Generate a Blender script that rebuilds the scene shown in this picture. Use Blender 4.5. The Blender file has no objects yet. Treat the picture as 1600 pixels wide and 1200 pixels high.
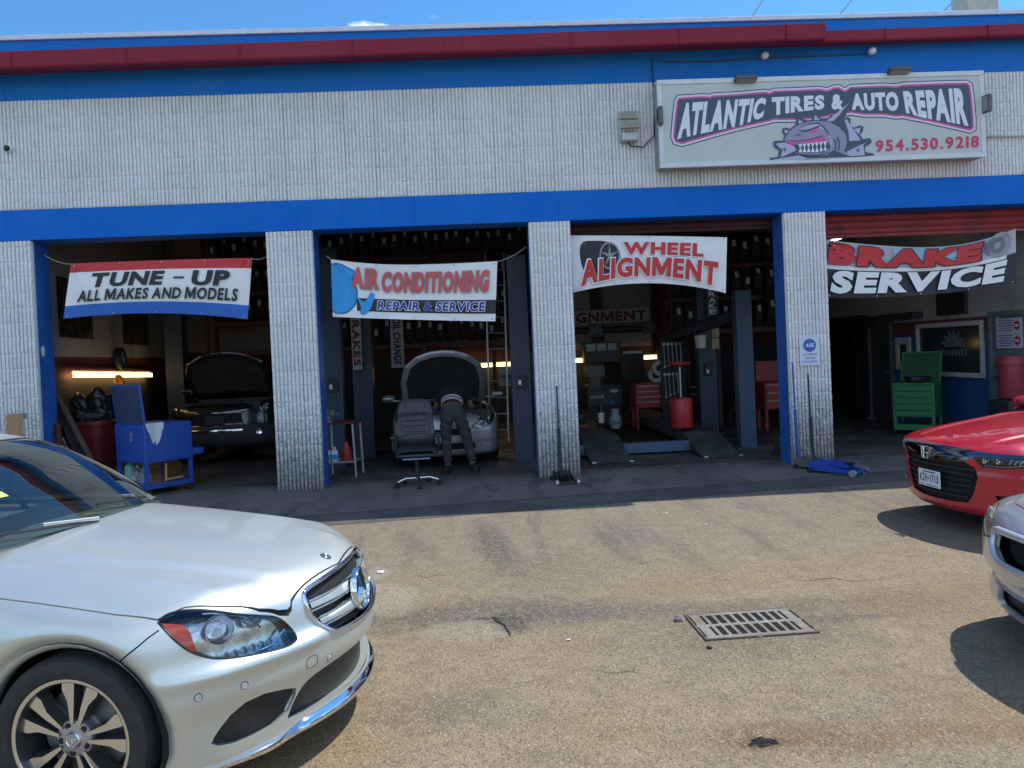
import bpy, bmesh, math, random
import numpy as np
from mathutils import Vector, Matrix
from mathutils.bvhtree import BVHTree
from mathutils.geometry import tessellate_polygon

R = math.radians
SC = bpy.context.scene
COL = SC.collection
rnd = random.Random(7)

# ------------------------------------------------------------------ camera
F_PX, PPY, DIST, EYE = 1200.0, 568.53, 10.606, 1.75
YAW, PITCH, ROLL = -0.04225, 0.01383, -0.04414
_fw = Vector((-math.sin(YAW)*math.cos(PITCH), math.cos(YAW)*math.cos(PITCH), -math.sin(PITCH)))
_r0 = Vector((math.cos(YAW), math.sin(YAW), 0))
_u0 = _r0.cross(_fw)
_rt = _r0*math.cos(ROLL) + _u0*math.sin(ROLL)
_up = -_r0*math.sin(ROLL) + _u0*math.cos(ROLL)
CAM = Vector((0, -DIST, EYE))
cd = bpy.data.cameras.new('camera'); cam = bpy.data.objects.new('camera', cd); COL.objects.link(cam)
cd.sensor_fit = 'HORIZONTAL'; cd.sensor_width = 36; cd.lens = 27; cd.clip_start = .05; cd.clip_end = 2000
cd.shift_y = (PPY-600)/1600
cam.matrix_world = Matrix(((_rt.x, _up.x, -_fw.x, CAM.x), (_rt.y, _up.y, -_fw.y, CAM.y), (_rt.z, _up.z, -_fw.z, CAM.z), (0, 0, 0, 1)))
SC.camera = cam

def ray(px, py): return _fw + _rt*((px-800)/F_PX) - _up*((py-PPY)/F_PX)
def on(px, py, Y=0.0):                      # measured photo point -> point of the plane y = Y
    d = ray(px, py); return CAM + d*((Y-CAM.y)/d.y)
def gr(px, py, z=0.0):                      # measured photo point -> point of the level z
    d = ray(px, py); return CAM + d*((z-CAM.z)/d.z)
def onx(px, py, X):
    d = ray(px, py); return CAM + d*((X-CAM.x)/d.x)

# ------------------------------------------------------------------ light
SUN_AZ, SUN_EL = R(62), R(58)               # azimuth from +Y (into the shop) towards +X
W = bpy.data.worlds.new('World'); SC.world = W; W.use_nodes = True
nt = W.node_tree; nt.nodes.clear()
sky = nt.nodes.new('ShaderNodeTexSky'); sky.sky_type = 'NISHITA'; sky.sun_disc = False
sky.sun_elevation = SUN_EL; sky.sun_rotation = SUN_AZ; sky.air_density = .95; sky.dust_density = .15; sky.ozone_density = 4.5
# a few small cumulus clouds in the sky itself
tc = nt.nodes.new('ShaderNodeTexCoord')
mp = nt.nodes.new('ShaderNodeMapping'); mp.inputs['Scale'].default_value = (1.6, 1.6, 5.0)
nz = nt.nodes.new('ShaderNodeTexNoise'); nz.inputs['Scale'].default_value = 4.2; nz.inputs['Detail'].default_value = 9; nz.inputs['Roughness'].default_value = .62
cr = nt.nodes.new('ShaderNodeValToRGB'); cr.color_ramp.elements[0].position = .60; cr.color_ramp.elements[1].position = .74
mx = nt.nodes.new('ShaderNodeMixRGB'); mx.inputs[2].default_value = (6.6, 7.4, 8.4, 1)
bg = nt.nodes.new('ShaderNodeBackground'); bg.inputs[1].default_value = .12
wo = nt.nodes.new('ShaderNodeOutputWorld')
L = nt.links.new
# unseen cloud cover added behind the camera to brighten the shaded shop front
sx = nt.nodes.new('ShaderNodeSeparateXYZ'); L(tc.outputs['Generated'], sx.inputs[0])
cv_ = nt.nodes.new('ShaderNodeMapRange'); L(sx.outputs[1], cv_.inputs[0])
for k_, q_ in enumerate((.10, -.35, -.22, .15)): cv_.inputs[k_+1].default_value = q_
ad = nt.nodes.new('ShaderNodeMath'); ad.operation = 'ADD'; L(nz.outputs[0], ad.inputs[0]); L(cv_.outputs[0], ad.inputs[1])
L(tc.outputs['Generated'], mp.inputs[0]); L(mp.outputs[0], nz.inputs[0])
acc = ad.outputs[0]                          # small single clouds low over the shop, at fixed compass bearings
for (cx_, cy_, cz_, w_, gain) in ((*ray(562, 40).normalized(), .045, .34), (*ray(676, 24).normalized(), .036, .33), (*ray(607, 44).normalized(), .018, .30), (*ray(590, 8).normalized(), .02, .24)):
    v1 = nt.nodes.new('ShaderNodeVectorMath'); v1.operation = 'SUBTRACT'; v1.inputs[1].default_value = (cx_, cy_, cz_); L(tc.outputs['Generated'], v1.inputs[0])
    v2 = nt.nodes.new('ShaderNodeVectorMath'); v2.operation = 'MULTIPLY'; v2.inputs[1].default_value = (.8, .8, 2.2); L(v1.outputs[0], v2.inputs[0])
    v3 = nt.nodes.new('ShaderNodeVectorMath'); v3.operation = 'LENGTH'; L(v2.outputs[0], v3.inputs[0])
    v4 = nt.nodes.new('ShaderNodeMapRange'); v4.interpolation_type = 'SMOOTHSTEP'; L(v3.outputs['Value'], v4.inputs[0])
    for k_, q_ in enumerate((0., w_, gain, 0.)): v4.inputs[k_+1].default_value = q_
    v5 = nt.nodes.new('ShaderNodeMath'); v5.operation = 'ADD'; L(acc, v5.inputs[0]); L(v4.outputs[0], v5.inputs[1]); acc = v5.outputs[0]
n2 = nt.nodes.new('ShaderNodeTexNoise'); n2.inputs['Scale'].default_value = 38; n2.inputs['Detail'].default_value = 8; n2.inputs['Roughness'].default_value = .65; L(tc.outputs['Generated'], n2.inputs[0])
n3 = nt.nodes.new('ShaderNodeMath'); n3.operation = 'MULTIPLY_ADD'; n3.inputs[1].default_value = .22; n3.inputs[2].default_value = -.11; L(n2.outputs[0], n3.inputs[0])
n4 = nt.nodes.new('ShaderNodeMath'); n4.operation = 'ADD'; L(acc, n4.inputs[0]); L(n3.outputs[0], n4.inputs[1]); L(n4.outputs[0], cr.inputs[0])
ti = nt.nodes.new('ShaderNodeMixRGB'); ti.blend_type = 'MULTIPLY'; ti.inputs[0].default_value = 1; ti.inputs[2].default_value = (.48, .83, 1.0, 1); L(sky.outputs[0], ti.inputs[1])   # deep clear subtropical blue
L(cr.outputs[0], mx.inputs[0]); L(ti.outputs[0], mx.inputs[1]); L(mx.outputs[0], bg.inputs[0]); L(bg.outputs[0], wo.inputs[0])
sd = bpy.data.lights.new('sun', 'SUN'); sd.energy = 2.9; sd.angle = R(.53); sd.color = (1, .955, .88)
sun = bpy.data.objects.new('sun', sd); COL.objects.link(sun)
to_sun = Vector((math.sin(SUN_AZ)*math.cos(SUN_EL), math.cos(SUN_AZ)*math.cos(SUN_EL), math.sin(SUN_EL)))
sun.rotation_euler = to_sun.to_track_quat('Z', 'Y').to_euler(); sun.location = (20, 10, 30)
SC.view_settings.view_transform = 'Standard'; SC.view_settings.look = 'None'
SC.view_settings.exposure = 0.75; SC.view_settings.gamma = 1

# ------------------------------------------------------------------ materials
MATS = {}
def mat(name, col, rough=.6, metal=0., var=.12, scale=8., bump=0., bscale=40., coat=0., dirt=None, spec=None, trans=None, emit=None, dirt_scale=3.0, dirt_lo=.45, dirt_hi=.7):
    if name in MATS: return MATS[name]
    m = bpy.data.materials.new(name); m.use_nodes = True; N = m.node_tree; n = N.nodes; l = N.links.new
    b = n['Principled BSDF']; b.inputs['Roughness'].default_value = rough; b.inputs['Metallic'].default_value = metal
    if coat: b.inputs['Coat Weight'].default_value = coat; b.inputs['Coat Roughness'].default_value = .03
    if spec is not None: b.inputs['Specular IOR Level'].default_value = spec
    c = (col[0], col[1], col[2], 1)
    pos = n.new('ShaderNodeTexCoord')
    src = None
    if var:
        t = n.new('ShaderNodeTexNoise'); t.inputs['Scale'].default_value = scale; t.inputs['Detail'].default_value = 5
        l(pos.outputs['Object'], t.inputs[0])
        r = n.new('ShaderNodeMapRange'); r.inputs[1].default_value = .3; r.inputs[2].default_value = .7; r.inputs[3].default_value = 1-var; r.inputs[4].default_value = 1+var
        l(t.outputs[0], r.inputs[0])
        x = n.new('ShaderNodeMixRGB'); x.blend_type = 'MULTIPLY'; x.inputs[0].default_value = 1; x.inputs[1].default_value = c
        l(r.outputs[0], x.inputs[2]); src = x.outputs[0]
    if dirt:
        t = n.new('ShaderNodeTexNoise'); t.inputs['Scale'].default_value = dirt_scale; t.inputs['Detail'].default_value = 8; t.inputs['Roughness'].default_value = .65
        l(pos.outputs['Object'], t.inputs[0])
        r = n.new('ShaderNodeMapRange'); r.inputs[1].default_value = dirt_lo; r.inputs[2].default_value = dirt_hi; l(t.outputs[0], r.inputs[0])
        x = n.new('ShaderNodeMixRGB'); x.inputs[2].default_value = (*dirt, 1); l(r.outputs[0], x.inputs[0])
        if src: l(src, x.inputs[1])
        else: x.inputs[1].default_value = c
        src = x.outputs[0]
    if src: l(src, b.inputs['Base Color'])
    else: b.inputs['Base Color'].default_value = c
    if bump:
        t = n.new('ShaderNodeTexNoise'); t.inputs['Scale'].default_value = bscale; t.inputs['Detail'].default_value = 4; l(pos.outputs['Object'], t.inputs[0])
        bp = n.new('ShaderNodeBump'); bp.inputs['Strength'].default_value = bump; bp.inputs['Distance'].default_value = .01
        l(t.outputs[0], bp.inputs['Height']); l(bp.outputs[0], b.inputs['Normal'])
    if trans: b.inputs['Transmission Weight'].default_value = trans
    if emit: b.inputs['Emission Color'].default_value = (*emit[:3], 1); b.inputs['Emission Strength'].default_value = emit[3]
    MATS[name] = m; return m

def glass_mat(name, tint=(.75, .85, .82), rough=.0, f0=.06, body=.0, bodycol=(.02, .02, .02)):
    if name in MATS: return MATS[name]
    m = bpy.data.materials.new(name); m.use_nodes = True; N = m.node_tree; n = N.nodes; l = N.links.new; n.remove(n['Principled BSDF'])
    tr = n.new('ShaderNodeBsdfTransparent'); tr.inputs[0].default_value = (*tint, 1)
    gl = n.new('ShaderNodeBsdfGlossy'); gl.inputs['Roughness'].default_value = rough
    fr = n.new('ShaderNodeFresnel'); fr.inputs[0].default_value = 1.52
    # thin sheet: both faces reflect
    mr = n.new('ShaderNodeMath'); mr.operation = 'MULTIPLY'; mr.inputs[1].default_value = 1.8; mr.use_clamp = True; l(fr.outputs[0], mr.inputs[0])
    ms = n.new('ShaderNodeMixShader'); l(mr.outputs[0], ms.inputs[0]); l(tr.outputs[0], ms.inputs[1]); l(gl.outputs[0], ms.inputs[2])
    l(ms.outputs[0], n['Material Output'].inputs[0]); MATS[name] = m; return m

# ------------------------------------------------------------------ objects
WM = {}                                      # world matrix of every thing / part
def tag(o, label=None, cat=None, group=None, kind=None):
    if label: o['label'] = label
    if cat: o['category'] = cat
    if group: o['group'] = group
    if kind: o['kind'] = kind
    return o
def thing(name, label, cat, loc=(0, 0, 0), rotz=0., group=None):
    o = bpy.data.objects.new(name, None); COL.objects.link(o); o.empty_display_size = .2
    o.location = loc; o.rotation_euler = (0, 0, rotz)
    WM[o.name] = Matrix.Translation(Vector(loc)) @ Matrix.Rotation(rotz, 4, 'Z')
    return tag(o, label, cat, group)
def link_mesh(name, me, mats, parent=None, world=False):
    if world and parent is not None: me.transform(WM[parent.name].inverted())
    o = bpy.data.objects.new(name, me); COL.objects.link(o)
    for m in (mats if isinstance(mats, (list, tuple)) else [mats]): me.materials.append(m)
    if parent is not None: o.parent = parent; WM[o.name] = WM[parent.name].copy()
    else: WM[o.name] = Matrix.Identity(4)
    return o
def kids(o): return [c for c in bpy.data.objects if c.parent == o]
def copy_thing(o, loc, rotz, label=None, group=None, scale=None):
    c = o.copy(); COL.objects.link(c); c.location = loc; c.rotation_euler = (0, 0, rotz)
    if scale: c.scale = scale
    if label: c['label'] = label
    if group: c['group'] = group
    for k in o.children:
        d = k.copy(); COL.objects.link(d); d.parent = c
        for g in k.children:
            e = g.copy(); COL.objects.link(e); e.parent = d
    return c

class MB:
    """collects solids into one mesh"""
    def __init__(s): s.bm = bmesh.new()
    def _xf(s, vs, M):
        if M is not None: bmesh.ops.transform(s.bm, matrix=M, verts=vs)
    def box(s, lo, hi, bev=0., M=None, seg=2):
        lo, hi = Vector(lo), Vector(hi)
        g = bmesh.ops.create_cube(s.bm, size=1); vs = g['verts']
        c = (lo+hi)/2; d = hi-lo
        for v in vs: v.co = Vector((v.co.x*d.x, v.co.y*d.y, v.co.z*d.z))+c
        if bev:
            es = list({e for v in vs for e in v.link_edges})
            r = bmesh.ops.bevel(s.bm, geom=es, offset=min(bev, .45*min(abs(d.x), abs(d.y), abs(d.z))), segments=seg, affect='EDGES', profile=.5)
            vs = list({v for f in r['faces'] for v in f.verts} | {v for v in vs if v.is_valid})
            vs = s._island(vs)
        s._xf(vs, M); return s
    def _island(s, vs):
        seen = set(vs); st = list(vs)
        while st:
            v = st.pop()
            for e in v.link_edges:
                o = e.other_vert(v)
                if o not in seen: seen.add(o); st.append(o)
        return list(seen)
    def tube(s, pts, r, seg=8, cap=True, M=None):
        pts = [Vector(p) for p in pts]; rs = r if isinstance(r, (list, tuple)) else [r]*len(pts)
        rings = []; up = None
        for i, p in enumerate(pts):
            d = (pts[min(i+1, len(pts)-1)]-pts[max(i-1, 0)]).normalized()
            if up is None:
                up = Vector((0, 0, 1)) if abs(d.z) < .9 else Vector((1, 0, 0))
            x = d.cross(up).normalized(); up = x.cross(d).normalized()
            rings.append([s.bm.verts.new(p + (x*math.cos(2*math.pi*k/seg)+up*math.sin(2*math.pi*k/seg))*rs[i]) for k in range(seg)])
        for a, b in zip(rings, rings[1:]):
            for k in range(seg): s.bm.faces.new((a[k], a[(k+1) % seg], b[(k+1) % seg], b[k]))
        if cap: s.bm.faces.new(rings[0][::-1]); s.bm.faces.new(rings[-1])
        s._xf([v for q in rings for v in q], M); return s
    def cyl(s, p0, p1, r, seg=16, r2=None, M=None): return s.tube([p0, p1], [r, r if r2 is None else r2], seg, M=M)
    def lathe(s, prof, seg=24, M=None, close=False):
        rings = []
        for (r, z) in prof:
            if r < 1e-6: rings.append([s.bm.verts.new((0, 0, z))])
            else: rings.append([s.bm.verts.new((r*math.cos(2*math.pi*k/seg), r*math.sin(2*math.pi*k/seg), z)) for k in range(seg)])
        pr = list(zip(rings, rings[1:])) + ([(rings[-1], rings[0])] if close else [])
        for a, b in pr:
            for k in range(seg):
                q = [a[k % len(a)], a[(k+1) % len(a)], b[(k+1) % len(b)], b[k % len(b)]]
                u = []
                for v in q:
                    if v not in u: u.append(v)
                if len(u) > 2: s.bm.faces.new(u)
        s._xf([v for q in rings for v in q], M); return s
    def prism(s, pts, depth, M=None):          # polygon in local xy, thickness along z
        a = [s.bm.verts.new((p[0], p[1], 0)) for p in pts]; b = [s.bm.verts.new((p[0], p[1], depth)) for p in pts]
        n = len(pts)
        for i in range(n): s.bm.faces.new((a[i], a[(i+1) % n], b[(i+1) % n], b[i]))
        for tri in tessellate_polygon([[Vector((p[0], p[1], 0)) for p in pts]]):
            s.bm.faces.new([a[i] for i in tri]); s.bm.faces.new([b[i] for i in tri[::-1]])
        s._xf(a+b, M); return s
    def poly3(s, pts):                          # flat polygon through 3D points
        vs = [s.bm.verts.new(p) for p in pts]
        for tri in tessellate_polygon([[Vector(p) for p in pts]]):
            s.bm.faces.new([vs[i] for i in tri])
        return s
    def grid(s, P):                             # P[i][j] of points
        V = [[s.bm.verts.new(p) for p in row] for row in P]
        for i in range(len(V)-1):
            for j in range(len(V[0])-1): s.bm.faces.new((V[i][j], V[i+1][j], V[i+1][j+1], V[i][j+1]))
        return s
    def build(s, name, m, parent=None, world=False, smooth=None, solid=0., fixn=True):
        if solid:
            bmesh.ops.recalc_face_normals(s.bm, faces=s.bm.faces); bmesh.ops.solidify(s.bm, geom=list(s.bm.faces), thickness=solid)
        if fixn: bmesh.ops.recalc_face_normals(s.bm, faces=s.bm.faces)
        me = bpy.data.meshes.new(name); s.bm.to_mesh(me); s.bm.free()
        if smooth is not None:
            me.shade_smooth()
            if smooth < 179: me.set_sharp_from_angle(angle=R(smooth))
        return link_mesh(name, me, m, parent, world)
def np_mesh(name, V, Fc, m, parent=None, world=False, smooth=None):
    me = bpy.data.meshes.new(name); me.from_pydata([tuple(v) for v in V], [], [tuple(f) for f in Fc]); me.update()
    if smooth is not None:
        me.shade_smooth()
        if smooth < 179: me.set_sharp_from_angle(angle=R(smooth))
    return link_mesh(name, me, m, parent, world)

# lettering: returns 2D verts + faces normalised to the unit box
_TX = {}
KERN = {'PA': .13, 'AT': .12, 'TL': .03, 'LA': .03, 'TA': .12, 'RV': .07, 'AU': .03, 'AK': .03, 'RA': .05, 'KE': .04, 'ER': .02, 'AL': .03, 'UT': .04, 'TO': .06, 'TI': .03, 'LI': .03, 'IC': .02, 'CE': .02}
def grow(poly, d):
    """grow a closed 2D outline by d"""
    n = len(poly); A = sum(poly[i][0]*poly[(i+1) % n][1]-poly[(i+1) % n][0]*poly[i][1] for i in range(n)); sg = 1 if A > 0 else -1; out = []
    for i in range(n):
        p0, p1, p2 = np.array(poly[i-1], float), np.array(poly[i], float), np.array(poly[(i+1) % n], float)
        a = p1-p0; a /= max(1e-9, np.hypot(*a)); c = p2-p1; c /= max(1e-9, np.hypot(*c))
        n1 = np.array([a[1], -a[0]])*sg; n2 = np.array([c[1], -c[0]])*sg; k = n1+n2; k /= max(.45, 1+n1@n2)
        out.append(tuple(p1+k*d))
    return out
def glyph(ch, bold):
    k = (ch, bold)
    if k in _TX: return _TX[k]
    if ch == 'M':
        h, w = .70, .80; P = [(0, 0), (0, h), (.15, h), (w/2, .34*h), (w-.15, h), (w, h), (w, 0), (w-.11, 0), (w-.11, .66*h), (w/2+.045, .08*h), (w/2-.045, .08*h), (.11, .66*h), (.11, 0)]
        P = grow(P, bold); _TX[k] = (np.array(P), [tuple(q) for q in tessellate_polygon([[Vector((p[0], p[1], 0)) for p in P]])]); return _TX[k]
    c = bpy.data.curves.new('lettering', 'FONT'); c.body = ch; c.size = 1; c.offset = min(bold, .055) if ch == '&' else bold; c.resolution_u = 3
    o = bpy.data.objects.new('lettering', c); COL.objects.link(o)
    dg = bpy.context.evaluated_depsgraph_get(); dg.update()
    me = bpy.data.meshes.new_from_object(o.evaluated_get(dg))
    _TX[k] = (np.array([v.co[:2] for v in me.vertices]), [tuple(p.vertices) for p in me.polygons])
    bpy.data.objects.remove(o); bpy.data.curves.remove(c); bpy.data.meshes.remove(me); return _TX[k]
def text2d(s, bold=.02, shear=0., spacing=1.):
    k = (s, bold, shear, spacing)
    if k in _TX: return _TX[k]
    x = 0.; VV = []; FF = []; n = 0; FFi = []
    for ch in s:
        if ch == ' ': x += .24; FFi.append(ch); continue
        B = glyph(ch, 0.)[0]; V, Fc = glyph(ch, bold); U = V.copy(); U[:, 0] += x-B[:, 0].min(); U[:, 0] += shear*U[:, 1]
        VV.append(U); FF += [tuple(i+n for i in f) for f in Fc]; n += len(U); x += B[:, 0].max()-B[:, 0].min()+.185*spacing
        nxt_ = s[len(FFi)+1:len(FFi)+2]; FFi.append(ch); x -= KERN.get(ch+nxt_, 0.)
    _TX[k] = (np.concatenate(VV), FF); return _TX[k]
def text_fit(s, box, bold=.02, shear=0., spacing=1., ref=None):
    """2D lettering scaled into box (u0,v0,u1,v1); ref = bold of the base letters that define the box"""
    V, Fc = text2d(s, bold, shear, spacing)
    B = text2d(s, ref, shear, spacing)[0] if ref is not None else V
    lo, hi = B.min(0), B.max(0)
    U = (V-lo)/(hi-lo)
    u0, v0, u1, v1 = box
    return np.stack([u0+U[:, 0]*(u1-u0), v0+U[:, 1]*(v1-v0)], 1), Fc
# ------------------------------------------------------------------ node helper
class NG:
    def __init__(s, name):
        s.m = bpy.data.materials.new(name); s.m.use_nodes = True; s.t = s.m.node_tree; s.b = s.t.nodes['Principled BSDF']; MATS[name] = s.m
        s.pos = s.node('ShaderNodeNewGeometry').outputs['Position']
    def node(s, ty, **kw):
        n = s.t.nodes.new(ty)
        for k, v in kw.items(): setattr(n, k, v)
        return n
    def put(s, sock, v):
        if hasattr(v, 'links') or isinstance(v, bpy.types.NodeSocket): s.t.links.new(v, sock)
        else: sock.default_value = (*v, 1) if isinstance(v, tuple) and len(v) == 3 and sock.type == 'RGBA' else v
    def map(s, vec, scale=(1, 1, 1), loc=(0, 0, 0), rot=(0, 0, 0)):
        n = s.node('ShaderNodeMapping'); s.put(n.inputs[0], vec); n.inputs['Scale'].default_value = scale; n.inputs['Location'].default_value = loc; n.inputs['Rotation'].default_value = rot
        return n.outputs[0]
    def noise(s, scale, detail=4, rough=.5, vec=None):
        n = s.node('ShaderNodeTexNoise'); s.put(n.inputs['Vector'], vec if vec is not None else s.pos)
        n.inputs['Scale'].default_value = scale; n.inputs['Detail'].default_value = detail; n.inputs['Roughness'].default_value = rough; return n.outputs[0]
    def vor(s, scale, feature='F1', out='Distance', vec=None):
        n = s.node('ShaderNodeTexVoronoi', feature=feature); s.put(n.inputs['Vector'], vec if vec is not None else s.pos); n.inputs['Scale'].default_value = scale; return n.outputs[out]
    def rng(s, v, lo, hi, a=0., b=1.):
        n = s.node('ShaderNodeMapRange', interpolation_type='SMOOTHSTEP'); s.put(n.inputs[0], v)
        for i, q in enumerate((lo, hi, a, b)): n.inputs[i+1].default_value = q
        return n.outputs[0]
    def math(s, op, a, b=0.):
        n = s.node('ShaderNodeMath', operation=op); s.put(n.inputs[0], a); s.put(n.inputs[1], b); return n.outputs[0]
    def mix(s, f, a, b, blend='MIX'):
        n = s.node('ShaderNodeMixRGB', blend_type=blend); s.put(n.inputs[0], f); s.put(n.inputs[1], a); s.put(n.inputs[2], b); return n.outputs[0]
    def comp(s, i):
        n = s.node('ShaderNodeSeparateXYZ'); s.put(n.inputs[0], s.pos); return n.outputs[i]
    def blob(s, x, y, rx, ry, rot=0., wob=.35, wsc=3., soft=.35):
        """mask of an irregular stain around (x,y) on the ground"""
        v = s.map(s.pos, (1, 1, 0), (-x, -y, 0))
        v = s.map(v, (1/rx, 1/ry, 0), (0, 0, 0), (0, 0, 0)) if not rot else s.map(s.map(v, rot=(0, 0, -rot)), (1/rx, 1/ry, 0))
        n = s.node('ShaderNodeVectorMath', operation='LENGTH'); s.put(n.inputs[0], v)
        if not hasattr(s, 'n1'): s.n1 = s.noise(4., 9, .75); s.n2 = s.rng(s.noise(17, 7, .7), .34, .60, .25, 1.)
        d = s.math('ADD', n.outputs['Value'], s.math('MULTIPLY', s.math('SUBTRACT', s.n1, .5), wob*8))
        return s.math('MULTIPLY', s.rng(d, 1+soft, 1-soft), s.n2)
    def done(s, col, rough=.8, bump=None, strength=.3, dist=.01, metal=0.):
        s.put(s.b.inputs['Base Color'], col); s.put(s.b.inputs['Roughness'], rough); s.b.inputs['Metallic'].default_value = metal
        if bump is not None:
            n = s.node('ShaderNodeBump'); n.inputs['Strength'].default_value = strength; n.inputs['Distance'].default_value = dist
            s.put(n.inputs['Height'], bump); s.t.links.new(n.outputs[0], s.b.inputs['Normal'])
        return s.m

# ---- asphalt of the lot
g = NG('worn_asphalt')
big = g.rng(g.noise(.35, 6, .6), .35, .68)
mid = g.rng(g.noise(2.2, 7, .65), .35, .7)
c = g.mix(big, (.275, .208, .124), (.222, .174, .116))
c = g.mix(g.math('MULTIPLY', mid, .7), c, (.308, .24, .148))
yy = g.comp(1); xx = g.comp(0)
c = g.mix(g.rng(yy, -5.6, -3.2, 0, .75), c, (.215, .180, .138))
c = g.mix(g.rng(g.noise(6.5, 8, .75), .40, .66, 0, .55), c, (.150, .118, .072))
c = g.mix(g.rng(g.noise(19, 6, .75, g.map(g.pos, (1, 1, 1), (3, 1, 0))), .56, .70, 0, .6), c, (.095, .075, .05))
c = g.mix(g.rng(g.noise(3.2, 8, .7, g.map(g.pos, (1, 1, 1), (9, 5, 0))), .54, .70, 0, .4), c, (.36, .30, .20))
band = g.math('MULTIPLY', g.rng(g.math('ABSOLUTE', g.math('ADD', yy, 5.35)), 1.5, .1), g.rng(g.noise(1.1, 7, .6, g.map(g.pos, (.5, 1.4, 1))), .42, .62))
c = g.mix(g.math('MULTIPLY', band, .55), c, (.23, .155, .075))
near = g.math('MULTIPLY', g.rng(yy, -6.2, -7.4), g.rng(g.noise(.9, 6, .6, g.map(g.pos, (1, 1, 1), (7, 3, 0))), .5, .62))
c = g.mix(g.math('MULTIPLY', near, .45), c, (.24, .15, .06))
# dark tyre and oil tracks running out of the bays towards the drain
tr = g.rng(g.noise(1.0, 8, .7, g.map(g.pos, (2.3, .33, 1), (0, 0, 0), (0, 0, R(14)))), .50, .64)
tr = g.math('MULTIPLY', tr, g.rng(yy, -4.9, -3.6)); tr = g.math('MULTIPLY', g.math('MULTIPLY', tr, g.rng(g.noise(11, 7, .7), .3, .6, .3, 1.)), .62)
c = g.mix(tr, c, (.085, .075, .065))
def pxy(px, py):
    p = gr(px, py); return p.x, p.y
for (px, py, rx, ry, rot, col, st, soft) in [
    (770, 850, .16, .95, .12, (.05, .047, .043), .75, .6), (745, 960, .85, .28, 0, (.075, .068, .06), .8, .5), (730, 985, .30, .17, 0, (.29, .26, .19), .85, .2),
    (795, 972, .12, .18, .3, (.03, .03, .03), .85, .4), (905, 960, .55, .16, 0, (.08, .075, .065), .6, .5), (1300, 967, .40, .06, 0, (.08, .07, .06), .75, .5),
    (606, 935, .22, .38, .3, (.33, .29, .21), .75, .3), (590, 895, .10, .20, .2, (.33, .30, .25), .6, .3), (1190, 1160, .11, .05, 0, (.012, .012, .012), .95, .3), (1195, 1150, .32, .13, 0, (.12, .07, .03), .6, .5),
    (1370, 1155, .55, .12, 0, (.16, .09, .035), .7, .5), (1140, 950, .9, .16, 0, (.09, .08, .07), .5, .5), (1390, 940, .5, .25, 0, (.14, .10, .06), .5, .5), (1170, 980, .62, .42, 0, (.10, .085, .06), .65, .5), (650, 850, .10, .6, .35, (.08, .07, .055), .55, .5), (960, 850, .08, .8, .15, (.09, .08, .06), .5, .5), (1060, 860, .10, .7, .1, (.10, .085, .065), .45, .5), (1200, 850, .08, .7, 0, (.10, .085, .065), .4, .5), (690, 1110, .35, .2, 0, (.10, .09, .08), .5, .5), (870, 890, .5, .5, 0, (.10, .09, .075), .35, .6)]:
    x, y = pxy(px, py)
    c = g.mix(g.math('MULTIPLY', g.blob(x, y, rx, ry, rot, .22, 4., soft), st), c, col)
ag = g.vor(95, out='Color'); sep = g.node('ShaderNodeSeparateColor'); g.put(sep.inputs[0], ag)
c = g.mix(g.math('MULTIPLY', g.rng(sep.outputs[0], .74, .97), .4), c, (.42, .36, .27))
c = g.mix(g.math('MULTIPLY', g.rng(sep.outputs[1], .66, .98), .6), c, (.075, .06, .043))
c = g.mix(g.math('MULTIPLY', g.rng(g.vor(11, out='Distance'), .075, .03), .75), c, (.5, .47, .40))
hgt = g.math('ADD', g.math('MULTIPLY', g.vor(95), .9), g.math('MULTIPLY', g.noise(5, 6, .6), 1.2))
M_ASPH = g.done(c, .88, hgt, .55, .012)

g = NG('apron_concrete')
c = g.mix(g.rng(g.noise(.8, 7, .65), .38, .66), (.125, .118, .108), (.175, .165, .150))
st = g.rng(g.noise(1.3, 7, .7, g.map(g.pos, (1.6, .6, 1))), .5, .66)
c = g.mix(g.math('MULTIPLY', st, .7), c, (.035, .032, .03))
c = g.mix(g.math('MULTIPLY', g.rng(g.noise(60, 3, .6), .6, .75), .35), c, (.25, .23, .2))
M_APRON = g.done(c, .75, g.noise(35, 5, .6), .25)
g = NG('asphalt_strip')
c = g.mix(g.rng(g.noise(1.6, 7, .65), .38, .66), (.08, .075, .069), (.12, .112, .10))
c = g.mix(g.math('MULTIPLY', g.rng(g.vor(22, out='Distance'), .08, .03), .6), c, (.3, .28, .25))
M_STRIP = g.done(c, .85, g.vor(90), .4)
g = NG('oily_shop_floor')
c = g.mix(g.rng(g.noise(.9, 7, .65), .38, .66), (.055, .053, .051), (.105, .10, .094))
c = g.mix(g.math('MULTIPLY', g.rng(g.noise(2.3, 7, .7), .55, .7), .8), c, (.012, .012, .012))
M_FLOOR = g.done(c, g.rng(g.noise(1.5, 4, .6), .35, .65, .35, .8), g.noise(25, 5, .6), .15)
g = NG('threshold_line')
c = g.mix(g.rng(g.noise(14, 6, .7, g.map(g.pos, (1, 3, 1))), .42, .55), (.05, .048, .045), (.34, .33, .31))
M_THR = g.done(c, .8)

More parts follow.
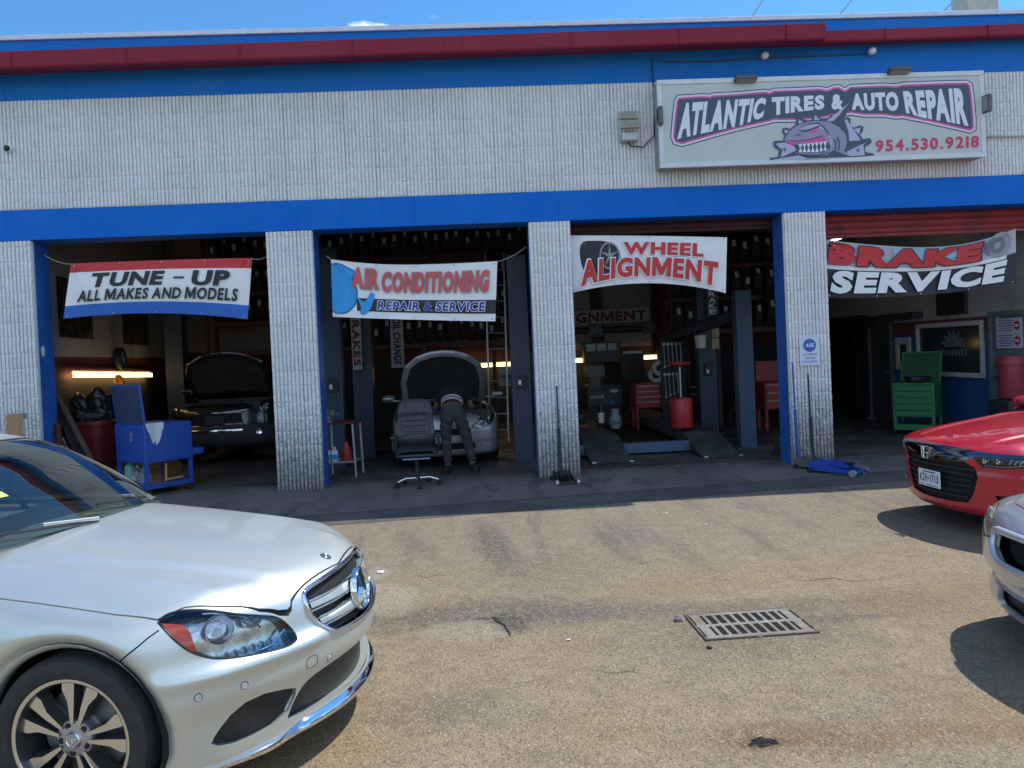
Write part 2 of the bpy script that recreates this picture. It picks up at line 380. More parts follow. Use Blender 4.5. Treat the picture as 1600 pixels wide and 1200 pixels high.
# ---- split-face block, white paint with grime
def block_mat(name, low):
    g = NG(name)
    c = g.mix(g.rng(g.noise(1.4, 6, .6), .35, .7), (.78, .795, .80), (.70, .715, .72))
    c = g.mix(g.math('MULTIPLY', g.rng(g.noise(28, 6, .7), .56, .7), .28), c, (.42, .41, .39))
    st = g.rng(g.noise(2., 7, .65, g.map(g.pos, (5, 5, .35))), .56, .72)
    c = g.mix(g.math('MULTIPLY', st, .22), c, (.45, .44, .42))
    if low:
        z = g.math('ADD', g.comp(2), g.math('MULTIPLY', g.math('SUBTRACT', g.noise(13, 6, .7), .5), 1.5))
        c = g.mix(g.rng(z, 1.2, -.2, 0, .85), c, (.14, .135, .125))
        c = g.mix(g.math('MULTIPLY', g.rng(g.noise(34, 6, .75), .52, .60), g.rng(g.comp(2), 2.1, .2, 0, .95)), c, (.10, .095, .09))
    return g.done(c, .85, g.noise(70, 6, .7), .5, .012)
M_BLOCK = block_mat('white_split_block', False); M_BLOCKP = block_mat('white_split_block_grimy', True)
def painted(name, col, faded, dark, rough=.6, spec=.15):
    g = NG(name)
    c = g.mix(g.rng(g.noise(.9, 7, .65), .40, .66, 0, .55), col, faded)
    c = g.mix(g.rng(g.noise(1.0, 8, .7, g.map(g.pos, (7, 3, .45))), .56, .72, 0, .55), c, dark)
    c = g.mix(g.rng(g.noise(26, 6, .75), .64, .74, 0, .5), c, dark)
    g.b.inputs['Specular IOR Level'].default_value = spec
    return g.done(c, rough, g.math('ADD', g.noise(24, 6, .6), g.math('MULTIPLY', g.noise(2.2, 3), 3.)), .22, .01)
M_BLUE = painted('weathered_blue_paint', (.003, .135, .58), (.012, .165, .60), (.004, .085, .36))
M_FASC = painted('weathered_fascia_paint', (.010, .165, .56), (.025, .19, .56), (.012, .10, .34))
M_RED = painted('weathered_red_paint', (.235, .022, .042), (.27, .035, .06), (.13, .018, .03), .5)
M_BLUEJ = mat('blue_jamb_paint', (.022, .13, .46), .5, var=.15, scale=3, dirt=(.03, .035, .05), dirt_lo=.6, dirt_hi=.68, dirt_scale=4)
M_SHUT = mat('red_shutter_paint', (.30, .035, .035), .55, var=.2, scale=2.5, dirt=(.08, .035, .03), dirt_lo=.5, dirt_hi=.7)
M_CAP = mat('pale_metal_cap', (.55, .62, .70), .4, .3, var=.08)
M_DARK = mat('dark_ceiling', (.085, .082, .08), .9, var=.25, scale=1.5)
M_WHT = mat('white_board', (.42, .41, .39), .8, var=.12, scale=1.4, dirt=(.22, .2, .18), dirt_lo=.55, dirt_hi=.8)
M_GREYP = mat('grey_door_paint', (.17, .20, .215), .5, var=.1)
M_BLK = mat('black_rubber', (.016, .016, .017), .8, var=.25, scale=12)
M_BLKP = mat('black_plastic', (.02, .02, .022), .45, var=.1)
M_STEEL = mat('bare_steel', (.42, .42, .42), .4, .85, var=.15)
M_CHR = mat('chrome', (.82, .83, .85), .06, 1., var=0)
M_GALV = mat('galvanised_grey', (.42, .43, .42), .5, .4, var=.15)
M_WHITE = mat('white_plastic', (.75, .76, .75), .5, var=.05)
def bands(name, steps, dirt=(.1, .09, .085)):
    g = NG(name); z = g.comp(2); c = steps[0][1]
    for (zz, col) in steps[1:]: c = g.mix(g.math('GREATER_THAN', z, zz), c, col)
    c = g.mix(g.math('MULTIPLY', g.rng(g.noise(1.3, 7, .65), .5, .72), .55), c, dirt)
    return g.done(c, .75, g.noise(12, 4), .1)
M_LWALL = bands('left_wall_paint', [(0, (.045, .035, .035)), (1.66, (.15, .028, .03)), (2.0, (.47, .46, .43))])
M_RWALL = bands('right_wall_paint', [(0, (.022, .10, .30)), (1.76, (.20, .045, .05)), (2.02, (.50, .49, .46))])
M_BWALL = bands('back_wall_paint', [(0, (.03, .028, .03)), (1.68, (.12, .028, .03)), (2.1, (.30, .29, .28))])

# ------------------------------------------------------------------ ground
def sheet(name, pts, z, m, kind='structure'):
    b = MB(); b.poly3([(x, y, z) for x, y in pts]); return tag(b.build(name, m), kind=kind)
sheet('parking_lot', [(-250, -250), (250, -250), (250, 250), (-250, 250)], 0, M_ASPH)
# strip of darker patched asphalt, concrete apron, shop floor: real edges follow the photo's seam (slightly skew to the wall)
def seam(x): return -1.545 + .1235*x
def wob(x0, x1, f, n=60, a=.012):
    return [(x0+(x1-x0)*i/n, f(x0+(x1-x0)*i/n)+rnd.uniform(-a, a)) for i in range(n+1)]
sheet('asphalt_patch_strip', wob(-9, 11, lambda x: seam(x)-.62, 80, .02)+[(11, .3), (-9, .3)], .004, M_STRIP)
sheet('concrete_apron', wob(-9, 11, seam, 120, .008)+[(11, .5), (-9, .5)], .008, M_APRON)
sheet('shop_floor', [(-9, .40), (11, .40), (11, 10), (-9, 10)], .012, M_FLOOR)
def crack(pts, w, seed):
    rr = random.Random(seed); P = []
    for (px, py) in pts:
        p = gr(px, py); P.append((p.x+rr.uniform(-.01, .01), p.y+rr.uniform(-.01, .01)))
    Lf, Rt = [], []
    for i, p in enumerate(P):
        a, c_ = P[max(0, i-1)], P[min(len(P)-1, i+1)]; d = Vector((c_[0]-a[0], c_[1]-a[1])).normalized(); k = w*rr.uniform(.3, 1)*(0.15 if i in (0, len(P)-1) else 1)
        Lf.append((p[0]-d.y*k, p[1]+d.x*k)); Rt.append((p[0]+d.y*k, p[1]-d.x*k))
    sheet('asphalt_crack', Lf+Rt[::-1], .004, M_CRK)
M_CRK = mat('crack_dark', (.018, .016, .014), .9, var=.3)
crack([(742, 969), (752, 966), (762, 968), (771, 966), (780, 971), (787, 977), (791, 984), (796, 989), (799, 996)], .014, 1)
crack([(640, 905), (652, 899), (668, 903), (682, 898), (700, 901)], .006, 2); crack([(1230, 905), (1262, 908), (1300, 903), (1335, 909), (1380, 905)], .005, 3); crack([(930, 1046), (955, 1052), (985, 1049), (1010, 1056)], .004, 4)
for x0, x1 in ((-5.9, -2.86), (-2.17, .74), (1.36, 4.3), (4.96, 8.4)):
    b = MB(); top = wob(x0, x1, lambda x: .42, 60, .016); bot = wob(x0, x1, lambda x: .37, 60, .016)
    b.poly3([(x, y, .016) for x, y in top+bot[::-1]]); tag(b.build('worn_threshold', M_THR), kind='structure')

# ------------------------------------------------------------------ the shop building
ZL0, ZL1, ZW, ZTOP = 3.55, 3.96, 5.42, 6.22
XL, XR = -8.2, 11.
PIL = [(-8.2, -5.94), (-2.83, -2.20), (.76, 1.336), (4.335, 4.93), (8.62, 11.)]
shop = thing('auto_repair_shop', 'white ribbed block auto repair shop with blue bands, red canopy and four open bays', 'building', (0, 0, 0))

def ribs(name, x0, x1, z0, z1, m, seed, pitch=.0508, side=False):
    rs = np.random.RandomState(seed); n = max(2, int(round((x1-x0)/pitch))); pitch = (x1-x0)/n
    prof = [(0., .006), (.13, .004), (.22, -.024), (.52, -.030), (.82, -.024), (.91, .004)]
    xs = np.concatenate([[x0+(i+t)*pitch for t, _ in prof] for i in range(n)]+[[x1]])
    d0 = np.array([q+(.010 if (i % 8 == 0 and k_ in (0, 1)) else 0.) for i in range(n) for k_, (_, q) in enumerate(prof)]+[0.]); crest = np.clip(-d0/.03, 0, 1)
    zs = [z0]
    while zs[-1] < z1-.012:
        zs.append(min(z1, zs[-1]+.022))
    zs = np.array(zs); course = .2032
    ph = (zs-z0) % course
    joint = (ph < .011) | (ph > course-.011)
    nz, nx = len(zs), len(xs)
    N1 = rs.randn(nz, nx); N1 = (N1+np.roll(N1, 1, 0)*.8+np.roll(N1, 1, 1)*.5)/1.6
    blk = rs.randn(int((z1-z0)/course)+2, int((x1-x0)/.4064)+3)*.0016
    bi = ((zs-z0)/course).astype(int); bj = ((xs-x0)/.4064).astype(int)
    off = np.where(bi[:, None] % 2 == 0, blk[bi[:, None], bj[None, :]], blk[bi[:, None], ((xs-x0+.2032)/.4064).astype(int)[None, :]])
    D = d0[None, :]+crest[None, :]*(N1*.0042+off)
    D = np.where(joint[:, None], D+.0105*crest[None, :], D)
    X = xs[None, :]+N1[:, ::-1]*.0010*(crest[None, :] > .1)*(np.arange(nx)[None, :] % (nx-1) != 0)
    Z = np.repeat(zs[:, None], nx, 1)
    V = np.stack([X, D, Z], -1).reshape(-1, 3)
    idx = np.arange(nz*nx).reshape(nz, nx)
    Fc = np.stack([idx[:-1, :-1], idx[:-1, 1:], idx[1:, 1:], idx[1:, :-1]], -1).reshape(-1, 4).tolist()
    V = V.tolist()
    # returns to the core behind at the four edges
    def skirt(line, flip):
        k = len(V)
        for i in line: V.append([V[i][0], .05, V[i][2]])
        for j in range(len(line)-1):
            q = [line[j], line[j+1], k+j+1, k+j]; Fc.append(q[::-1] if flip else q)
    skirt(list(idx[0]), True); skirt(list(idx[-1]), False); skirt(list(idx[:, 0]), False); skirt(list(idx[:, -1]), True)
    return np_mesh(name, V, Fc, m, shop)
ribs('upper_wall', XL, XR, ZL1, ZW, M_BLOCK, 3)
for i, (a, b_) in enumerate(PIL):
    p = ribs('pillar', a, b_, .0, ZL0, M_BLOCKP, 10+i)
    b = MB(); b.box((a+.004, .05, 0), (b_-.004, .42, ZL0-.002)); b.build('jamb', M_BLUEJ, p)
b = MB(); b.box((XL, -.012, ZL0), (XR, .40, ZL1), .006); b.build('lintel_beam', M_BLUE, shop)
b = MB(); b.box((XL, .05, ZL1+.002), (XR, .38, ZW)); b.build('wall_core', M_DARK, shop)
b = MB(); b.box((XL, .0, ZW), (XR, .40, ZTOP), .01); b.build('fascia', M_FASC, shop)
b = MB(); b.box((XL, -.03, ZTOP), (XR, .46, ZTOP+.07), .01)
for k in range(9): b.box((XL+1+k*2.1, -.034, ZTOP-.002), (XL+1.05+k*2.1, .2, ZTOP+.074))
b.build('parapet_cap', M_CAP, shop)
b = MB(); b.box((XL, .46, ZTOP-.25), (XR, 10.2, ZTOP-.1)); b.build('roof', M_CAP, shop)
# red canopy: deep piece on the left, shallower piece on the right
def canopy(x0, x1, ztop, zbot, dep, zin, sl=.008):
    b = MB(); prof = [(-.002, ztop), (-dep, ztop-.01), (-dep-.015, zbot+.02), (-dep, zbot), (-.002, zin)]
    q = [[(x, y, z+sl*(x+.9)) for (y, z) in prof] for x in (x0, x1)]
    b.grid([[Vector(q[0][i]), Vector(q[1][i])] for i in range(5)])
    for e in (0, 1): b.poly3([Vector(p) for p in q[e]])
    x = x0+.9
    while x < x1-.3:
        b.box((x, -dep-.026, zbot+sl*(x+.9)), (x+.018, -dep+.02, ztop-.012+sl*(x+.9))); x += 1.45
    b.build('awning', M_RED, shop)
CX = on(1291, 60, -.42).x
zt0, zb0 = on(700, 57, -.42).z, on(700, 92, -.42).z
canopy(XL, CX, zt0+.01, zb0+.075, .42, zb0+.15)
canopy(CX+.004, XR, zt0-.02, zb0+.105, .24, zb0+.14)
# roof-top gear behind the parapet
u = thing('rooftop_vent', 'beige square vent stack rising behind the roof edge', 'vent', tuple(on(1523, 20, 2.2)-Vector((0, 0, .35))))
b = MB(); b.box((-.27, -.22, 0), (.27, .22, .9), .01); b.build('shaft', mat('beige_metal', (.42, .39, .33), .6), u)
b = MB(); b.box((-.33, -.27, .9), (.33, .27, .98), .01); b.build('cap', M_GALV, u)
for (a, c2, lab) in [((1178, 22), (1196, -6), 'thin dark cable crossing the sky above the left end of the sign'), ((1316, 18), (1336, -6), 'thin dark cable crossing the sky above the middle of the sign'), ((1478, 14), (1500, -8), 'thin dark cable beside the beige vent stack')]:
    p, q = on(*a, 3.), on(*c2, 9.); d = (q-p); b = MB(); b.tube([p-d*.1+Vector((0, 0, 0)), p, p+d*1.6], .012, 5)
    tag(b.build('overhead_cable', M_BLK), lab, 'cable', 'cables above the roof')
# interior shell
b = MB(); b.poly3([(-6.25, .38, 0), (-7.45, 9, 0), (-7.45, 9, 5.2), (-6.25, .38, 5.2)]); b.build('side_wall', M_LWALL, shop)
XW = 8.5
b = MB(); b.box((XW-.02, .045, 0), (8.63, .5, 5.2)); b.build('jamb', M_BLUEJ, shop)
b = MB(); b.box((XL+.02, .06, 0), (XL+.2, 9.9, ZTOP-.02)); b.build('outer_wall', M_BLOCK, shop)
b = MB(); b.box((XR-.2, .06, 0), (XR-.02, 9.9, ZTOP-.02)); b.build('outer_wall', M_BLOCK, shop)
b = MB(); b.box((XL+.201, 9.7, 0), (XR-.201, 9.9, ZTOP-.02)); b.build('outer_wall', M_BLOCK, shop)
b = MB(); b.poly3([(XW, .4, 0), (XW, 9, 0), (XW, 9, 5.2), (XW, .4, 5.2)]); b.build('side_wall', M_RWALL, shop)
b = MB(); b.poly3([(-7.46, 8.7, 0), (XW, 8.7, 0), (XW, 8.7, 5.2), (-7.46, 8.7, 5.2)]); b.build('back_wall', M_BWALL, shop)
b = MB(); b.poly3([(-8, .38, 5.0), (XR, .38, 5.0), (XR, 9.2, 5.0), (-8, 9.2, 5.0)]); b.build('ceiling', M_DARK, shop)
for y in (2.4, 4.6, 6.6):
    b = MB(); b.box((-7.4, y, 4.72), (8.45, y+.16, 4.99)); b.build('ceiling_beam', M_DARK, shop)
# roller shutters (slatted curtains) partly down in the third and fourth bay, drums in the others
def shutter(x0, x1, zb, m, y=.46):
    b = MB(); z = zb; P = []
    while z < ZL0+.25:
        P += [(y, z), (y-.018, z+.02), (y-.022, z+.05), (y-.018, z+.08), (y, z+.098)]; z += .1
    b.grid([[Vector((x0, yy_, zz)), Vector((x1, yy_, zz))] for yy_, zz in P])
    b.box((x0, y-.03, zb-.05), (x1, y+.02, zb), .006)
    b.build('roller_shutter', m, shop, smooth=40)
shutter(1.34, 4.33, on(1050, 358, .46).z, mat('dirty_red_shutter', (.10, .022, .022), .7, var=.3, scale=3, dirt=(.035, .028, .026), dirt_lo=.45, dirt_hi=.62)); shutter(4.94, 8.6, on(1450, 362, .46).z, M_SHUT)
for x0, x1 in ((-5.93, -2.84), (-2.19, .75)):
    b = MB(); b.cyl((x0, .75, 3.98), (x1, .75, 3.98), .2, 20); b.build('shutter_drum', M_DARK, shop, smooth=40)
# oval markers on the blue jambs
for (px, py, X) in ((67, 549, -5.935), (495, 527, -2.195)):
    c_ = onx(px, py, X); b = MB(); b.lathe([(0, .0), (.05, .0), (.05, .006), (0, .008)], 16, Matrix.Translation(c_) @ Matrix.Rotation(R(90), 4, 'Y') @ Matrix.Diagonal((1.5, .8, 1, 1)))
    b.build('reflector', M_WHITE, shop, smooth=40)
# office end of the right wall: window, hatch, grey door, dark door
XF = XW-.05
def wrect(name, px0, px1, z0, z1, thick, m, parent=shop, x=None):
    ya, yb = onx(px0, 520, XW).y, onx(px1, 520, XW).y
    x = XW if x is None else x
    b = MB(); b.box((x-thick, min(ya, yb), z0), (x-.001, max(ya, yb), z1), .006); return b.build(name, m, parent)
wy0, wy1 = onx(1539, 540, XW).y, onx(1436, 550, XW).y
M_FRAME = mat('white_window_frame', (.62, .62, .60), .5)
win = MB(); win.box((XW-.012, wy0+.06, 1.06), (XW-.004, wy1-.06, 1.88)); win = win.build('office_window', mat('dark_office_glass', (.035, .045, .05), .12, var=.3, scale=3), shop)
b = MB()
for lo, hi in (((XW-.06, wy0, .98), (XW-.002, wy1, 1.06)), ((XW-.06, wy0, 1.88), (XW-.002, wy1, 1.96)), ((XW-.06, wy0, 1.062), (XW-.002, wy0+.06, 1.878)), ((XW-.06, wy1-.06, 1.062), (XW-.002, wy1, 1.878))): b.box(lo, hi, .005)
b.build('frame', M_FRAME, win)
# pale gear-and-letters decal on the window pane
b = MB(); yc = (wy0+wy1)/2-.12
pts = []
for k in range(28):
    a_ = math.pi*k/27; rr = .30 if k % 4 in (0, 1) else .22
    pts.append((XW-.016, yc-rr*math.cos(a_)*1.15, 1.52+rr*math.sin(a_)))
b.poly3(pts)
for k in range(9):
    y0 = yc+.42-.094*k; b.box((XW-.018, y0-.055, 1.36), (XW-.0155, y0, 1.47 if k % 3 else 1.45))
b.build('decal', mat('pale_decal', (.17, .19, .19), .6), win)
hy0, hy1 = onx(1425, 560, XW).y, onx(1403, 560, XW).y
hb = MB(); hb.box((XW-.01, hy0+.1, 1.2), (XW-.003, hy1-.1, 1.58)); hb = hb.build('hatch', mat('hatch_dark', (.03, .03, .03), .6), shop)
b = MB()
for lo, hi in (((XW-.05, hy0, 1.08), (XW-.002, hy1, 1.2)), ((XW-.05, hy0, 1.58), (XW-.002, hy1, 1.72)), ((XW-.05, hy0, 1.202), (XW-.002, hy0+.1, 1.578)), ((XW-.05, hy1-.1, 1.202), (XW-.002, hy1, 1.578))): b.box(lo, hi, .004)
b.build('frame', M_FRAME, hb)
dy1, dy0 = onx(1549, 520, XW).y, onx(1549, 520, XW).y-1.0
od = MB(); od.box((XW-.045, dy0+.08, .015), (XW-.004, dy1-.08, 2.0), .004)
for z0, z1 in ((.2, .95), (1.1, 1.9)):
    for ya, yb in ((dy0+.18, (dy0+dy1)/2-.04), ((dy0+dy1)/2+.04, dy1-.18)): od.box((XW-.053, ya, z0), (XW-.044, yb, z1), .004)
od = od.build('office_door', M_GREYP, shop)
b = MB()
for lo, hi in (((XW-.07, dy0, .013), (XW-.003, dy0+.078, 2.08)), ((XW-.07, dy1-.078, .013), (XW-.003, dy1, 2.08)), ((XW-.068, dy0+.078, 2.002), (XW-.003, dy1-.078, 2.08))): b.box(lo, hi, .004)
b.build('frame', M_GREYP, od)
b = MB(); b.cyl((XW-.05, dy1-.15, 1.18), (XW-.075, dy1-.15, 1.18), .03, 12); b.build('lock', M_STEEL, od, smooth=40)
b = MB(); b.cyl((XW-.05, dy1-.15, 1.0), (XW-.12, dy1-.15, 1.0), .028, 12); b.tube([(XW-.11, dy1-.15, 1.0), (XW-.115, dy1-.27, 1.0)], .012, 8)
b.build('handle', M_STEEL, od, smooth=40)
ey0, ey1 = onx(1398, 560, XW).y, onx(1362, 560, XW).y
sdoor = MB(); sdoor.box((XW-.04, ey0+.07, .015), (XW-.004, ey1-.07, 2.0), .004); sdoor = sdoor.build('side_door', mat('dark_grey_door', (.055, .06, .065), .5), shop)
b = MB()
for lo, hi in (((XW-.09, ey0, .013), (XW-.003, ey0+.068, 2.1)), ((XW-.09, ey1-.068, .013), (XW-.003, ey1, 2.1)), ((XW-.088, ey0+.068, 2.002), (XW-.003, ey1-.068, 2.1))): b.box(lo, hi, .004)
b.build('frame', mat('dark_grey_frame', (.10, .11, .115), .5), sdoor)
b = MB(); b.cyl((XW-.03, ey0+.2, 1.02), (XW-.1, ey0+.2, 1.02), .035, 10); b.build('handle', M_STEEL, sdoor, smooth=40)
b = MB(); b.box((XW-.03, ey1+.1, .015), (XW-.004, 8.6, 2.25), .004); b.box((XW-.06, ey1+.6, .015), (XW-.028, ey1+.66, 2.25)); b.build('back_door', mat('near_black_door', (.025, .028, .03), .45), shop)
# ------------------------------------------------------------------ car bodies: an implicit surface sampled on a fine grid, then cut into panels
def pchip(pts):
    x = np.array([p[0] for p in pts], float); y = np.array([p[1] for p in pts], float)
    h = np.diff(x); d = np.diff(y)/h; m = np.zeros(len(x))
    for i in range(1, len(x)-1):
        if d[i-1]*d[i] > 0:
            w1, w2 = 2*h[i]+h[i-1], h[i]+2*h[i-1]; m[i] = (w1+w2)/(w1/d[i-1]+w2/d[i])
    m[0], m[-1] = d[0], d[-1]
    def f(t):
        t = np.clip(np.asarray(t, float), x[0], x[-1]); i = np.clip(np.searchsorted(x, t, side='right')-1, 0, len(x)-2)
        s = (t-x[i])/h[i]; s2 = s*s; s3 = s2*s
        return (2*s3-3*s2+1)*y[i]+(s3-2*s2+s)*h[i]*m[i]+(-2*s3+3*s2)*y[i+1]+(s3-s2)*h[i]*m[i+1]
    return f
def ss(lo, hi, x):
    t = np.clip((np.asarray(x)-lo)/(hi-lo), 0, 1); return t*t*(3-2*t)
def smax(a, b, k):
    h = np.maximum(k-np.abs(a-b), 0)/k; return np.maximum(a, b)+h*h*k*.25

def solve(fn, inner, outer, it=34):
    lo = np.zeros(len(inner)); hi = np.ones(len(inner))
    for _ in range(it):
        m = (lo+hi)/2; P = inner+(outer-inner)*m[:, None]
        ins = fn(P[:, 0], P[:, 1], P[:, 2]) < 0
        lo = np.where(ins, m, lo); hi = np.where(ins, hi, m)
    return inner+(outer-inner)*((lo+hi)/2)[:, None]

def steps(a, b, fine, coarse, split):
    out = [a]
    while out[-1] < b-1e-6:
        d = fine if out[-1] < split else coarse
        out.append(min(b, out[-1]+d))
    return np.array(out)

def shell_mesh(fn, inner, outer, na, ny, nz, bottom=False):
    """box-topology grid: five faces of a box whose points run from an inner box to an outer box. na/ny/nz: parameters 0..1 along the axes"""
    (i0, i1), (o0, o1) = inner, outer; i0, i1, o0, o1 = map(np.array, (i0, i1, o0, o1))
    idx = {}; I = []; O = []; Fc = []
    def vid(t):
        k = (round(t[0], 6), round(t[1], 6), round(t[2], 6))
        if k not in idx:
            idx[k] = len(I); t = np.array(t); I.append(i0+(i1-i0)*t); O.append(o0+(o1-o0)*t)
        return idx[k]
    def patch(U, V, mk, flip):
        g_ = [[vid(mk(u, v)) for v in V] for u in U]
        for i in range(len(U)-1):
            for j in range(len(V)-1):
                q = (g_[i][j], g_[i+1][j], g_[i+1][j+1], g_[i][j+1]); Fc.append(q[::-1] if flip else q)
    patch(ny, nz, lambda u, v: (0., u, v), True)
    patch(ny, nz, lambda u, v: (1., u, v), False)
    patch(na, nz, lambda u, v: (u, 0., v), False)
    patch(na, nz, lambda u, v: (u, 1., v), True)
    patch(na, ny, lambda u, v: (u, v, 1.), False)
    if bottom: patch(na, ny, lambda u, v: (u, v, 0.), True)
    return solve(fn, np.array(I), np.array(O)), Fc

class Panel:
    """a car skin in thing space (x forward, y left, z up), kept as a polygon soup with smooth normals"""
    def __init__(s, V, Fc):
        V = np.array(V, float); F = np.array(Fc, int)
        d1 = V[F[:, 2]]-V[F[:, 0]]; d2 = V[F[:, 3]]-V[F[:, 1]]; n = np.cross(d1, d2)
        c = V[F].mean(1)
        mid = V.mean(0)
        flip = np.einsum('ij,ij->i', n, c-mid).sum() < 0
        # make every patch point outwards
        if flip: F = F[:, ::-1]; n = -n
        bad = np.einsum('ij,ij->i', n, (c-mid)*np.array([.25, 1, 1.5])) < 0
        ar = np.linalg.norm(n, axis=1)
        keep = ar > 1e-10
        F, n, c, ar, bad = F[keep], n[keep], c[keep], ar[keep], bad[keep]
        VN = np.zeros_like(V)
        for k in range(4): np.add.at(VN, F[:, k], n)
        VN /= np.maximum(np.linalg.norm(VN, axis=1), 1e-12)[:, None]
        s.V = [Vector(v) for v in V]; s.N = [Vector(v) for v in VN]; s.F = F.tolist()
        s.C = c; s.FN = n/ar[:, None]; s.live = np.ones(len(F), bool)
        s.ref_f = [list(f) for f in s.F]; s.nref = len(V)
        s.tree = BVHTree.FromPolygons(s.V, s.ref_f)
    def cast(s, o, d): return s.tree.ray_cast(Vector(o), Vector(d))[0]
    def normal_at(s, p):
        loc, n, i, _ = s.tree.find_nearest(p)
        r = Vector()
        for k in s.ref_f[i]: r += s.N[k]/max(1e-5, (s.V[k]-p).length)
        return r.normalized()
    def region(s, poly, u, v, o=Vector((0, 0, 0)), side=None):
        """cut the skin along the outline poly (2D in the frame o,u,v; projected along u x v) and return the faces inside"""
        u, v, o = Vector(u), Vector(v), Vector(o)
        P = [tuple(map(float, p)) for p in poly]; n = len(P); A = np.array(P); lo, hi = A.min(0), A.max(0)
        q = s.C-np.array(o); ca, cb = q@np.array(u), q@np.array(v)
        m = s.live & (ca > lo[0]-.06) & (ca < hi[0]+.06) & (cb > lo[1]-.06) & (cb < hi[1]+.06)
        cand = [int(i) for i in np.nonzero(m)[0] if side is None or side(Vector(s.C[i]), Vector(s.FN[i]))]
        uv = {}
        def c2(i):
            if i not in uv: d = s.V[i]-o; uv[i] = (d.dot(u), d.dot(v))
            return uv[i]
        # working set: [vertex list, parent face]
        Wk = [[s.F[i], i, False] for i in cand]
        box = [None]*0
        def bb(f):
            c = [c2(i) for i in f]; xs_ = [k[0] for k in c]; ys_ = [k[1] for k in c]; return (min(xs_), min(ys_), max(xs_), max(ys_))
        BB = [bb(w[0]) for w in Wk]
        for i in range(n):
            ax, ay = P[i]; bx, by = P[(i+1) % n]; dx, dy = bx-ax, by-ay; Ln = math.hypot(dx, dy)
            if Ln < 1e-7: continue
            dx /= Ln; dy /= Ln; x0, x1 = min(ax, bx)-1e-4, max(ax, bx)+1e-4; y0, y1 = min(ay, by)-1e-4, max(ay, by)+1e-4
            B = np.array(BB); hit = np.nonzero((B[:, 0] < x1) & (B[:, 2] > x0) & (B[:, 1] < y1) & (B[:, 3] > y0))[0]
            cut = {}
            for w in hit:
                f = Wk[w][0]; cs = [c2(k) for k in f]
                sd = [-(c[0]-ax)*dy+(c[1]-ay)*dx for c in cs]
                if min(sd) > -1e-7 or max(sd) < 1e-7: continue
                al = [(c[0]-ax)*dx+(c[1]-ay)*dy for c in cs]
                if max(al) < -1e-4 or min(al) > Ln+1e-4: continue
                pos, neg = [], []; m_ = len(f)
                for k in range(m_):
                    i0, i1 = f[k], f[(k+1) % m_]; s0, s1 = sd[k], sd[(k+1) % m_]
                    if s0 >= -1e-7: pos.append(i0)
                    if s0 <= 1e-7: neg.append(i0)
                    if (s0 > 1e-7 and s1 < -1e-7) or (s0 < -1e-7 and s1 > 1e-7):
                        key = (min(i0, i1), max(i0, i1))
                        if key not in cut:
                            t = s0/(s0-s1)
                            s.V.append(s.V[i0].lerp(s.V[i1], t)); s.N.append(s.N[i0].lerp(s.N[i1], t).normalized()); cut[key] = len(s.V)-1
                        pos.append(cut[key]); neg.append(cut[key])
                if len(pos) > 2 and len(neg) > 2:
                    par = Wk[w][1]; Wk[w] = [pos, par, True]; BB[w] = bb(pos); Wk.append([neg, par, True]); BB.append(bb(neg))
        # write back
        res = []; newC, newN = [], []; par_dead = set()
        for f, par, ch in Wk:
            cs = [c2(k) for k in f]; a = sum(c[0] for c in cs)/len(cs); b = sum(c[1] for c in cs)/len(cs)
            ins = False; j = n-1
            for i in range(n):
                if (P[i][1] > b) != (P[j][1] > b) and a < (P[j][0]-P[i][0])*(b-P[i][1])/(P[j][1]-P[i][1])+P[i][0]: ins = not ins
                j = i
            if ch:
                par_dead.add(par); fi = len(s.F); s.F.append(f)
                cc = Vector()
                for k in f: cc += s.V[k]
                newC.append(cc/len(f)); newN.append(s.FN[par])
            else: fi = par
            if ins: res.append(fi)
        if newC:
            s.C = np.concatenate([s.C, np.array([tuple(c) for c in newC])]); s.FN = np.concatenate([s.FN, np.array(newN)]); s.live = np.concatenate([s.live, np.ones(len(newC), bool)])
        for p_ in par_dead: s.live[p_] = False
        return res
    def take(s, faces):
        vid = {}; V = []; NO = []; Fc = []
        for i in faces:
            q = []
            for k in s.F[i]:
                if k not in vid: vid[k] = len(V); V.append(s.V[k].copy()); NO.append(s.N[k])
                q.append(vid[k])
            Fc.append(q); s.live[i] = False
        return V, Fc, NO
    def finish(s, name, V, Fc, NO, m, parent, wall=0., shift=0., wm=None, sub=True):
        """build a mesh from faces of the skin with the skin's own smooth normals; wall = depth of the returned edge"""
        V2 = [p+nn*shift for p, nn in zip(V, NO)] if shift else list(V)
        nb = len(Fc); F2 = [list(f) for f in Fc]; NB = list(NO)
        if wall:
            cnt = {}
            for f in Fc:
                for i in range(len(f)):
                    e = (f[i], f[(i+1) % len(f)]); k = (min(e), max(e)); cnt[k] = None if k in cnt else e
            mp_ = {}
            for e in [e for e in cnt.values() if e]:
                for i in e:
                    if i not in mp_: mp_[i] = len(V2); V2.append(V2[i]-NO[i]*wall); NB.append(NO[i])
                F2.append([e[1], e[0], mp_[e[0]], mp_[e[1]]])
        me = bpy.data.meshes.new(name); me.from_pydata([tuple(v) for v in V2], [], F2); me.update()
        me.shade_smooth()
        ln = [None]*len(me.loops); vi = [l.vertex_index for l in me.loops]
        for pi, p in enumerate(me.polygons):
            if pi < nb:
                for li in p.loop_indices: ln[li] = NB[vi[li]]
            else:
                q = p.normal.copy()
                for li in p.loop_indices: ln[li] = q
        me.normals_split_custom_set(ln)
        o = link_mesh(name, me, m, parent)
        if wm is not None:
            me.materials.append(wm)
            for pi, p in enumerate(me.polygons):
                if pi >= nb: p.material_index = 1
        return o
    def rest(s): return s.take([int(i) for i in np.nonzero(s.live)[0]])
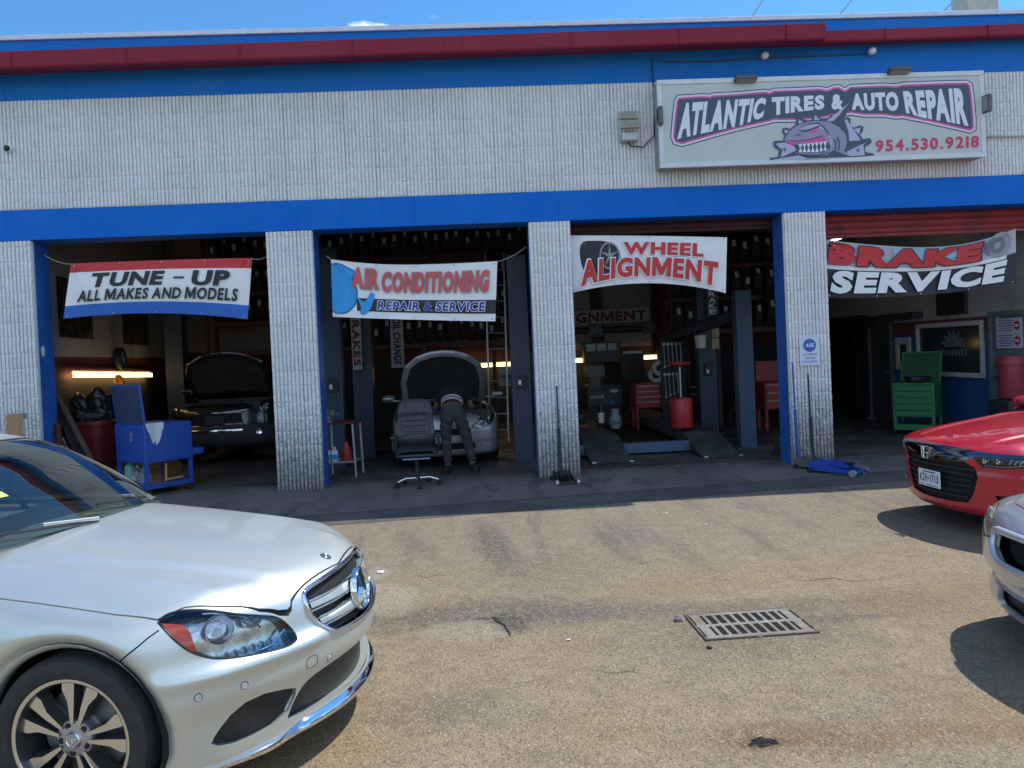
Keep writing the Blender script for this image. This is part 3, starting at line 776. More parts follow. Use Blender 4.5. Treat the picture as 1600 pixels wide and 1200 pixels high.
    def gap(s, pts, u, v, width=.005, side=None, o=Vector((0, 0, 0))):
        """narrow panel gap along a polyline: the strip is cut out of the skin"""
        P = [np.array(p, float) for p in pts]; Lf = []; Rt = []
        for i, p in enumerate(P):
            d = P[min(i+1, len(P)-1)]-P[max(i-1, 0)]; d /= np.hypot(*d); nn = np.array([-d[1], d[0]])*width/2
            Lf.append(p+nn); Rt.append(p-nn)
        return s.take(s.region(Lf+Rt[::-1], u, v, o, side))
def join_vf(L_):
    V, Fc, NO = [], [], []
    for a, b, c in L_:
        k = len(V); V += a; NO += c; Fc += [[i+k for i in f] for f in b]
    return V, Fc, NO
def smooth_line(pts, n=8, closed=False):
    P = [np.array(p, float) for p in pts]; out = []
    m = len(P); rg = range(m) if closed else range(m-1)
    for i in rg:
        p1, p2 = P[i], P[(i+1) % m]
        p0 = P[i-1] if (closed or i > 0) else 2*p1-p2
        p3 = P[(i+2) % m] if (closed or i < m-2) else 2*p2-p1
        for k in range(n):
            t = k/n
            out.append(.5*((2*p1)+(-p0+p2)*t+(2*p0-5*p1+4*p2-p3)*t*t+(-p0+3*p1-3*p2+p3)*t**3))
    if not closed: out.append(P[-1])
    return out
def circle(cx, cy, r, n=48): return [(cx+r*math.cos(2*math.pi*k/n), cy+r*math.sin(2*math.pi*k/n)) for k in range(n)]

M_TYRE = mat('tyre_rubber', (.026, .026, .027), .75, var=.3, scale=20, bump=.15, bscale=60)
M_RIMD = mat('rim_dark_grey', (.10, .10, .105), .4, .6, var=.1)
M_RIMS = mat('rim_machined', (.72, .72, .70), .22, .95, var=.05)
M_RIMG = mat('rim_silver', (.45, .46, .47), .35, .8, var=.1)
M_DISC = mat('brake_disc_steel', (.3, .3, .3), .45, .9, var=.2)
M_LINER = mat('wheel_liner', (.012, .012, .012), .95, var=.2)
M_CABIN = mat('dark_cabin_trim', (.035, .037, .04), .7, var=.2)
M_SEAT = mat('grey_seat', (.10, .105, .11), .7, var=.15)
def tyre_mb(r, w, rr, seg=64, tread=True):
    b = MB(); h = w/2
    prof = [(rr, -h*.82), (rr+.012, -h*.97), (rr+.4*(r-rr), -h*1.03), (r-.035, -h*.99), (r-.012, -h*.90), (r-.002, -h*.72), (r, -h*.5)]
    if tread:
        for g0 in (-.36, 0, .36): prof += [(r, h*g0-.007), (r-.007, h*g0-.005), (r-.007, h*g0+.005), (r, h*g0+.007)]
    prof += [(a, -z) for a, z in prof[:7]][::-1] + [(rr, h*.82)]
    b.lathe(prof, seg); return b
def wheel(parent, x, y, r, w, rr, side, spokes=5, style='twin', steer=0., mface=None, mrim=None, cap=True):
    """wheel part with tyre, spokes, disc. Axis along y; side=+1 left"""
    M = Matrix.Translation((x, y, r)) @ Matrix.Rotation(steer, 4, 'Z') @ Matrix.Rotation(R(-90*side), 4, 'X')   # local +z points outwards
    mface = mface or M_RIMG; mrim = mrim or M_RIMD
    b = MB(); h = w/2
    b.lathe([(rr-.018, -h*.8), (rr+.001, -h*.83), (rr+.001, h*.84), (rr-.006, h*.87), (rr-.014, h*.84), (rr-.022, h*.55), (rr-.03, -h*.3)], 64, M)
    wh = b.build('wheel', mrim, parent, smooth=40)
    b = MB(); b.lathe([(rr+.004, h*.845), (rr+.002, h*.885), (rr-.006, h*.895), (rr-.013, h*.86), (rr-.015, h*.80)], 72, M); b.build('rim_lip', mface, wh, smooth=40)
    t = tyre_mb(r, w, rr-.002); bmesh.ops.transform(t.bm, matrix=M, verts=t.bm.verts); t.build('tyre', M_TYRE, wh, smooth=35)
    b = MB(); b.lathe([(0, -.02), (rr*.74, -.02), (rr*.74, 0), (rr*.36, 0), (rr*.36, .03), (0, .03)], 40, M); b.build('brake_disc', M_DISC, wh, smooth=30)
    zf = h*.62
    for k in range(spokes):
        a0 = 2*math.pi*k/spokes+R(8)
        b = MB()
        offs = (-R(14.5), R(14.5)) if style == 'twin' else (0,)
        for of in offs:
            sg = -1 if of < 0 else 1
            r0, r1 = .062, rr-.012
            if style == 'twin':
                # narrow at the hub, broad at the rim, stepped on the outer side of the pair
                pts = [(r0, .004), (rr*.55, .012), (r1, .018), (r1, -.034), (rr*.80, -.034), (rr*.62, -.014), (r0, -.008)]
                pts = [(p[0], p[1]*-sg) for p in pts]
            else:
                pts = [(r0, .026), (r1, .03), (r1, -.03), (r0, -.026)]
            z0 = zf-.006; Mk = M @ Matrix.Rotation(a0+of*.8, 4, 'Z')
            vs_t = []; n = len(pts)
            top = [b.bm.verts.new(Mk @ Vector((p[0], p[1], zf+.012*(1-abs(p[0]-.1)/rr)))) for p in pts]
            bot = [b.bm.verts.new(Mk @ Vector((p[0], p[1]*1.25, zf-.045))) for p in pts]
            for i in range(n): b.bm.faces.new((top[i], top[(i+1) % n], bot[(i+1) % n], bot[i]))
            for tri in tessellate_polygon([[Vector((p[0], p[1], 0)) for p in pts]]): b.bm.faces.new([top[i] for i in tri])
        o = b.build('spoke', [mface, mrim], wh)
        for p in o.data.polygons:
            nz = (M.to_3x3().inverted() @ p.normal).z
            p.material_index = 0 if nz > .6 else 1
    b = MB(); b.lathe([(0, zf+.016), (.028, zf+.014), (.034, zf+.006), (.072, zf+.002), (.078, zf-.01), (.078, zf-.05)], 32, M)
    hub = b.build('hub_cap', M_RIMG, wh, smooth=40)
    if style == 'twin':
        b = MB()
        for k in range(3):
            a = 2*math.pi*k/3+R(20); b.prism([(.024*math.cos(a), .024*math.sin(a)), (.0045*math.cos(a+1.05), .0045*math.sin(a+1.05)), (.0045*math.cos(a-1.05), .0045*math.sin(a-1.05))], .002, M @ Matrix.Translation((0, 0, zf+.0155)))
        b.lathe([(.0245, zf+.0145), (.0265, zf+.0175), (.0285, zf+.0145)], 28, M); b.build('hub_star', M_CHR, hub)
    for k in range(5):
        b = MB(); a = 2*math.pi*(k+.5)/5+R(8); c = Vector((.056*math.cos(a), .056*math.sin(a), 0))
        b.lathe([(0, 0), (.0125, 0), (.0125, .001)], 12, M @ Matrix.Translation(c+Vector((0, 0, zf+.0045))))
        b.build('bolt_hole', M_BLK, wh)
    return wh
def liner(parent, x, y0, y1, z, r):
    """half-drum wheel well"""
    b = MB(); n = 20
    a0, a1 = R(-35), R(215)
    P = [[Vector((x+r*math.cos(a0+(a1-a0)*k/n), yy, z+r*math.sin(a0+(a1-a0)*k/n))) for yy in (y0, y1)] for k in range(n+1)]
    b.grid(P)
    b.poly3([P[k][1] for k in range(n+1)])
    b.build('wheel_liner', M_LINER, parent)
# ------------------------------------------------------------------ silver sedan in the left foreground
M_SILVER = mat('silver_paint', (.63, .665, .635), .42, .7, var=.02, coat=.6)
M_SILVER.node_tree.nodes['Principled BSDF'].inputs['Coat Roughness'].default_value = .07
M_GLASS = glass_mat('car_glass', (.55, .66, .64))
M_LENS = glass_mat('clear_lens', (.93, .95, .96))
M_AMBER = mat('amber_lens', (.30, .035, .010), .15, coat=1., var=.1)
M_GAP = mat('panel_gap', (.01, .01, .011), .9, var=0)
M_MESH = None
def mesh_grid_mat():
    g = NG('black_grille_mesh')
    v = g.vor(150, 'DISTANCE_TO_EDGE')
    g.done(g.mix(g.rng(v, .06, .16), (.03, .031, .033), (.003, .003, .003)), .45, g.rng(v, .16, .06), .8, .01)
    return g.m
M_MESH = mesh_grid_mat()

def car_skin(fn, inner, outer, xs, ny, nz, bottom=False, wells=()):
    V, Fc = shell_mesh(fn, inner, outer, xs, ny, nz, bottom)
    V = V.copy(); V[:, 0] *= -1
    P = Panel(V.tolist(), Fc)
    for cx, r in wells:                      # the floor is open over the wheels
        m = P.live & (P.FN[:, 2] < -.5) & (np.abs(P.C[:, 0]+cx) < r) & (np.abs(P.C[:, 1]) > .45) & (P.C[:, 2] < V[:, 2].min()+.10); P.live[m] = False
    return P
def px_on(panel, T, pts):
    """where measured outline points lie on the skin (thing space)"""
    Ti = T.inverted(); o = Ti @ CAM; out = []
    for (px, py) in pts:
        d = (Ti.to_3x3() @ ray(px, py)).normalized(); h = panel.cast(o, d)
        out.append(h)
    return out
class Frame:
    def __init__(s, panel, P):
        P = [p for p in P if p is not None]
        s.o = sum(P, Vector())/len(P); n = Vector()
        for p in P: n += panel.normal_at(p)
        s.n = n.normalized(); s.u = Vector((0, 0, 1)).cross(s.n).normalized(); s.v = s.n.cross(s.u); s.panel = panel
    def to(s, p): q = p-s.o; return (q.dot(s.u), q.dot(s.v))
    def at(s, a, b, lift=0.):
        p = s.o+s.u*a+s.v*b
        h = s.panel.cast(p+s.n*.5, -s.n)
        h = h if h is not None else p
        return h+s.panel.normal_at(h)*lift if lift else h
    def mir(s):
        f = Frame.__new__(Frame); f.panel = s.panel
        m = lambda q: Vector((q.x, -q.y, q.z))
        f.o, f.n, f.u, f.v = m(s.o), m(s.n), m(s.u), m(s.v); return f
    def filt(s): return lambda c, n: n.dot(s.n) > .15 and (c-s.o).length < .9 and (c.y*s.o.y > -.02 or abs(s.o.y) < .05)

def z4(l): return [(240+x/3.334, 840+y/3.334) for x, y in l]
def z5(l): return [(x/2.2226, 660+y/2.2226) for x, y in l]

def build_hero():
    t = thing('silver_sedan', 'silver sedan with big star grille parked in the left foreground', 'car', (-.607, -6.848, 0), R(-8.87))
    T = WM[t.name]
    H = pchip([(-.3, .56), (0, .66), (.05, .715), (.12, .765), (.3, .822), (.6, .882), (.9, .925), (1.2, .962), (1.5, .99), (2.0, .985), (3.2, 1.0), (3.9, 1.03), (4.6, 1.06), (4.9, .98)])
    Wd = pchip([(-.3, .90), (.5, .905), (.9, .917), (1.4, .922), (2.2, .927), (3.6, .925), (4.4, .88), (4.95, .80)])
    Fz = pchip([(.0, .10), (.14, .062), (.19, .036), (.24, .034), (.34, .03), (.46, .0), (.53, .0), (.60, .035), (.68, .052), (.74, .075), (.80, .13), (1.0, .4)])
    AX, AZ, AR = .905, .33, .372
    BX = 3.734
    def fn(a, y, z):
        ay = np.abs(y)
        T_ = H(a)-.035*(ay/.7)**2-.065*ss(.60, .92, ay)*(1-.5*ss(1.3, 1.9, a))
        # hood: raised middle with a soft crease running back from the grille corners
        cr_ = .40+.14*ss(.1, 1.3, a)
        T_ = T_+.012*ss(cr_+.05, cr_-.05, ay)*ss(.05, .35, a)*ss(1.9, 1.3, a)
        S = Wd(a)-.16*np.maximum(z-.62, 0)**1.5-.35*np.maximum(.42-z, 0)**2
        S = S+.010*np.exp(-((z-(.735+.045*(a-.8)))/.035)**2)*ss(.9, 1.6, a)
        for cx in (AX, BX):
            r_ = np.hypot(a-cx, z-AZ)
            S = S+.016*np.exp(-((r_-AR-.07)/.07)**2)*ss(.2, .4, z)-.026*ss(.055, .0, r_-AR)*ss(.16, .28, z)
        F = .58*ay**2+Fz(z)+.0*z
        # ledge of the bumper under the head lamp and scoop above the side intake
        F = F-.018*np.exp(-((z-.545)/.03)**2)*ss(.25, .45, ay)
        d = smax(F-a, ay-S, .16); d = smax(d, z-T_, .085); d = smax(d, (.165+.0*a)-z, .03); d = smax(d, a-4.88+.3*ay**2, .15)
        return d
    xs = (np.concatenate([steps(-.02, 2.0, .0125, .03, 1.75), steps(2.0, 4.95, .035, .035, 9)[1:]])+.02)/4.97
    ny = np.unique(np.round(np.linspace(0, 1, 131), 6)); nz = np.linspace(0, 1, 66)
    sk = car_skin(fn, ((.55, -.35, .42), (4.3, .35, .60)), ((-.06, -1.0, .10), (4.97, 1.0, 1.14)), xs, ny, nz, True, ((AX, AR*.97), (BX, AR*.97)))
    R_ = lambda c, n: c.y < -.3 and n.y < -.05; L_ = lambda c, n: c.y > .3 and n.y > .05
    UX, UZ, UY = (1, 0, 0), (0, 0, 1), (0, 1, 0)
    # ---- wheel arches
    for cx in (AX, BX):
        for sd_ in (R_, L_):
            fs = sk.region([(-cx+AR*math.cos(q), max(.05, AZ+AR*math.sin(q))) for q in np.linspace(R(-50), R(230), 56)]+[(-cx-AR*.64, .0), (-cx+AR*.64, .0)], UX, UZ, side=sd_)
            sk.take(fs)
    parts = []
    def emit(name, vf, m, par, **k): return sk.finish(name, *vf, m, par, **k)
    # ---- head lamps
    hl = smooth_line(z4([(25, 440), (60, 405), (130, 382), (230, 375), (340, 382), (450, 398), (560, 405), (640, 415), (700, 455), (745, 515), (735, 545), (690, 570), (600, 595), (470, 620), (350, 630), (270, 622), (190, 595), (120, 545), (70, 495), (35, 455)]), 3, True)
    am = z4([(38, 446), (150, 455), (185, 485), (205, 535), (225, 592), (190, 590), (125, 543), (75, 494)])
    hp = [p for p in px_on(sk, T, hl) if p is not None]; fr = Frame(sk, hp)
    ap = [p for p in px_on(sk, T, am) if p is not None]
    lamps = []
    for f_ in (fr, fr.mir()):
        m_ = (lambda p: p) if f_ is fr else (lambda p: Vector((p.x, -p.y, p.z)))
        P2 = [fr.to(p) for p in hp]; A2 = [fr.to(p) for p in ap]
        fa = sk.take(sk.region(A2, f_.u, f_.v, f_.o, f_.filt()))
        fl = sk.take(sk.region(P2, f_.u, f_.v, f_.o, f_.filt()))
        lamps.append((f_, fa, fl, P2))
    # ---- grille opening (front projection, symmetric)
    gl = z4([(785, 365), (830, 310), (900, 255), (980, 195), (1050, 142)]); gb = z4([(1060, 440), (1000, 485), (930, 515), (870, 525), (840, 500), (810, 450), (790, 400)])
    near = [p for p in px_on(sk, T, gl) if p is not None]; low = [p for p in px_on(sk, T, gb) if p is not None]
    gpoly = [(-.385, .66), (-.375, .715), (-.345, .748), (-.2, .757), (0, .760)]
    gpoly = smooth_line([(0, .752), (-.2, .750), (-.355, .738), (-.388, .705), (-.385, .655), (-.345, .575), (-.29, .535), (-.15, .522), (0, .518), (.15, .522), (.29, .535), (.345, .575), (.385, .655), (.388, .705), (.355, .738), (.2, .750)], 4, True)
    FR = lambda c, n: n.x > .05 and c.x > -.75
    gv = sk.take(sk.region(gpoly, UY, UZ, side=FR))
    # ---- lower openings
    ctr = smooth_line([(0, .41), (-.22, .405), (-.40, .385), (-.47, .34), (-.515, .27), (-.50, .235), (-.3, .225), (0, .222), (.3, .225), (.50, .235), (.515, .27), (.47, .34), (.40, .385), (.22, .405)], 3, True)
    cv = sk.take(sk.region(ctr, UY, UZ, side=FR))
    sp = z4([(300, 1075), (318, 1035), (345, 995), (400, 925), (480, 858), (580, 812), (680, 790), (742, 782), (740, 820), (700, 905), (620, 980), (520, 1035), (420, 1075), (340, 1086)])
    sp3 = [p for p in px_on(sk, T, sp) if p is not None]
    sp3 = [sk.tree.find_nearest(Vector((p.x, p.y, .238+(p.z-.238)*(1. if p.z > .238 else .12))))[0] for p in sp3]; fs_ = Frame(sk, sp3)
    SI = []
    for f_ in (fs_, fs_.mir()):
        SI.append((f_, sk.take(sk.region([fs_.to(p) for p in sp3], f_.u, f_.v, f_.o, f_.filt()))))
    # ---- gaps: hood edge, bumper/fender seam
    TOP = lambda c, n: n.z > .12 and c.z > .6
    hz = z5([(0, 612), (250, 645), (400, 668), (546, 686), (640, 643), (760, 640), (900, 652), (970, 661), (1000, 660), (1011, 645), (1012, 620), (1032, 588), (1100, 530), (1180, 488), (1222, 458)])
    hq = [p for p in px_on(sk, T, hz) if p is not None]
    hood_e = [(-1.62, -.70)]+[(p.x, p.y) for p in hq if p.x > -1.5 and p.y < -.02]+[(max(p.x for p in hq)-.002, .0)]
    hood_full = hood_e+[(p[0], -p[1]) for p in hood_e[::-1][1:]]
    fgap = [p for p in px_on(sk, T, z5([(552, 722), (515, 748), (480, 778), (440, 810), (408, 838)])) if p is not None]
    gaps = [sk.gap(hood_full, UX, UY, .007, TOP)]
    for sd_ in (R_, L_):
        gaps.append(sk.gap([(p.x, p.z) for p in fgap], UX, UZ, .006, sd_))
        gaps.append(sk.gap(smooth_line([(-1.5, .93), (-1.42, .80), (-1.40, .6), (-1.43, .35), (-1.5, .22)], 5), UX, UZ, .006, sd_))
        gaps.append(sk.gap(smooth_line([(-2.62, .97), (-2.62, .7), (-2.62, .25)], 5), UX, UZ, .006, sd_))
    hood = sk.take(sk.region([(-1.66, -.70)]+hood_full+[(-1.66, .70)], UX, UY, side=TOP))
    emit('body', sk.rest(), M_SILVER, t, wall=.012)
    emit('hood', hood, M_SILVER, t, wall=.02)
    for gp in gaps: emit('panel_gap', gp, M_GAP, t, shift=-.010)
    # ---- fill the lamps
    for (f_, fa, fl, P2) in lamps:
        h = emit('headlight', fl, M_LENS, t)
        emit('amber_lens', fa, M_AMBER, h)
        emit('housing', join_vf([fl, fa]), mat('lamp_housing', (.55, .57, .60), .2, .9, var=.35, scale=30), h, shift=-.05)
        b = MB(); q = [f_.at(*p, lift=-.004) for p in P2]; b.tube(q+[q[0]], .006, 6, cap=False); b.build('seal', M_BLKP, h, smooth=60)
        W_ = max(p[0] for p in P2)-min(p[0] for p in P2); u0 = min(p[0] for p in P2); vs_ = [p[1] for p in P2]; v0, v1 = min(vs_), max(vs_)
        at = lambda a, c, l: f_.at(u0+W_*a, v0+(v1-v0)*c, l)
        # which end of the lamp looks outwards?
        for (a, c, r_) in ((.40, .48, .060), (.66, .56, .044)):
            p = at(a, c, -.035); Mq = Matrix.Translation(p) @ f_.n.to_track_quat('Z', 'Y').to_matrix().to_4x4()
            b = MB(); b.lathe([(r_, .02), (r_*.92, .0), (r_*.6, -.02), (0, -.028)], 24, Mq); b.build('reflector', M_CHR, h, smooth=60)
            b = MB(); b.lathe([(0, .006), (r_*.25, .002), (r_*.35, -.012)], 16, Mq); b.build('bulb', mat('bulb_glass', (.85, .87, .9), .1, coat=1.), h, smooth=60)
        b = MB(); b.tube([at(a, c, -.012) for a, c in ((.30, .86), (.42, .80), (.54, .70), (.64, .56), (.72, .40))], [.004, .008, .010, .009, .004], 6); b.build('chrome_brow', M_CHR, h, smooth=60)
        b = MB()
        for k in range(7):
            p = at(.40+.075*k, .11+.012*k, -.018); b.lathe([(0, .008), (.009, .002), (.010, -.01)], 8, Matrix.Translation(p) @ f_.n.to_track_quat('Z', 'Y').to_matrix().to_4x4())
        b.build('light_strip', M_WHITE, h, smooth=60)
        b = MB(); b.tube([at(a, c, -.02) for a, c in ((.36, .04), (.6, .05), (.8, .13), (.93, .30))], .005, 6); b.build('trim', M_CHR, h, smooth=60)
    # ---- grille
    gr_ = emit('grille', gv, M_MESH, t, shift=-.035)
    def surf(y, z, l=0.):
        h = sk.tree.ray_cast(Vector((1, y, z)), Vector((-1, 0, 0)))[0]
        if h is None: h = sk.tree.find_nearest(Vector((-.35, y, z)))[0]
        return h+sk.normal_at(h)*l
    b = MB(); q = [surf(y, z, .002) for y, z in gpoly]; b.tube(q+[q[0]], .011, 8, cap=False); b.build('chrome_surround', M_CHR, gr_, smooth=60)
    def slat(z, hh, y0, y1, m, nm, d0=.006):
        b = MB(); n = 30; P = []
        for i in range(n+1):
            y = y0+(y1-y0)*i/n; f = .75+.6*math.exp(-(y/.2)**2)
            zz = z
            P.append([surf(y, zz-hh*f, -.03), surf(y, zz-hh*f, d0-.006), surf(y, zz-hh*.6*f, d0+.004), surf(y, zz+hh*.6*f, d0+.004), surf(y, zz+hh*f, d0-.006), surf(y, zz+hh*f, -.03)])
        b.grid(P); b.build(nm, m, gr_, smooth=50)
    slat(.675, .019, -.375, .375, M_SILVER, 'slat'); slat(.595, .019, -.345, .345, M_SILVER, 'slat')
    for z in (.697, .653, .617, .573):
        b = MB(); w_ = .375 if z > .64 else .345; b.tube([surf(-w_+2*w_*i/24, z, .008) for i in range(25)], .0035, 6); b.build('slat_trim', M_CHR, gr_, smooth=60)
    sc_ = surf(0, .635, .022); nrm = Vector((1, 0, .12)).normalized(); Ms = Matrix.Translation(sc_) @ nrm.to_track_quat('Z', 'Y').to_matrix().to_4x4()
    b = MB(); b.lathe([(.0, -.012), (.086, -.012), (.094, -.004)], 40, Ms); b.build('emblem_back', M_BLKP, gr_, smooth=40)
    b = MB(); b.lathe([(.088, -.012), (.086, .004), (.093, .014), (.101, .004), (.101, -.014)], 48, Ms); b.build('emblem_ring', M_CHR, gr_, smooth=60)
    b = MB()
    upd = (Ms.to_3x3().inverted() @ Vector((0, 0, 1))); a_up = math.atan2(upd.y, upd.x)
    for k in range(3):
        a = a_up+2*math.pi*k/3; tip = Vector((.088*math.cos(a), .088*math.sin(a), 0)); e1 = Vector((-.020*math.sin(a), .020*math.cos(a), 0))
        mid = Vector((math.cos(a), math.sin(a), 0))*.012
        v = [b.bm.verts.new(Ms @ p) for p in (tip, mid+e1, mid-e1, Vector((0, 0, .014)), Vector((0, 0, 0)))]
        b.bm.faces.new((v[0], v[1], v[3])); b.bm.faces.new((v[0], v[3], v[2]))
    b.build('emblem_star', M_CHR, gr_)
    # hood badge
    hb = sk.tree.ray_cast(Vector((-.19, 0, 2)), Vector((0, 0, -1)))[0]; nb = sk.normal_at(hb); Mb = Matrix.Translation(hb) @ nb.to_track_quat('Z', 'Y').to_matrix().to_4x4()
    b = MB(); b.lathe([(0, .004), (.022, .004), (.027, .003), (.0285, 0)], 24, Mb); b.build('hood_badge', mat('badge_grey', (.12, .13, .14), .3, .5), t, smooth=50)
    b = MB(); b.lathe([(.014, .0045), (.017, .006), (.020, .0045)], 24, Mb); b.build('hood_badge', M_CHR, t, smooth=50)
    # ---- lower openings
    ci = emit('lower_intake', cv, M_MESH, t, shift=-.05)
    for (f_, vf) in SI:
        o = emit('side_intake', vf, M_MESH, t, shift=-.022)
        # sloping painted return between skin and mesh
        rim = []
        P3 = [p if f_ is fs_ else Vector((p.x, -p.y, p.z)) for p in sp3]
        b = MB(); n_ = len(P3)
        P = [[p, p-sk.normal_at(p)*.030] for p in P3]; b.grid(P+[P[0]]); b.build('intake_frame', M_SILVER, o, smooth=50)
    b = MB(); P = []
    for (y, z) in ctr+[ctr[0]]:
        p = surf(y, z, 0.); P.append([p, p-Vector((.055, 0, 0))])
    b.grid(P); b.build('intake_frame', M_SILVER, ci, smooth=50)
    # chrome lip of the bumper: follows the lower edge
    b = MB(); P = []
    for i in range(81):
        y = -.80+1.6*i/80; ay = abs(y); c = float(ss(.56, .44, ay))
        z = .188-.022*float(ss(.46, .62, ay))
        xf = -(.58*ay**2+.045)+.012+.012*c-.03*float(ss(.6, .8, ay))
        n = Vector((1, 1.16*y, 0)).normalized(); p = Vector((xf, y, z)); h = .012+.012*c
        P.append([p-n*.03+Vector((0, 0, h+.012)), p+Vector((0, 0, h)), p+n*.016+Vector((0, 0, .004)), p+n*.014-Vector((0, 0, .012)), p-n*.01-Vector((0, 0, .018)), p-n*.12-Vector((0, 0, .010))])
    b.grid(P); b.build('chrome_lip', M_CHR, t, smooth=50)
    # sensors and tow cover
    for f2 in [(382, 1071), (310, 1090), (515, 1028)]:
        p = px_on(sk, T, [f2])[0]
        if p is None: continue
        for s_ in (1, -1):
            pp = Vector((p.x, p.y*s_, p.z)); Mq = Matrix.Translation(pp) @ sk.normal_at(pp).to_track_quat('Z', 'Y').to_matrix().to_4x4()
            b = MB(); b.lathe([(0, .003), (.009, .003), (.011, .001), (.0135, .002), (.0145, -.002)], 20, Mq); b.build('parking_sensor', M_SILVER, t, smooth=40)
            b = MB(); b.lathe([(.0145, .0008), (.0165, .0008)], 20, Mq); b.build('sensor_ring', M_GAP, t)
    p0 = px_on(sk, T, [(488, 1034)])[0]
    if p0 is not None:
        f_ = Frame(sk, [p0]); b = MB(); q = [f_.at(.03*math.copysign(abs(math.cos(a))**.6, math.cos(a)), .026*math.copysign(abs(math.sin(a))**.6, math.sin(a)), .0005) for a in np.linspace(0, 2*math.pi, 33)]
        b.tube(q, .0013, 4, cap=False); b.build('tow_cover', M_GAP, t)
    # ---- greenhouse
    G = pchip([(.93, 1.30), (1.0, 1.40), (1.2, 1.72), (1.38, 2.08), (1.45, 2.35), (1.5, 2.6)])
    def gh(a, y, z):
        ay = np.abs(y)
        front = G(z)+.22*ay**2-a
        side = ay-(.835-.46*np.maximum(z-.93, 0)-.05*ss(3.4, 4.4, a)-.06*ss(1.9, 1.45, a))
        roof = z-(1.468-.075*(ay/.6)**2-.06*ss(2.3, 1.7, a)-.10*ss(2.9, 3.9, a))
        rear = a-(4.15-1.9*np.maximum(z-1.0, 0)**1.0)+.15*ay**2
        d = smax(front, side, .09); d = smax(d, roof, .10); d = smax(d, rear, .1); return d
    gs = car_skin(gh, ((2.0, -.3, 1.1), (3.2, .3, 1.25)), ((1.15, -.9, .93), (4.35, .9, 1.52)), np.linspace(0, 1, 110), np.linspace(0, 1, 61), np.linspace(0, 1, 40))
    def wsf(c, n): return n.x > .3 and c.x > -2.6
    # windshield outline in (y, distance along the slope) -> front projection
    wpoly = smooth_line([(0, 1.392), (-.35, 1.386), (-.535, 1.366), (-.60, 1.28), (-.70, 1.10), (-.755, .99), (-.76, .94), (0, .935), (.76, .94), (.755, .99), (.70, 1.10), (.60, 1.28), (.535, 1.366), (.35, 1.386)], 1, True)
    frit = gs.take(gs.region([(-.9, .90), (.9, .90), (.9, .955), (.6, .985), (0, 1.0), (-.6, .985), (-.9, .955)], UY, UZ, side=wsf))
    ws = gs.take(gs.region(wpoly, UY, UZ, side=wsf))
    SW = []
    for sd_ in (lambda c, n: c.y < -.3 and n.y < -.4, lambda c, n: c.y > .3 and n.y > .4):
        SW.append(gs.take(gs.region([(-1.80, 1.00), (-2.05, 1.14), (-2.35, 1.30), (-2.65, 1.365), (-2.60, .985)], UX, UZ, side=sd_)))
        SW.append(gs.take(gs.region([(-2.70, 1.365), (-3.2, 1.34), (-3.62, 1.20), (-3.72, 1.02), (-2.66, .99)], UX, UZ, side=sd_)))
    bw = gs.take(gs.region([(-.5, 1.36), (.5, 1.36), (.66, 1.06), (-.66, 1.06)], UY, UZ, side=lambda c, n: n.x < -.2))
    gs.finish('cabin_frame', *gs.rest(), M_SILVER, t, wall=.02)
    gs.finish('windshield_band', *frit, M_BLKP, t)
    w_ = gs.finish('windshield', *ws, M_GLASS, t)
    b = MB(); q = [(lambda h: h[0])(gs.tree.ray_cast(Vector((.5, y, z)), Vector((-1, 0, 0)))) for y, z in smooth_line(wpoly, 3, True)]; q = [p for p in q if p is not None]
    b.tube(q+[q[0]], .009, 6, cap=False); b.build('seal', M_BLKP, w_, smooth=60)
    for vf in SW: gs.finish('side_window', *vf, M_GLASS, t)
    gs.finish('rear_window', *bw, M_GLASS, t)
    # roof drip mouldings on the A pillars
    for s_ in (1, -1):
        b = MB(); q = []
        for y, z in ((.80, .97), (.765, 1.06), (.70, 1.2), (.635, 1.33), (.58, 1.40), (.55, 1.432)):
            h = gs.tree.ray_cast(Vector((.5, y*s_, z)), Vector((-1, 0, 0)))[0]
            if h is not None: q.append(h+gs.normal_at(h)*.004)
        if len(q) > 2: b.tube(q, .007, 6); b.build('pillar_moulding', M_CHR, t, smooth=60)
    # cowl, wipers
    b = MB(); P = []
    for i in range(41):
        y = -.70+1.40*i/40; a = 1.36+.22*y*y; P.append([Vector((-a+.06, y, .945-.06*y*y)), Vector((-a+.02, y, .967-.06*y*y)), Vector((-a-.12, y, .96-.05*y*y))])
    b.grid(P); b.build('cowl', M_BLKP, t, smooth=60)
    def wsp(y, z, l): 
        h = gs.tree.ray_cast(Vector((.5, y, z)), Vector((-1, 0, 0)))[0]; return h+gs.normal_at(h)*l
    for (ya, yb, zb_) in ((-.62, -.02, .985), (.10, .70, .985)):
        wpr = MB(); wpr.tube([wsp(ya+(yb-ya)*i/10, zb_+.055-.06*(i/10), .022) for i in range(11)], .007, 6)
        wpr = wpr.build('wiper', M_BLKP, t, smooth=60)
        b = MB(); b.tube([wsp(yb, zb_, .03), wsp((ya+yb)/2, zb_+.032, .038)], [.013, .009], 6); b.build('arm', M_STEEL, wpr, smooth=60)
    # interior
    b = MB(); P = []
    for i in range(21):
        y = -.74+1.48*i/20; P.append([Vector((-1.36-.22*y*y, y, .95)), Vector((-1.75, y, 1.0)), Vector((-2.0, y, 1.0)), Vector((-2.1, y, .92)), Vector((-2.1, y, .6))])
    b.grid(P); b.build('dashboard', M_CABIN, t, smooth=40)
    b = MB(); b.box((-4.0, -.78, .3), (-1.6, .78, .42)); b.build('cabin_floor', M_CABIN, t)
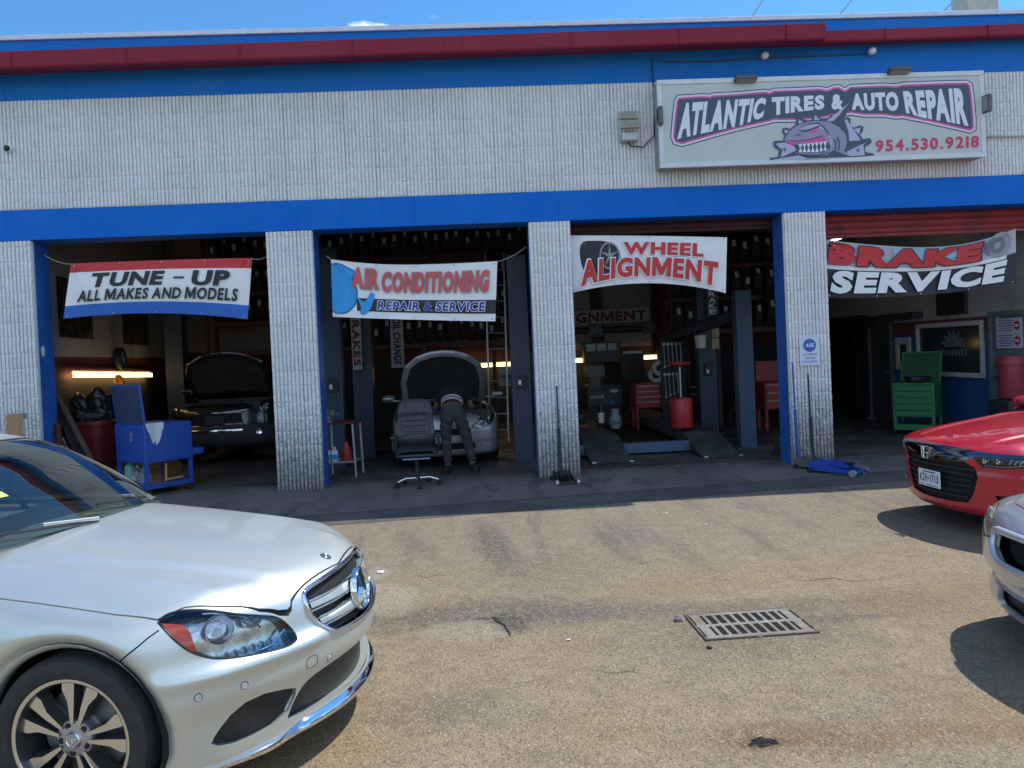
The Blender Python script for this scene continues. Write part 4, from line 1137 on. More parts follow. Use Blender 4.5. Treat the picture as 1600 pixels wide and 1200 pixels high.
    for s_ in (.37, -.37):
        b = MB(); b.box((-2.95, s_-.25, .5), (-2.45, s_+.25, .68), .06)
        b.box((-.075, -.24, 0), (.075, .24, .62), .06, Matrix.Translation((-2.98, s_, .62)) @ Matrix.Rotation(R(-14), 4, 'Y')); b.box((-3.2, s_-.13, 1.2), (-3.1, s_+.13, 1.36), .04)
        b.build('seat', M_SEAT, t, smooth=40)
    b = MB(); b.box((-3.9, -.65, .5), (-3.5, .65, .68), .06); b.box((-4.05, -.65, .6), (-3.85, .65, 1.12), .06); b.build('seat', M_SEAT, t, smooth=40)
    b = MB(); q = [Vector((-2.2-.06*math.sin(a), .37+.18*math.cos(a), .93+.17*math.sin(a))) for a in np.linspace(0, 2*math.pi, 33)]; b.tube(q, .015, 8, cap=False)
    b.tube([(-2.2, .20, .93), (-2.17, .37, .93), (-2.2, .54, .93)], .022, 8); b.build('steering_wheel', M_CABIN, t, smooth=60)
    h = wsp(.02, 1.35, -.02); b = MB(); b.box((-.02, -.11, -.035), (.02, .11, .035), .015, Matrix.Translation(h+Vector((-.06, 0, -.03)))); b.build('rear_view_mirror', M_BLKP, t, smooth=40)
    b = MB(); q = [wsp(y, z, .002) for y, z in ((-.30, 1.19), (-.22, 1.19), (-.22, 1.168), (-.30, 1.168))]; b.poly3(q); b.build('window_sticker', mat('yellow_sticker', (.50, .62, .16), .5), w_)
    # door mirrors
    for s_ in (1, -1):
        b = MB(); b.lathe([(0, -.11), (.06, -.10), (.085, -.04), (.085, .04), (.06, .10), (0, .11)], 20, Matrix.Translation((-1.95, s_*.985, .99)) @ Matrix.Rotation(R(90), 4, 'X') @ Matrix.Diagonal((.9, .75, 1, 1)))
        b.box((-2.0, min(s_*.8, s_*.93), .93), (-1.9, max(s_*.8, s_*.93), .96), .01); b.build('door_mirror', M_SILVER, t, smooth=50)
    # ---- wheels
    for cx in (AX, BX):
        for s_ in (1, -1):
            wheel(t, -cx, s_*.795, AZ-.003, .235, .243, s_, 5, 'twin', mface=M_RIMS, mrim=M_RIMD)
            b = MB(); P = []                       # turned-in flange of the wheel arch
            for k in range(61):
                q = R(-28)+R(236)*k/60; xx, zz = -cx+AR*math.cos(q), AZ+AR*math.sin(q)
                h = sk.tree.ray_cast(Vector((xx, s_*1.3, zz)), Vector((0, -s_, 0)))[0]
                if h is None: continue
                e = Vector((math.cos(q), 0, math.sin(q))); yi = Vector((0, -s_, 0))
                P.append([h+e*.003-yi*.001, h-e*.010+yi*.006, h-e*.016+yi*.016, h-e*.012+yi*.06])
            b.grid(P); b.build('arch_flange', M_SILVER, t, smooth=60)
        for s_ in (1, -1): liner(t, -cx, s_*.905, s_*.5, AZ, AR+.012)
    b = MB(); b.box((-4.6, -.60, .2), (-.45, .60, .34), .02); b.build('underbody', M_LINER, t)
    return t
hero = build_hero()
# ------------------------------------------------------------------ the other cars
M_RPAINT = mat('red_paint', (.54, .008, .028), .30, .2, var=.02, coat=1.)
M_BROW = mat('dark_chrome', (.22, .22, .23), .1, 1., var=0)
M_GOLD = mat('pale_gold_fender', (.58, .47, .28), .3, .6, var=.03, coat=1.)
M_SPAINT = mat('pale_silver_paint', (.62, .64, .66), .32, .7, var=.03, coat=.8)
M_SHOPSIL = mat('dull_silver_paint', (.38, .39, .40), .38, .6, var=.05, coat=.6)
M_SUV = mat('black_paint', (.012, .013, .015), .25, .1, var=.1, coat=1.)
M_CLAD = mat('grey_cladding', (.03, .032, .035), .7, var=.15)
M_ENG = mat('engine_grime', (.03, .03, .031), .6, .3, var=.5, scale=18, bump=.4, bscale=25)
M_ALU = mat('cast_aluminium', (.35, .35, .34), .5, .7, var=.25, scale=15)
UX, UZ, UY = (1, 0, 0), (0, 0, 1), (0, 1, 0)
class Car:
    def __init__(s, t, H, Wd, Fz, cF, L_, AX, BX, AZ, AR, zb=.2, crown=.05, roll=.06, res=.024, kf=.14, kt=.08, feat=None, hw=1.0):
        s.t = t; s.AX, s.BX, s.AZ, s.AR = AX, BX, AZ, AR
        H, Wd, Fz = pchip(H), pchip(Wd), pchip(Fz); s.H = H
        def fn(a, y, z):
            ay = np.abs(y); wm = float(Wd(1.2))
            T_ = H(a)-crown*(ay/(.75*wm))**2-roll*ss(.66*wm, wm, ay)
            S = Wd(a)-.16*np.maximum(z-.68, 0)**1.5-.35*np.maximum(.42-z, 0)**2
            for cx in (AX, BX): S = S-.02*ss(.05, 0, np.hypot(a-cx, z-AZ)-AR)*ss(.16, .28, z)
            F = cF*ay**2+Fz(z)
            if feat: T_, S, F = feat(a, ay, z, T_, S, F)
            d = smax(F-a, ay-S, kf); d = smax(d, z-T_, kt); d = smax(d, zb-z, .03); return smax(d, a-L_+.3*ay**2, .15)
        s.fn = fn; zt = float(max(H(np.linspace(0, L_, 60))))+.08
        xs = (np.concatenate([steps(-.02, 1.7, res, .05, 9), steps(1.7, L_+.07, .07, .07, 9)[1:]])+.02)/(L_+.09)
        s.sk = car_skin(fn, ((.55, -.3, zb+.22), (L_-.6, .3, zb+.40)), ((-.06, -1.05*hw, zb-.08), (L_+.07, 1.05*hw, zt)), xs, np.linspace(0, 1, int(2.1*hw/res)), np.linspace(0, 1, int((zt-zb)/res)), True, ((AX, AR*.97), (BX, AR*.97)))
        sk = s.sk
        s.RS = lambda c, n: c.y < -.3 and n.y < -.05
        s.LS = lambda c, n: c.y > .3 and n.y > .05
        s.FRf = lambda c, n: n.x > .03 and c.x > -.9
        s.TOP = lambda c, n: n.z > .2 and c.z > zb+.3
        for cx in (AX, BX):
            for sd_ in (s.RS, s.LS):
                sk.take(sk.region([(-cx+AR*math.cos(q), max(zb-.05, AZ+AR*math.sin(q))) for q in np.linspace(R(-50), R(230), 40)]+[(-cx-AR*.64, zb-.1), (-cx+AR*.64, zb-.1)], UX, UZ, side=sd_))
    def surf(s, y, z, l=0.):
        h = s.sk.tree.ray_cast(Vector((1, y, z)), Vector((-1, 0, 0)))[0]
        if h is None: h = s.sk.tree.find_nearest(Vector((-.3, y, z)))[0]
        return h+s.sk.normal_at(h)*l
    def front(s, poly): return s.sk.take(s.sk.region(poly, UY, UZ, side=s.FRf))
    def emit(s, name, vf, m, par=None, **k): return s.sk.finish(name, *vf, m, par or s.t, **k) if vf[1] else None
    def corner(s, poly, sgn, name, lens, house, depth=.05, detail=True):
        """head lamp: outline (y,z) as seen along the 40 degree diagonal of the nose, on side sgn"""
        ang = R(40); n = Vector((math.cos(ang), sgn*math.sin(ang), 0)); u = Vector((0, 0, 1)).cross(n).normalized(); v = Vector((0, 0, 1))
        pts = [s.surf(y*sgn, z) for y, z in poly]
        P2 = [(p.dot(u), p.dot(v)) for p in pts]
        vf = s.sk.take(s.sk.region(P2, u, v, side=lambda c, nn: nn.dot(n) > .1 and c.x > -1.2 and c.y*sgn > 0))
        return dict(vf=vf, pts=pts, n=n, u=u, v=v, sgn=sgn, lens=lens, house=house, depth=depth, name=name)
    def lamp(s, q, bowls=()):
        h = s.emit(q['name'], q['vf'], q['lens'])
        if h is None: return
        s.emit('housing', q['vf'], q['house'], h, shift=-q['depth'])
        b = MB(); b.tube([p for p in q['pts']]+[q['pts'][0]], .006, 6, cap=False); b.build('seal', M_BLKP, h, smooth=60)
        for (y, z, r_) in bowls:
            p = s.surf(y*q['sgn'], z, -.03); M = Matrix.Translation(p) @ (q['n']*.6+Vector((.4, 0, 0))).to_track_quat('Z', 'Y').to_matrix().to_4x4()
            b = MB(); b.lathe([(r_, .02), (r_*.9, 0), (r_*.5, -.02), (0, -.026)], 20, M); b.lathe([(0, .004), (r_*.3, 0), (r_*.35, -.015)], 12, M); b.build('reflector', M_CHR, h, smooth=60)
        return h
    def greenhouse(s, G, W0, ztop, rear, glass, paint, zb_=.93, tumble=.46):
        G = pchip(G)
        def gh(a, y, z):
            ay = np.abs(y)
            d = smax(G(z)+.2*ay**2-a, ay-(W0-tumble*np.maximum(z-zb_, 0)), .09)
            d = smax(d, z-(ztop-.07*(ay/.6)**2-.05*ss(2.2, 1.6, a)), .1); return smax(d, a-(rear-1.6*np.maximum(z-zb_-.07, 0))+.15*ay**2, .1)
        a0 = float(G(zb_)); gs = car_skin(gh, ((a0+.7, -.25, zb_+.2), (rear-1.0, .25, zb_+.3)), ((a0-.15, -.92, zb_), (rear+.2, .92, ztop+.06)), np.linspace(0, 1, 60), np.linspace(0, 1, 41), np.linspace(0, 1, 26))
        zt = ztop-.09; wt = W0-tumble*(zt-zb_)-.06; wb = W0-.07
        wp = [(-wb, zb_+.04), (-wt, zt-.02), (-wt+.06, zt), (wt-.06, zt), (wt, zt-.02), (wb, zb_+.04)]
        ws = gs.take(gs.region(wp, UY, UZ, side=lambda c, n: n.x > .3))
        sw = []
        for sg in (-1, 1):
            sw.append(gs.take(gs.region([(-a0-.38, zb_+.07), (-float(G(zt))-.25, zt-.02), (-rear+1.0, zt-.03), (-rear+.35, zb_+.08)], UX, UZ, side=lambda c, n: n.y*sg > .35)))
        gs.finish('cabin_frame', *gs.rest(), paint, s.t, wall=.02); gs.finish('windshield', *ws, glass, s.t)
        for q in sw: gs.finish('side_window', *q, glass, s.t)
        return gs
    def wheels(s, r, w, rr, track, mface=M_RIMG):
        for cx in (s.AX, s.BX):
            for sg in (1, -1): wheel(s.t, -cx, sg*track, r, w, rr, sg, 5, 'plain', mface=mface); liner(s.t, -cx, sg*(track+.1), sg*.45, s.AZ, s.AR+.012)
    def mirror(s, x, y, z, m):
        for sg in (1, -1):
            b = MB(); b.lathe([(0, -.11), (.06, -.10), (.085, -.03), (.085, .04), (.06, .10), (0, .11)], 16, Matrix.Translation((x, sg*y, z)) @ Matrix.Rotation(R(90), 4, 'X') @ Matrix.Diagonal((.9, .75, 1, 1)))
            b.box((x-.05, min(sg*(y-.2), sg*(y-.05)), z-.06), (x+.05, max(sg*(y-.2), sg*(y-.05)), z-.03), .01); b.build('door_mirror', m, s.t, smooth=50)
def seats(t, x, w=.35):
    for sg in (w, -w):
        b = MB(); b.box((x-.5, sg-.24, .5), (x, sg+.24, .68), .06); b.box((-.07, -.24, 0), (.07, .24, .66), .06, Matrix.Translation((x-.52, sg, .62)) @ Matrix.Rotation(R(-14), 4, 'Y')); b.build('seat', M_SEAT, t, smooth=40)
    b = MB(); b.box((x-1.6, -.7, .3), (x+.6, .7, .42)); b.build('cabin_floor', M_CABIN, t)
    b = MB(); b.box((x+.3, -.7, .6), (x+.75, .7, .94), .08); b.build('dashboard', M_CABIN, t, smooth=40)
def mframe(c, n): return Matrix.Translation(c) @ Vector(n).to_track_quat('Z', 'Y').to_matrix().to_4x4()
def flat_text(par, name, s, o, u, v, w, h, m, bold=.03, lift=0., shear=0., ref=None):
    """lettering on a plane: o = lower left corner, u/v unit vectors"""
    V, Fc = text_fit(s, (0, 0, w, h), bold, shear, ref=ref); o, u, v = Vector(o), Vector(u).normalized(), Vector(v).normalized(); n = u.cross(v)
    return np_mesh(name, [o+u*a+v*b_+n*lift for a, b_ in V], Fc, m, par)
M_INK = mat('dark_ink', (.03, .035, .05), .7, var=0)

def build_red():
    t = thing('red_sedan', 'glossy red sedan with black grille and white licence plate at the right edge', 'car', (4.03, -3.80, 0), R(183))
    c = Car(t, [(-.3, .6), (0, .70), (.06, .745), (.2, .80), (.5, .86), (.9, .915), (1.3, .955), (1.8, .95), (3.4, .99), (4.3, 1.03), (4.9, .95)],
            [(-.3, .91), (.6, .92), (1.2, .925), (3.6, .925), (4.9, .82)], [(.0, .14), (.16, .10), (.22, .055), (.30, .045), (.45, .03), (.56, .015), (.66, .0), (.72, .005), (.78, .06), (1, .4)], .40, 4.88, .95, 3.78, .335, .375, zb=.18, crown=.03, roll=.055, res=.02,
            feat=lambda a, ay, z, T, S, F: (T-.010*ss(.02, -.02, ay-(.30+.18*a))*ss(1.5, 1.2, a)*ss(.1, .3, a)*0+.014*ss(.05, .0, np.abs(ay-(.42+.10*a)))*ss(.15, .4, a), S+.010*np.exp(-((z-.70)/.03)**2), F+.02*np.exp(-((z-.60)/.05)**2)*ss(.4, .5, ay)))
    lamp_poly = [(.475, .690), (.62, .705), (.80, .715), (.90, .715), (.905, .675), (.80, .640), (.66, .618), (.53, .622)]
    lm = [c.corner(lamp_poly, sg, 'headlight', M_LENS, mat('lamp_bezel', (.06, .062, .066), .2, .6, var=.5, scale=40), .05) for sg in (1, -1)]
    brow = c.front(smooth_line([(-.93, .735), (-.6, .738), (-.3, .752), (0, .757), (.3, .752), (.6, .738), (.93, .735)], 4)+smooth_line([(.93, .712), (.62, .708), (.46, .695), (.40, .655), (.2, .640), (0, .638), (-.2, .640), (-.40, .655), (-.46, .695), (-.62, .708), (-.93, .712)], 3))
    gp = [(-.40, .652), (-.2, .636), (0, .634), (.2, .636), (.40, .652), (.47, .60), (.49, .52), (.44, .38), (.38, .29), (.2, .275), (0, .272), (-.2, .275), (-.38, .29), (-.44, .38), (-.49, .52), (-.47, .60)]
    gv = c.front(gp)
    fog = [c.front([(sg*y, z) for y, z in [(.60, .385), (.86, .405), (.84, .30), (.63, .31)]]) for sg in (1, -1)]
    hf = [(-1.35, -.70), (-.9, -.715), (-.55, -.70), (-.36, -.60), (-.20, -.42), (-.125, -.2), (-.115, 0)]; hf = hf+[(x, -y) for x, y in hf[::-1][1:]]
    g1 = c.sk.gap(hf, UX, UY, .006, c.TOP)
    gs_ = [c.sk.gap([(-1.42, .93), (-1.40, .7), (-1.42, .3)], UX, UZ, .006, sd) for sd in (c.RS, c.LS)]
    hood = c.sk.take(c.sk.region([(-1.40, -.70)]+hf+[(-1.40, .70)], UX, UY, side=c.TOP))
    c.emit('body', c.sk.rest(), M_RPAINT, wall=.015); c.emit('hood', hood, M_RPAINT, wall=.02)
    for q in [g1]+gs_: c.emit('panel_gap', q, M_GAP, shift=-.01)
    for q in lm:
        h = c.lamp(q)
        for k, (y, z) in enumerate(((.56, .665), (.66, .67))):
            p = c.surf(y*q['sgn'], z, -.022); b = MB(); b.lathe([(0, .016), (.014, .012), (.021, 0), (.026, -.004), (.028, .006), (.03, -.01)], 16, mframe(p, (1, .4*q['sgn'], 0))); b.build('projector', M_CHR, h, smooth=60)
        for k in range(5):
            y = .725+.032*k; b = MB(); b.tube([c.surf(y*q['sgn'], .655, -.015), c.surf((y+.022)*q['sgn'], .70, -.015)], .006, 6); b.build('light_bar', M_WHITE, h)
        b = MB(); b.tube([c.surf(y*q['sgn'], z, -.008) for y, z in ((.54, .628), (.66, .625), (.79, .646), (.89, .68))], .004, 6); b.build('light_strip', M_WHITE, h, smooth=60)
    c.emit('brow', brow, M_BROW, shift=.004, wall=.012)
    g_ = c.emit('grille', gv, M_MESH, shift=-.03)
    for z in (.33, .38, .43, .48, .53, .58):
        w = .36+.10*(z-.3)/.25; b = MB(); b.tube([c.surf(-w+2*w*i/16, z, -.018) for i in range(17)], .008, 6); b.build('slat', M_BLKP, g_, smooth=60)
    for q in fog:
        f_ = c.emit('fog_lamp_pocket', q, M_BLKP, shift=-.03)
    for sg in (1, -1):
        b = MB(); b.tube([c.surf(sg*(.68+.03*i), .345, -.004) for i in range(5)], .012, 6); b.build('fog_lamp', M_CHR, t, smooth=60)
    # plate on the grille
    p = c.surf(0, .45, .022); n = c.sk.normal_at(p); n.z = 0; n.normalize(); u = Vector((0, 0, 1)).cross(n); v = Vector((0, 0, 1))
    pl = MB(); pl.box((-.1525, -.076, -.004), (.1525, .076, .002), .004, Matrix((( u.x, v.x, n.x, p.x), (u.y, v.y, n.y, p.y), (u.z, v.z, n.z, p.z), (0, 0, 0, 1)))); pl = pl.build('licence_plate', mat('plate_white', (.78, .79, .80), .4, var=.04), t)
    o = p-u*.13-v*.033+n*.003
    for i_, (s_, a, w) in enumerate((('KZH', 0, .108), ('1713', .142, .118))): flat_text(pl, 'lettering', s_, o+u*a, u, v, w, .07, M_INK, .02)
    b = MB(); b.lathe([(0, 0), (.009, 0)], 8, Matrix(((u.x, v.x, n.x, 0), (u.y, v.y, n.y, 0), (u.z, v.z, n.z, 0), (0, 0, 0, 1)))); bmesh.ops.translate(b.bm, verts=b.bm.verts, vec=o+u*.125+v*.035); b.build('dot', M_INK, pl)
    b = MB(); 
    for (x0, x1, y0, y1) in ((-.09, .09, .052, .062), (-.12, -.08, -.066, -.058), (-.05, .12, -.064, -.058)): b.poly3([p+u*x+v*y+n*.003 for x, y in ((x0, y0), (x1, y0), (x1, y1), (x0, y1))])
    b.build('small_print', M_INK, pl)
    # emblem: open trapezoid with an H inside
    p = c.surf(0, .675, .03); n = Vector((1, 0, .15)).normalized(); u = Vector((0, 1, 0)); v = n.cross(u)
    b = MB(); W3 = lambda x, y: p+u*x+v*y
    fr_ = smooth_line([(-.062, .048), (.062, .048), (.068, .035), (.045, -.045), (.035, -.05), (-.035, -.05), (-.045, -.045), (-.068, .035)], 4, True); q = [W3(*k) for k in fr_]
    b.tube(q+[q[0]], .005, 6, cap=False); b.build('emblem_frame', M_CHR, t, smooth=60)
    b = MB(); b.tube([W3(-.047, .048), W3(-.032, 0), W3(-.024, -.05)], .007, 6); b.tube([W3(.047, .048), W3(.032, 0), W3(.024, -.05)], .007, 6); b.tube([W3(-.033, -.004), W3(.033, -.004)], .009, 6); b.build('emblem', M_CHR, t, smooth=60)
    c.greenhouse([(.90, 1.22), (1.0, 1.38), (1.2, 1.75), (1.36, 2.1), (1.45, 2.45)], .82, 1.45, 4.3, M_GLASS, M_RPAINT, .92); seats(t, -2.4)
    c.wheels(.33, .235, .235, .80); c.mirror(-1.75, .98, 1.0, M_RPAINT)
    b = MB(); b.box((-4.6, -.62, .21), (-.28, .62, .36), .02); b.build('underbody', M_LINER, t)
build_red()

def build_silver_right():
    t = thing('damaged_silver_sedan', 'pale silver sedan with yellowed headlight and gaping grille, cut off by the right edge', 'car', (2.74, -6.84, 0), R(181))
    c = Car(t, [(-.3, .58), (0, .68), (.08, .745), (.25, .80), (.6, .86), (1.0, .91), (1.4, .95), (1.9, .95), (3.6, 1.0), (4.6, 1.0)], [(-.3, .86), (.6, .87), (1.2, .88), (3.6, .88), (4.6, .78)],
            [(0, .16), (.16, .11), (.20, .06), (.26, .05), (.36, .05), (.44, .0), (.55, .0), (.64, .02), (.72, .06), (.80, .14), (1, .4)], .48, 4.6, .9, 3.6, .32, .36, zb=.17, res=.02,
            feat=lambda a, ay, z, T, S, F: (T, S, F-.02*np.exp(-((z-.24)/.035)**2)*ss(.3, .6, ay)+.022*np.exp(-((z-.345)/.03)**2)))
    lp = [(.42, .60), (.47, .70), (.58, .745), (.74, .775), (.83, .775), (.80, .70), (.68, .62), (.55, .575)]
    lm = [c.corner(lp, sg, 'headlight', mat('yellowed_lens', (.62, .44, .17), .22, .1, var=.12, coat=1.), mat('lamp_housing2', (.6, .52, .36), .35, .6), .04) for sg in (-1, 1)]
    low = c.front([(-.46, .29), (-.42, .215), (.42, .215), (.46, .29), (.40, .315), (-.40, .315)])
    gr2 = c.front([(-.36, .655), (-.36, .56), (-.28, .50), (.28, .50), (.36, .56), (.36, .655)])
    hf = [(-1.3, -.66), (-.8, -.68), (-.45, -.62), (-.26, -.45), (-.17, -.2), (-.15, 0)]; hf = hf+[(x, -y) for x, y in hf[::-1][1:]]
    g1 = c.sk.gap(hf, UX, UY, .007, c.TOP)
    hood = c.sk.take(c.sk.region([(-1.35, -.66)]+hf+[(-1.35, .66)], UX, UY, side=c.TOP))
    fen = c.sk.take(c.sk.region([(-1.42, 1.0), (-.30, 1.0), (-.30, .775), (-.36, .66), (-.50, .56), (-.62, .50), (-1.42, .50)], UX, UZ, side=lambda cc, n: cc.y < -.4 and (n.y < -.05 or n.z > .1)))
    c.emit('body', c.sk.rest(), M_SPAINT, wall=.03); c.emit('hood', hood, M_SPAINT, wall=.02); c.emit('fender', fen, M_SPAINT, wall=.02)
    c.emit('panel_gap', g1, M_GAP, shift=-.01); c.emit('lower_intake', low, M_MESH, shift=-.05); c.emit('grille', gr2, M_LINER, shift=-.08)
    c.lamp(lm[1], ((.55, .66, .05), (.66, .69, .05)))
    c.lamp(lm[0], ((.55, .66, .05), (.66, .69, .05)))
    ring = [(-.36, .655), (-.37, .61), (-.36, .56), (-.28, .50), (0, .495), (.28, .50), (.36, .56), (.37, .61), (.36, .655), (0, .665)]
    b = MB(); q = [c.surf(y, z, .0) for y, z in smooth_line(ring, 4, True)]; b.tube(q+[q[0]], .020, 8, cap=False); b.build('grille_surround', mat('torn_silver', (.6, .61, .63), .35, .6), t, smooth=60)
    c.greenhouse([(.90, 1.2), (1.0, 1.36), (1.2, 1.72), (1.36, 2.05), (1.45, 2.4)], .78, 1.44, 4.1, M_GLASS, M_SPAINT, .92); seats(t, -2.3)
    c.wheels(.32, .21, .21, .76); c.mirror(-1.7, .93, 1.0, M_SPAINT)
    b = MB(); b.box((-4.3, -.6, .2), (-.3, .6, .34), .02); b.build('underbody', M_LINER, t)
build_silver_right()

def open_hood(c, vf, hinge, ang, paint, under):
    """swing a hood panel up around its rear edge"""
    M = Matrix.Translation(hinge) @ Matrix.Rotation(-ang, 4, 'Y') @ Matrix.Translation(-Vector(hinge))
    h = c.emit('hood', vf, paint); h.data.transform(M)
    i = c.emit('hood_liner', vf, under, h, shift=-.03); 
    me = i.data; cx = sum((v.co.x for v in me.vertices))/len(me.vertices)
    for v in me.vertices: v.co.x = cx+(v.co.x-cx)*.84; v.co.y *= .88
    me.transform(M)
    # pressed frame along the rim of the underside
    V, Fc, NO = vf; cnt = {}
    for f in Fc:
        for k in range(len(f)):
            e = (f[k], f[(k+1) % len(f)]); kk = (min(e), max(e)); cnt[kk] = None if kk in cnt else e
    nx = {e[0]: e[1] for e in cnt.values() if e}; st = next(iter(nx)); ring = [st]
    while nx.get(ring[-1]) not in (None, st) and len(ring) < 3000: ring.append(nx[ring[-1]])
    cen = Vector((cx, 0, 0)); P = []
    for k in ring:
        p = V[k]; q = Vector((cx+(p.x-cx)*.84, p.y*.88, p.z))-NO[k]*.032
        P.append([M @ (p-NO[k]*.002), M @ (p-NO[k]*.012), M @ (p.lerp(q, .4)-NO[k]*.02), M @ q])
    b = MB(); b.grid(P+[P[0]]); b.build('hood_frame', paint, h, smooth=60)
    return h
def engine_bay(c, t, x0, x1, w, z, seed):
    rr = random.Random(seed)
    b = MB(); b.box((x0, -w, z-.45), (x1, w, z-.40)); b.box((x0-.04, -w, z-.4), (x0, w, z)); b.build('bay_floor', M_ENG, t)
    b = MB(); b.box((x1-.02, -w, z-.3), (x1, w, z-.02), .01); b.build('radiator_support', M_ENG, t)
    xm = (x0+x1)/2
    b = MB(); b.box((xm-.2, -.32, z-.38), (xm+.16, .22, z-.10), .04); b.build('engine_block', M_ENG, t, smooth=40)
    b = MB(); b.box((xm-.16, -.28, z-.10), (xm+.10, .16, z-.05), .02); b.build('engine_cover', M_ALU, t, smooth=40)
    b = MB(); b.box((xm-.1, w-.3, z-.32), (xm+.08, w-.1, z-.10), .015); b.build('battery', M_BLKP, t)
    b = MB(); b.box((xm-.05, -w+.08, z-.3), (xm+.2, -w+.3, z-.08), .03); b.build('air_box', M_BLKP, t, smooth=40)
    for k in range(6):
        y = rr.uniform(-w+.2, w-.2); b = MB(); b.tube([(x1-.05, y, z-.1), (xm+.1, y+rr.uniform(-.1, .1), z-.03), (x0+.1, y+rr.uniform(-.2, .2), z-.08)], .014, 6); b.build('hose', M_BLK if k % 2 else M_ALU, t, smooth=60)

def build_shop_sedan():
    t = thing('open_hood_sedan', 'dull silver sedan with raised hood inside the second bay', 'car', (-.55, 1.25, 0), R(-86))
    c = Car(t, [(-.3, .62), (0, .76), (.08, .83), (.25, .88), (.6, .94), (1.0, .99), (1.4, 1.02), (1.9, 1.02), (3.6, 1.05), (4.5, 1.0)], [(-.3, .83), (.6, .84), (1.2, .85), (3.6, .85), (4.5, .76)],
            [(0, .16), (.18, .10), (.24, .04), (.34, .02), (.45, .0), (.56, .0), (.68, .03), (.80, .09), (.88, .16), (1, .4)], .42, 4.5, .88, 3.5, .31, .36, zb=.19, res=.026, kf=.18)
    lp = [(.40, .63), (.46, .70), (.56, .79), (.66, .86), (.745, .89), (.77, .85), (.765, .74), (.70, .65), (.60, .615), (.50, .605)]
    lm = [c.corner(lp, sg, 'headlight', M_LENS, mat('lamp_housing3', (.5, .5, .49), .3, .7, var=.3, scale=25), .05) for sg in (-1, 1)]
    low = c.front([(-.42, .40), (-.45, .30), (.45, .30), (.42, .40)]); fog = [c.front([(sg*y, z) for y, z in [(.52, .42), (.72, .43), (.74, .35), (.55, .34)]]) for sg in (1, -1)]
    grl = c.front([(-.38, .62), (-.34, .52), (.34, .52), (.38, .62)])
    hf = [(-1.15, -.68), (-.7, -.70), (-.42, -.62), (-.24, -.42), (-.16, -.2), (-.14, 0)]; hf = hf+[(x, -y) for x, y in hf[::-1][1:]]
    hood = c.sk.take(c.sk.region([(-1.2, -.66)]+hf+[(-1.2, .66)], UX, UY, side=c.TOP))
    c.emit('body', c.sk.rest(), M_SHOPSIL, wall=.02)
    for q in lm: c.lamp(q, ((.56, .70, .055), (.68, .78, .05)))
    c.emit('lower_intake', low, M_MESH, shift=-.05); c.emit('grille', grl, M_MESH, shift=-.04)
    for q in fog: c.emit('fog_lamp', q, mat('lamp_housing3', (0, 0, 0)), shift=-.02)
    open_hood(c, hood, (-1.18, 0, 1.0), R(63), M_SHOPSIL, mat('hood_underside', (.022, .023, .024), .8, var=.3, scale=6))
    engine_bay(c, t, -1.2, -.2, .66, .92, 5)
    b = MB(); b.tube([(-1.0, .62, .90), (-.78, .60, 1.55)], .006, 6); b.build('prop_rod', M_STEEL, t)
    c.greenhouse([(1.0, 1.2), (1.1, 1.36), (1.3, 1.72), (1.44, 2.05), (1.5, 2.4)], .76, 1.5, 4.0, M_GLASS, M_SHOPSIL, 1.0); seats(t, -2.3)
    c.wheels(.31, .195, .19, .74); c.mirror(-1.5, .93, 1.06, M_SHOPSIL)
    b = MB(); b.box((-4.2, -.6, .2), (-.25, .6, .36), .02); b.build('underbody', M_LINER, t)
build_shop_sedan()

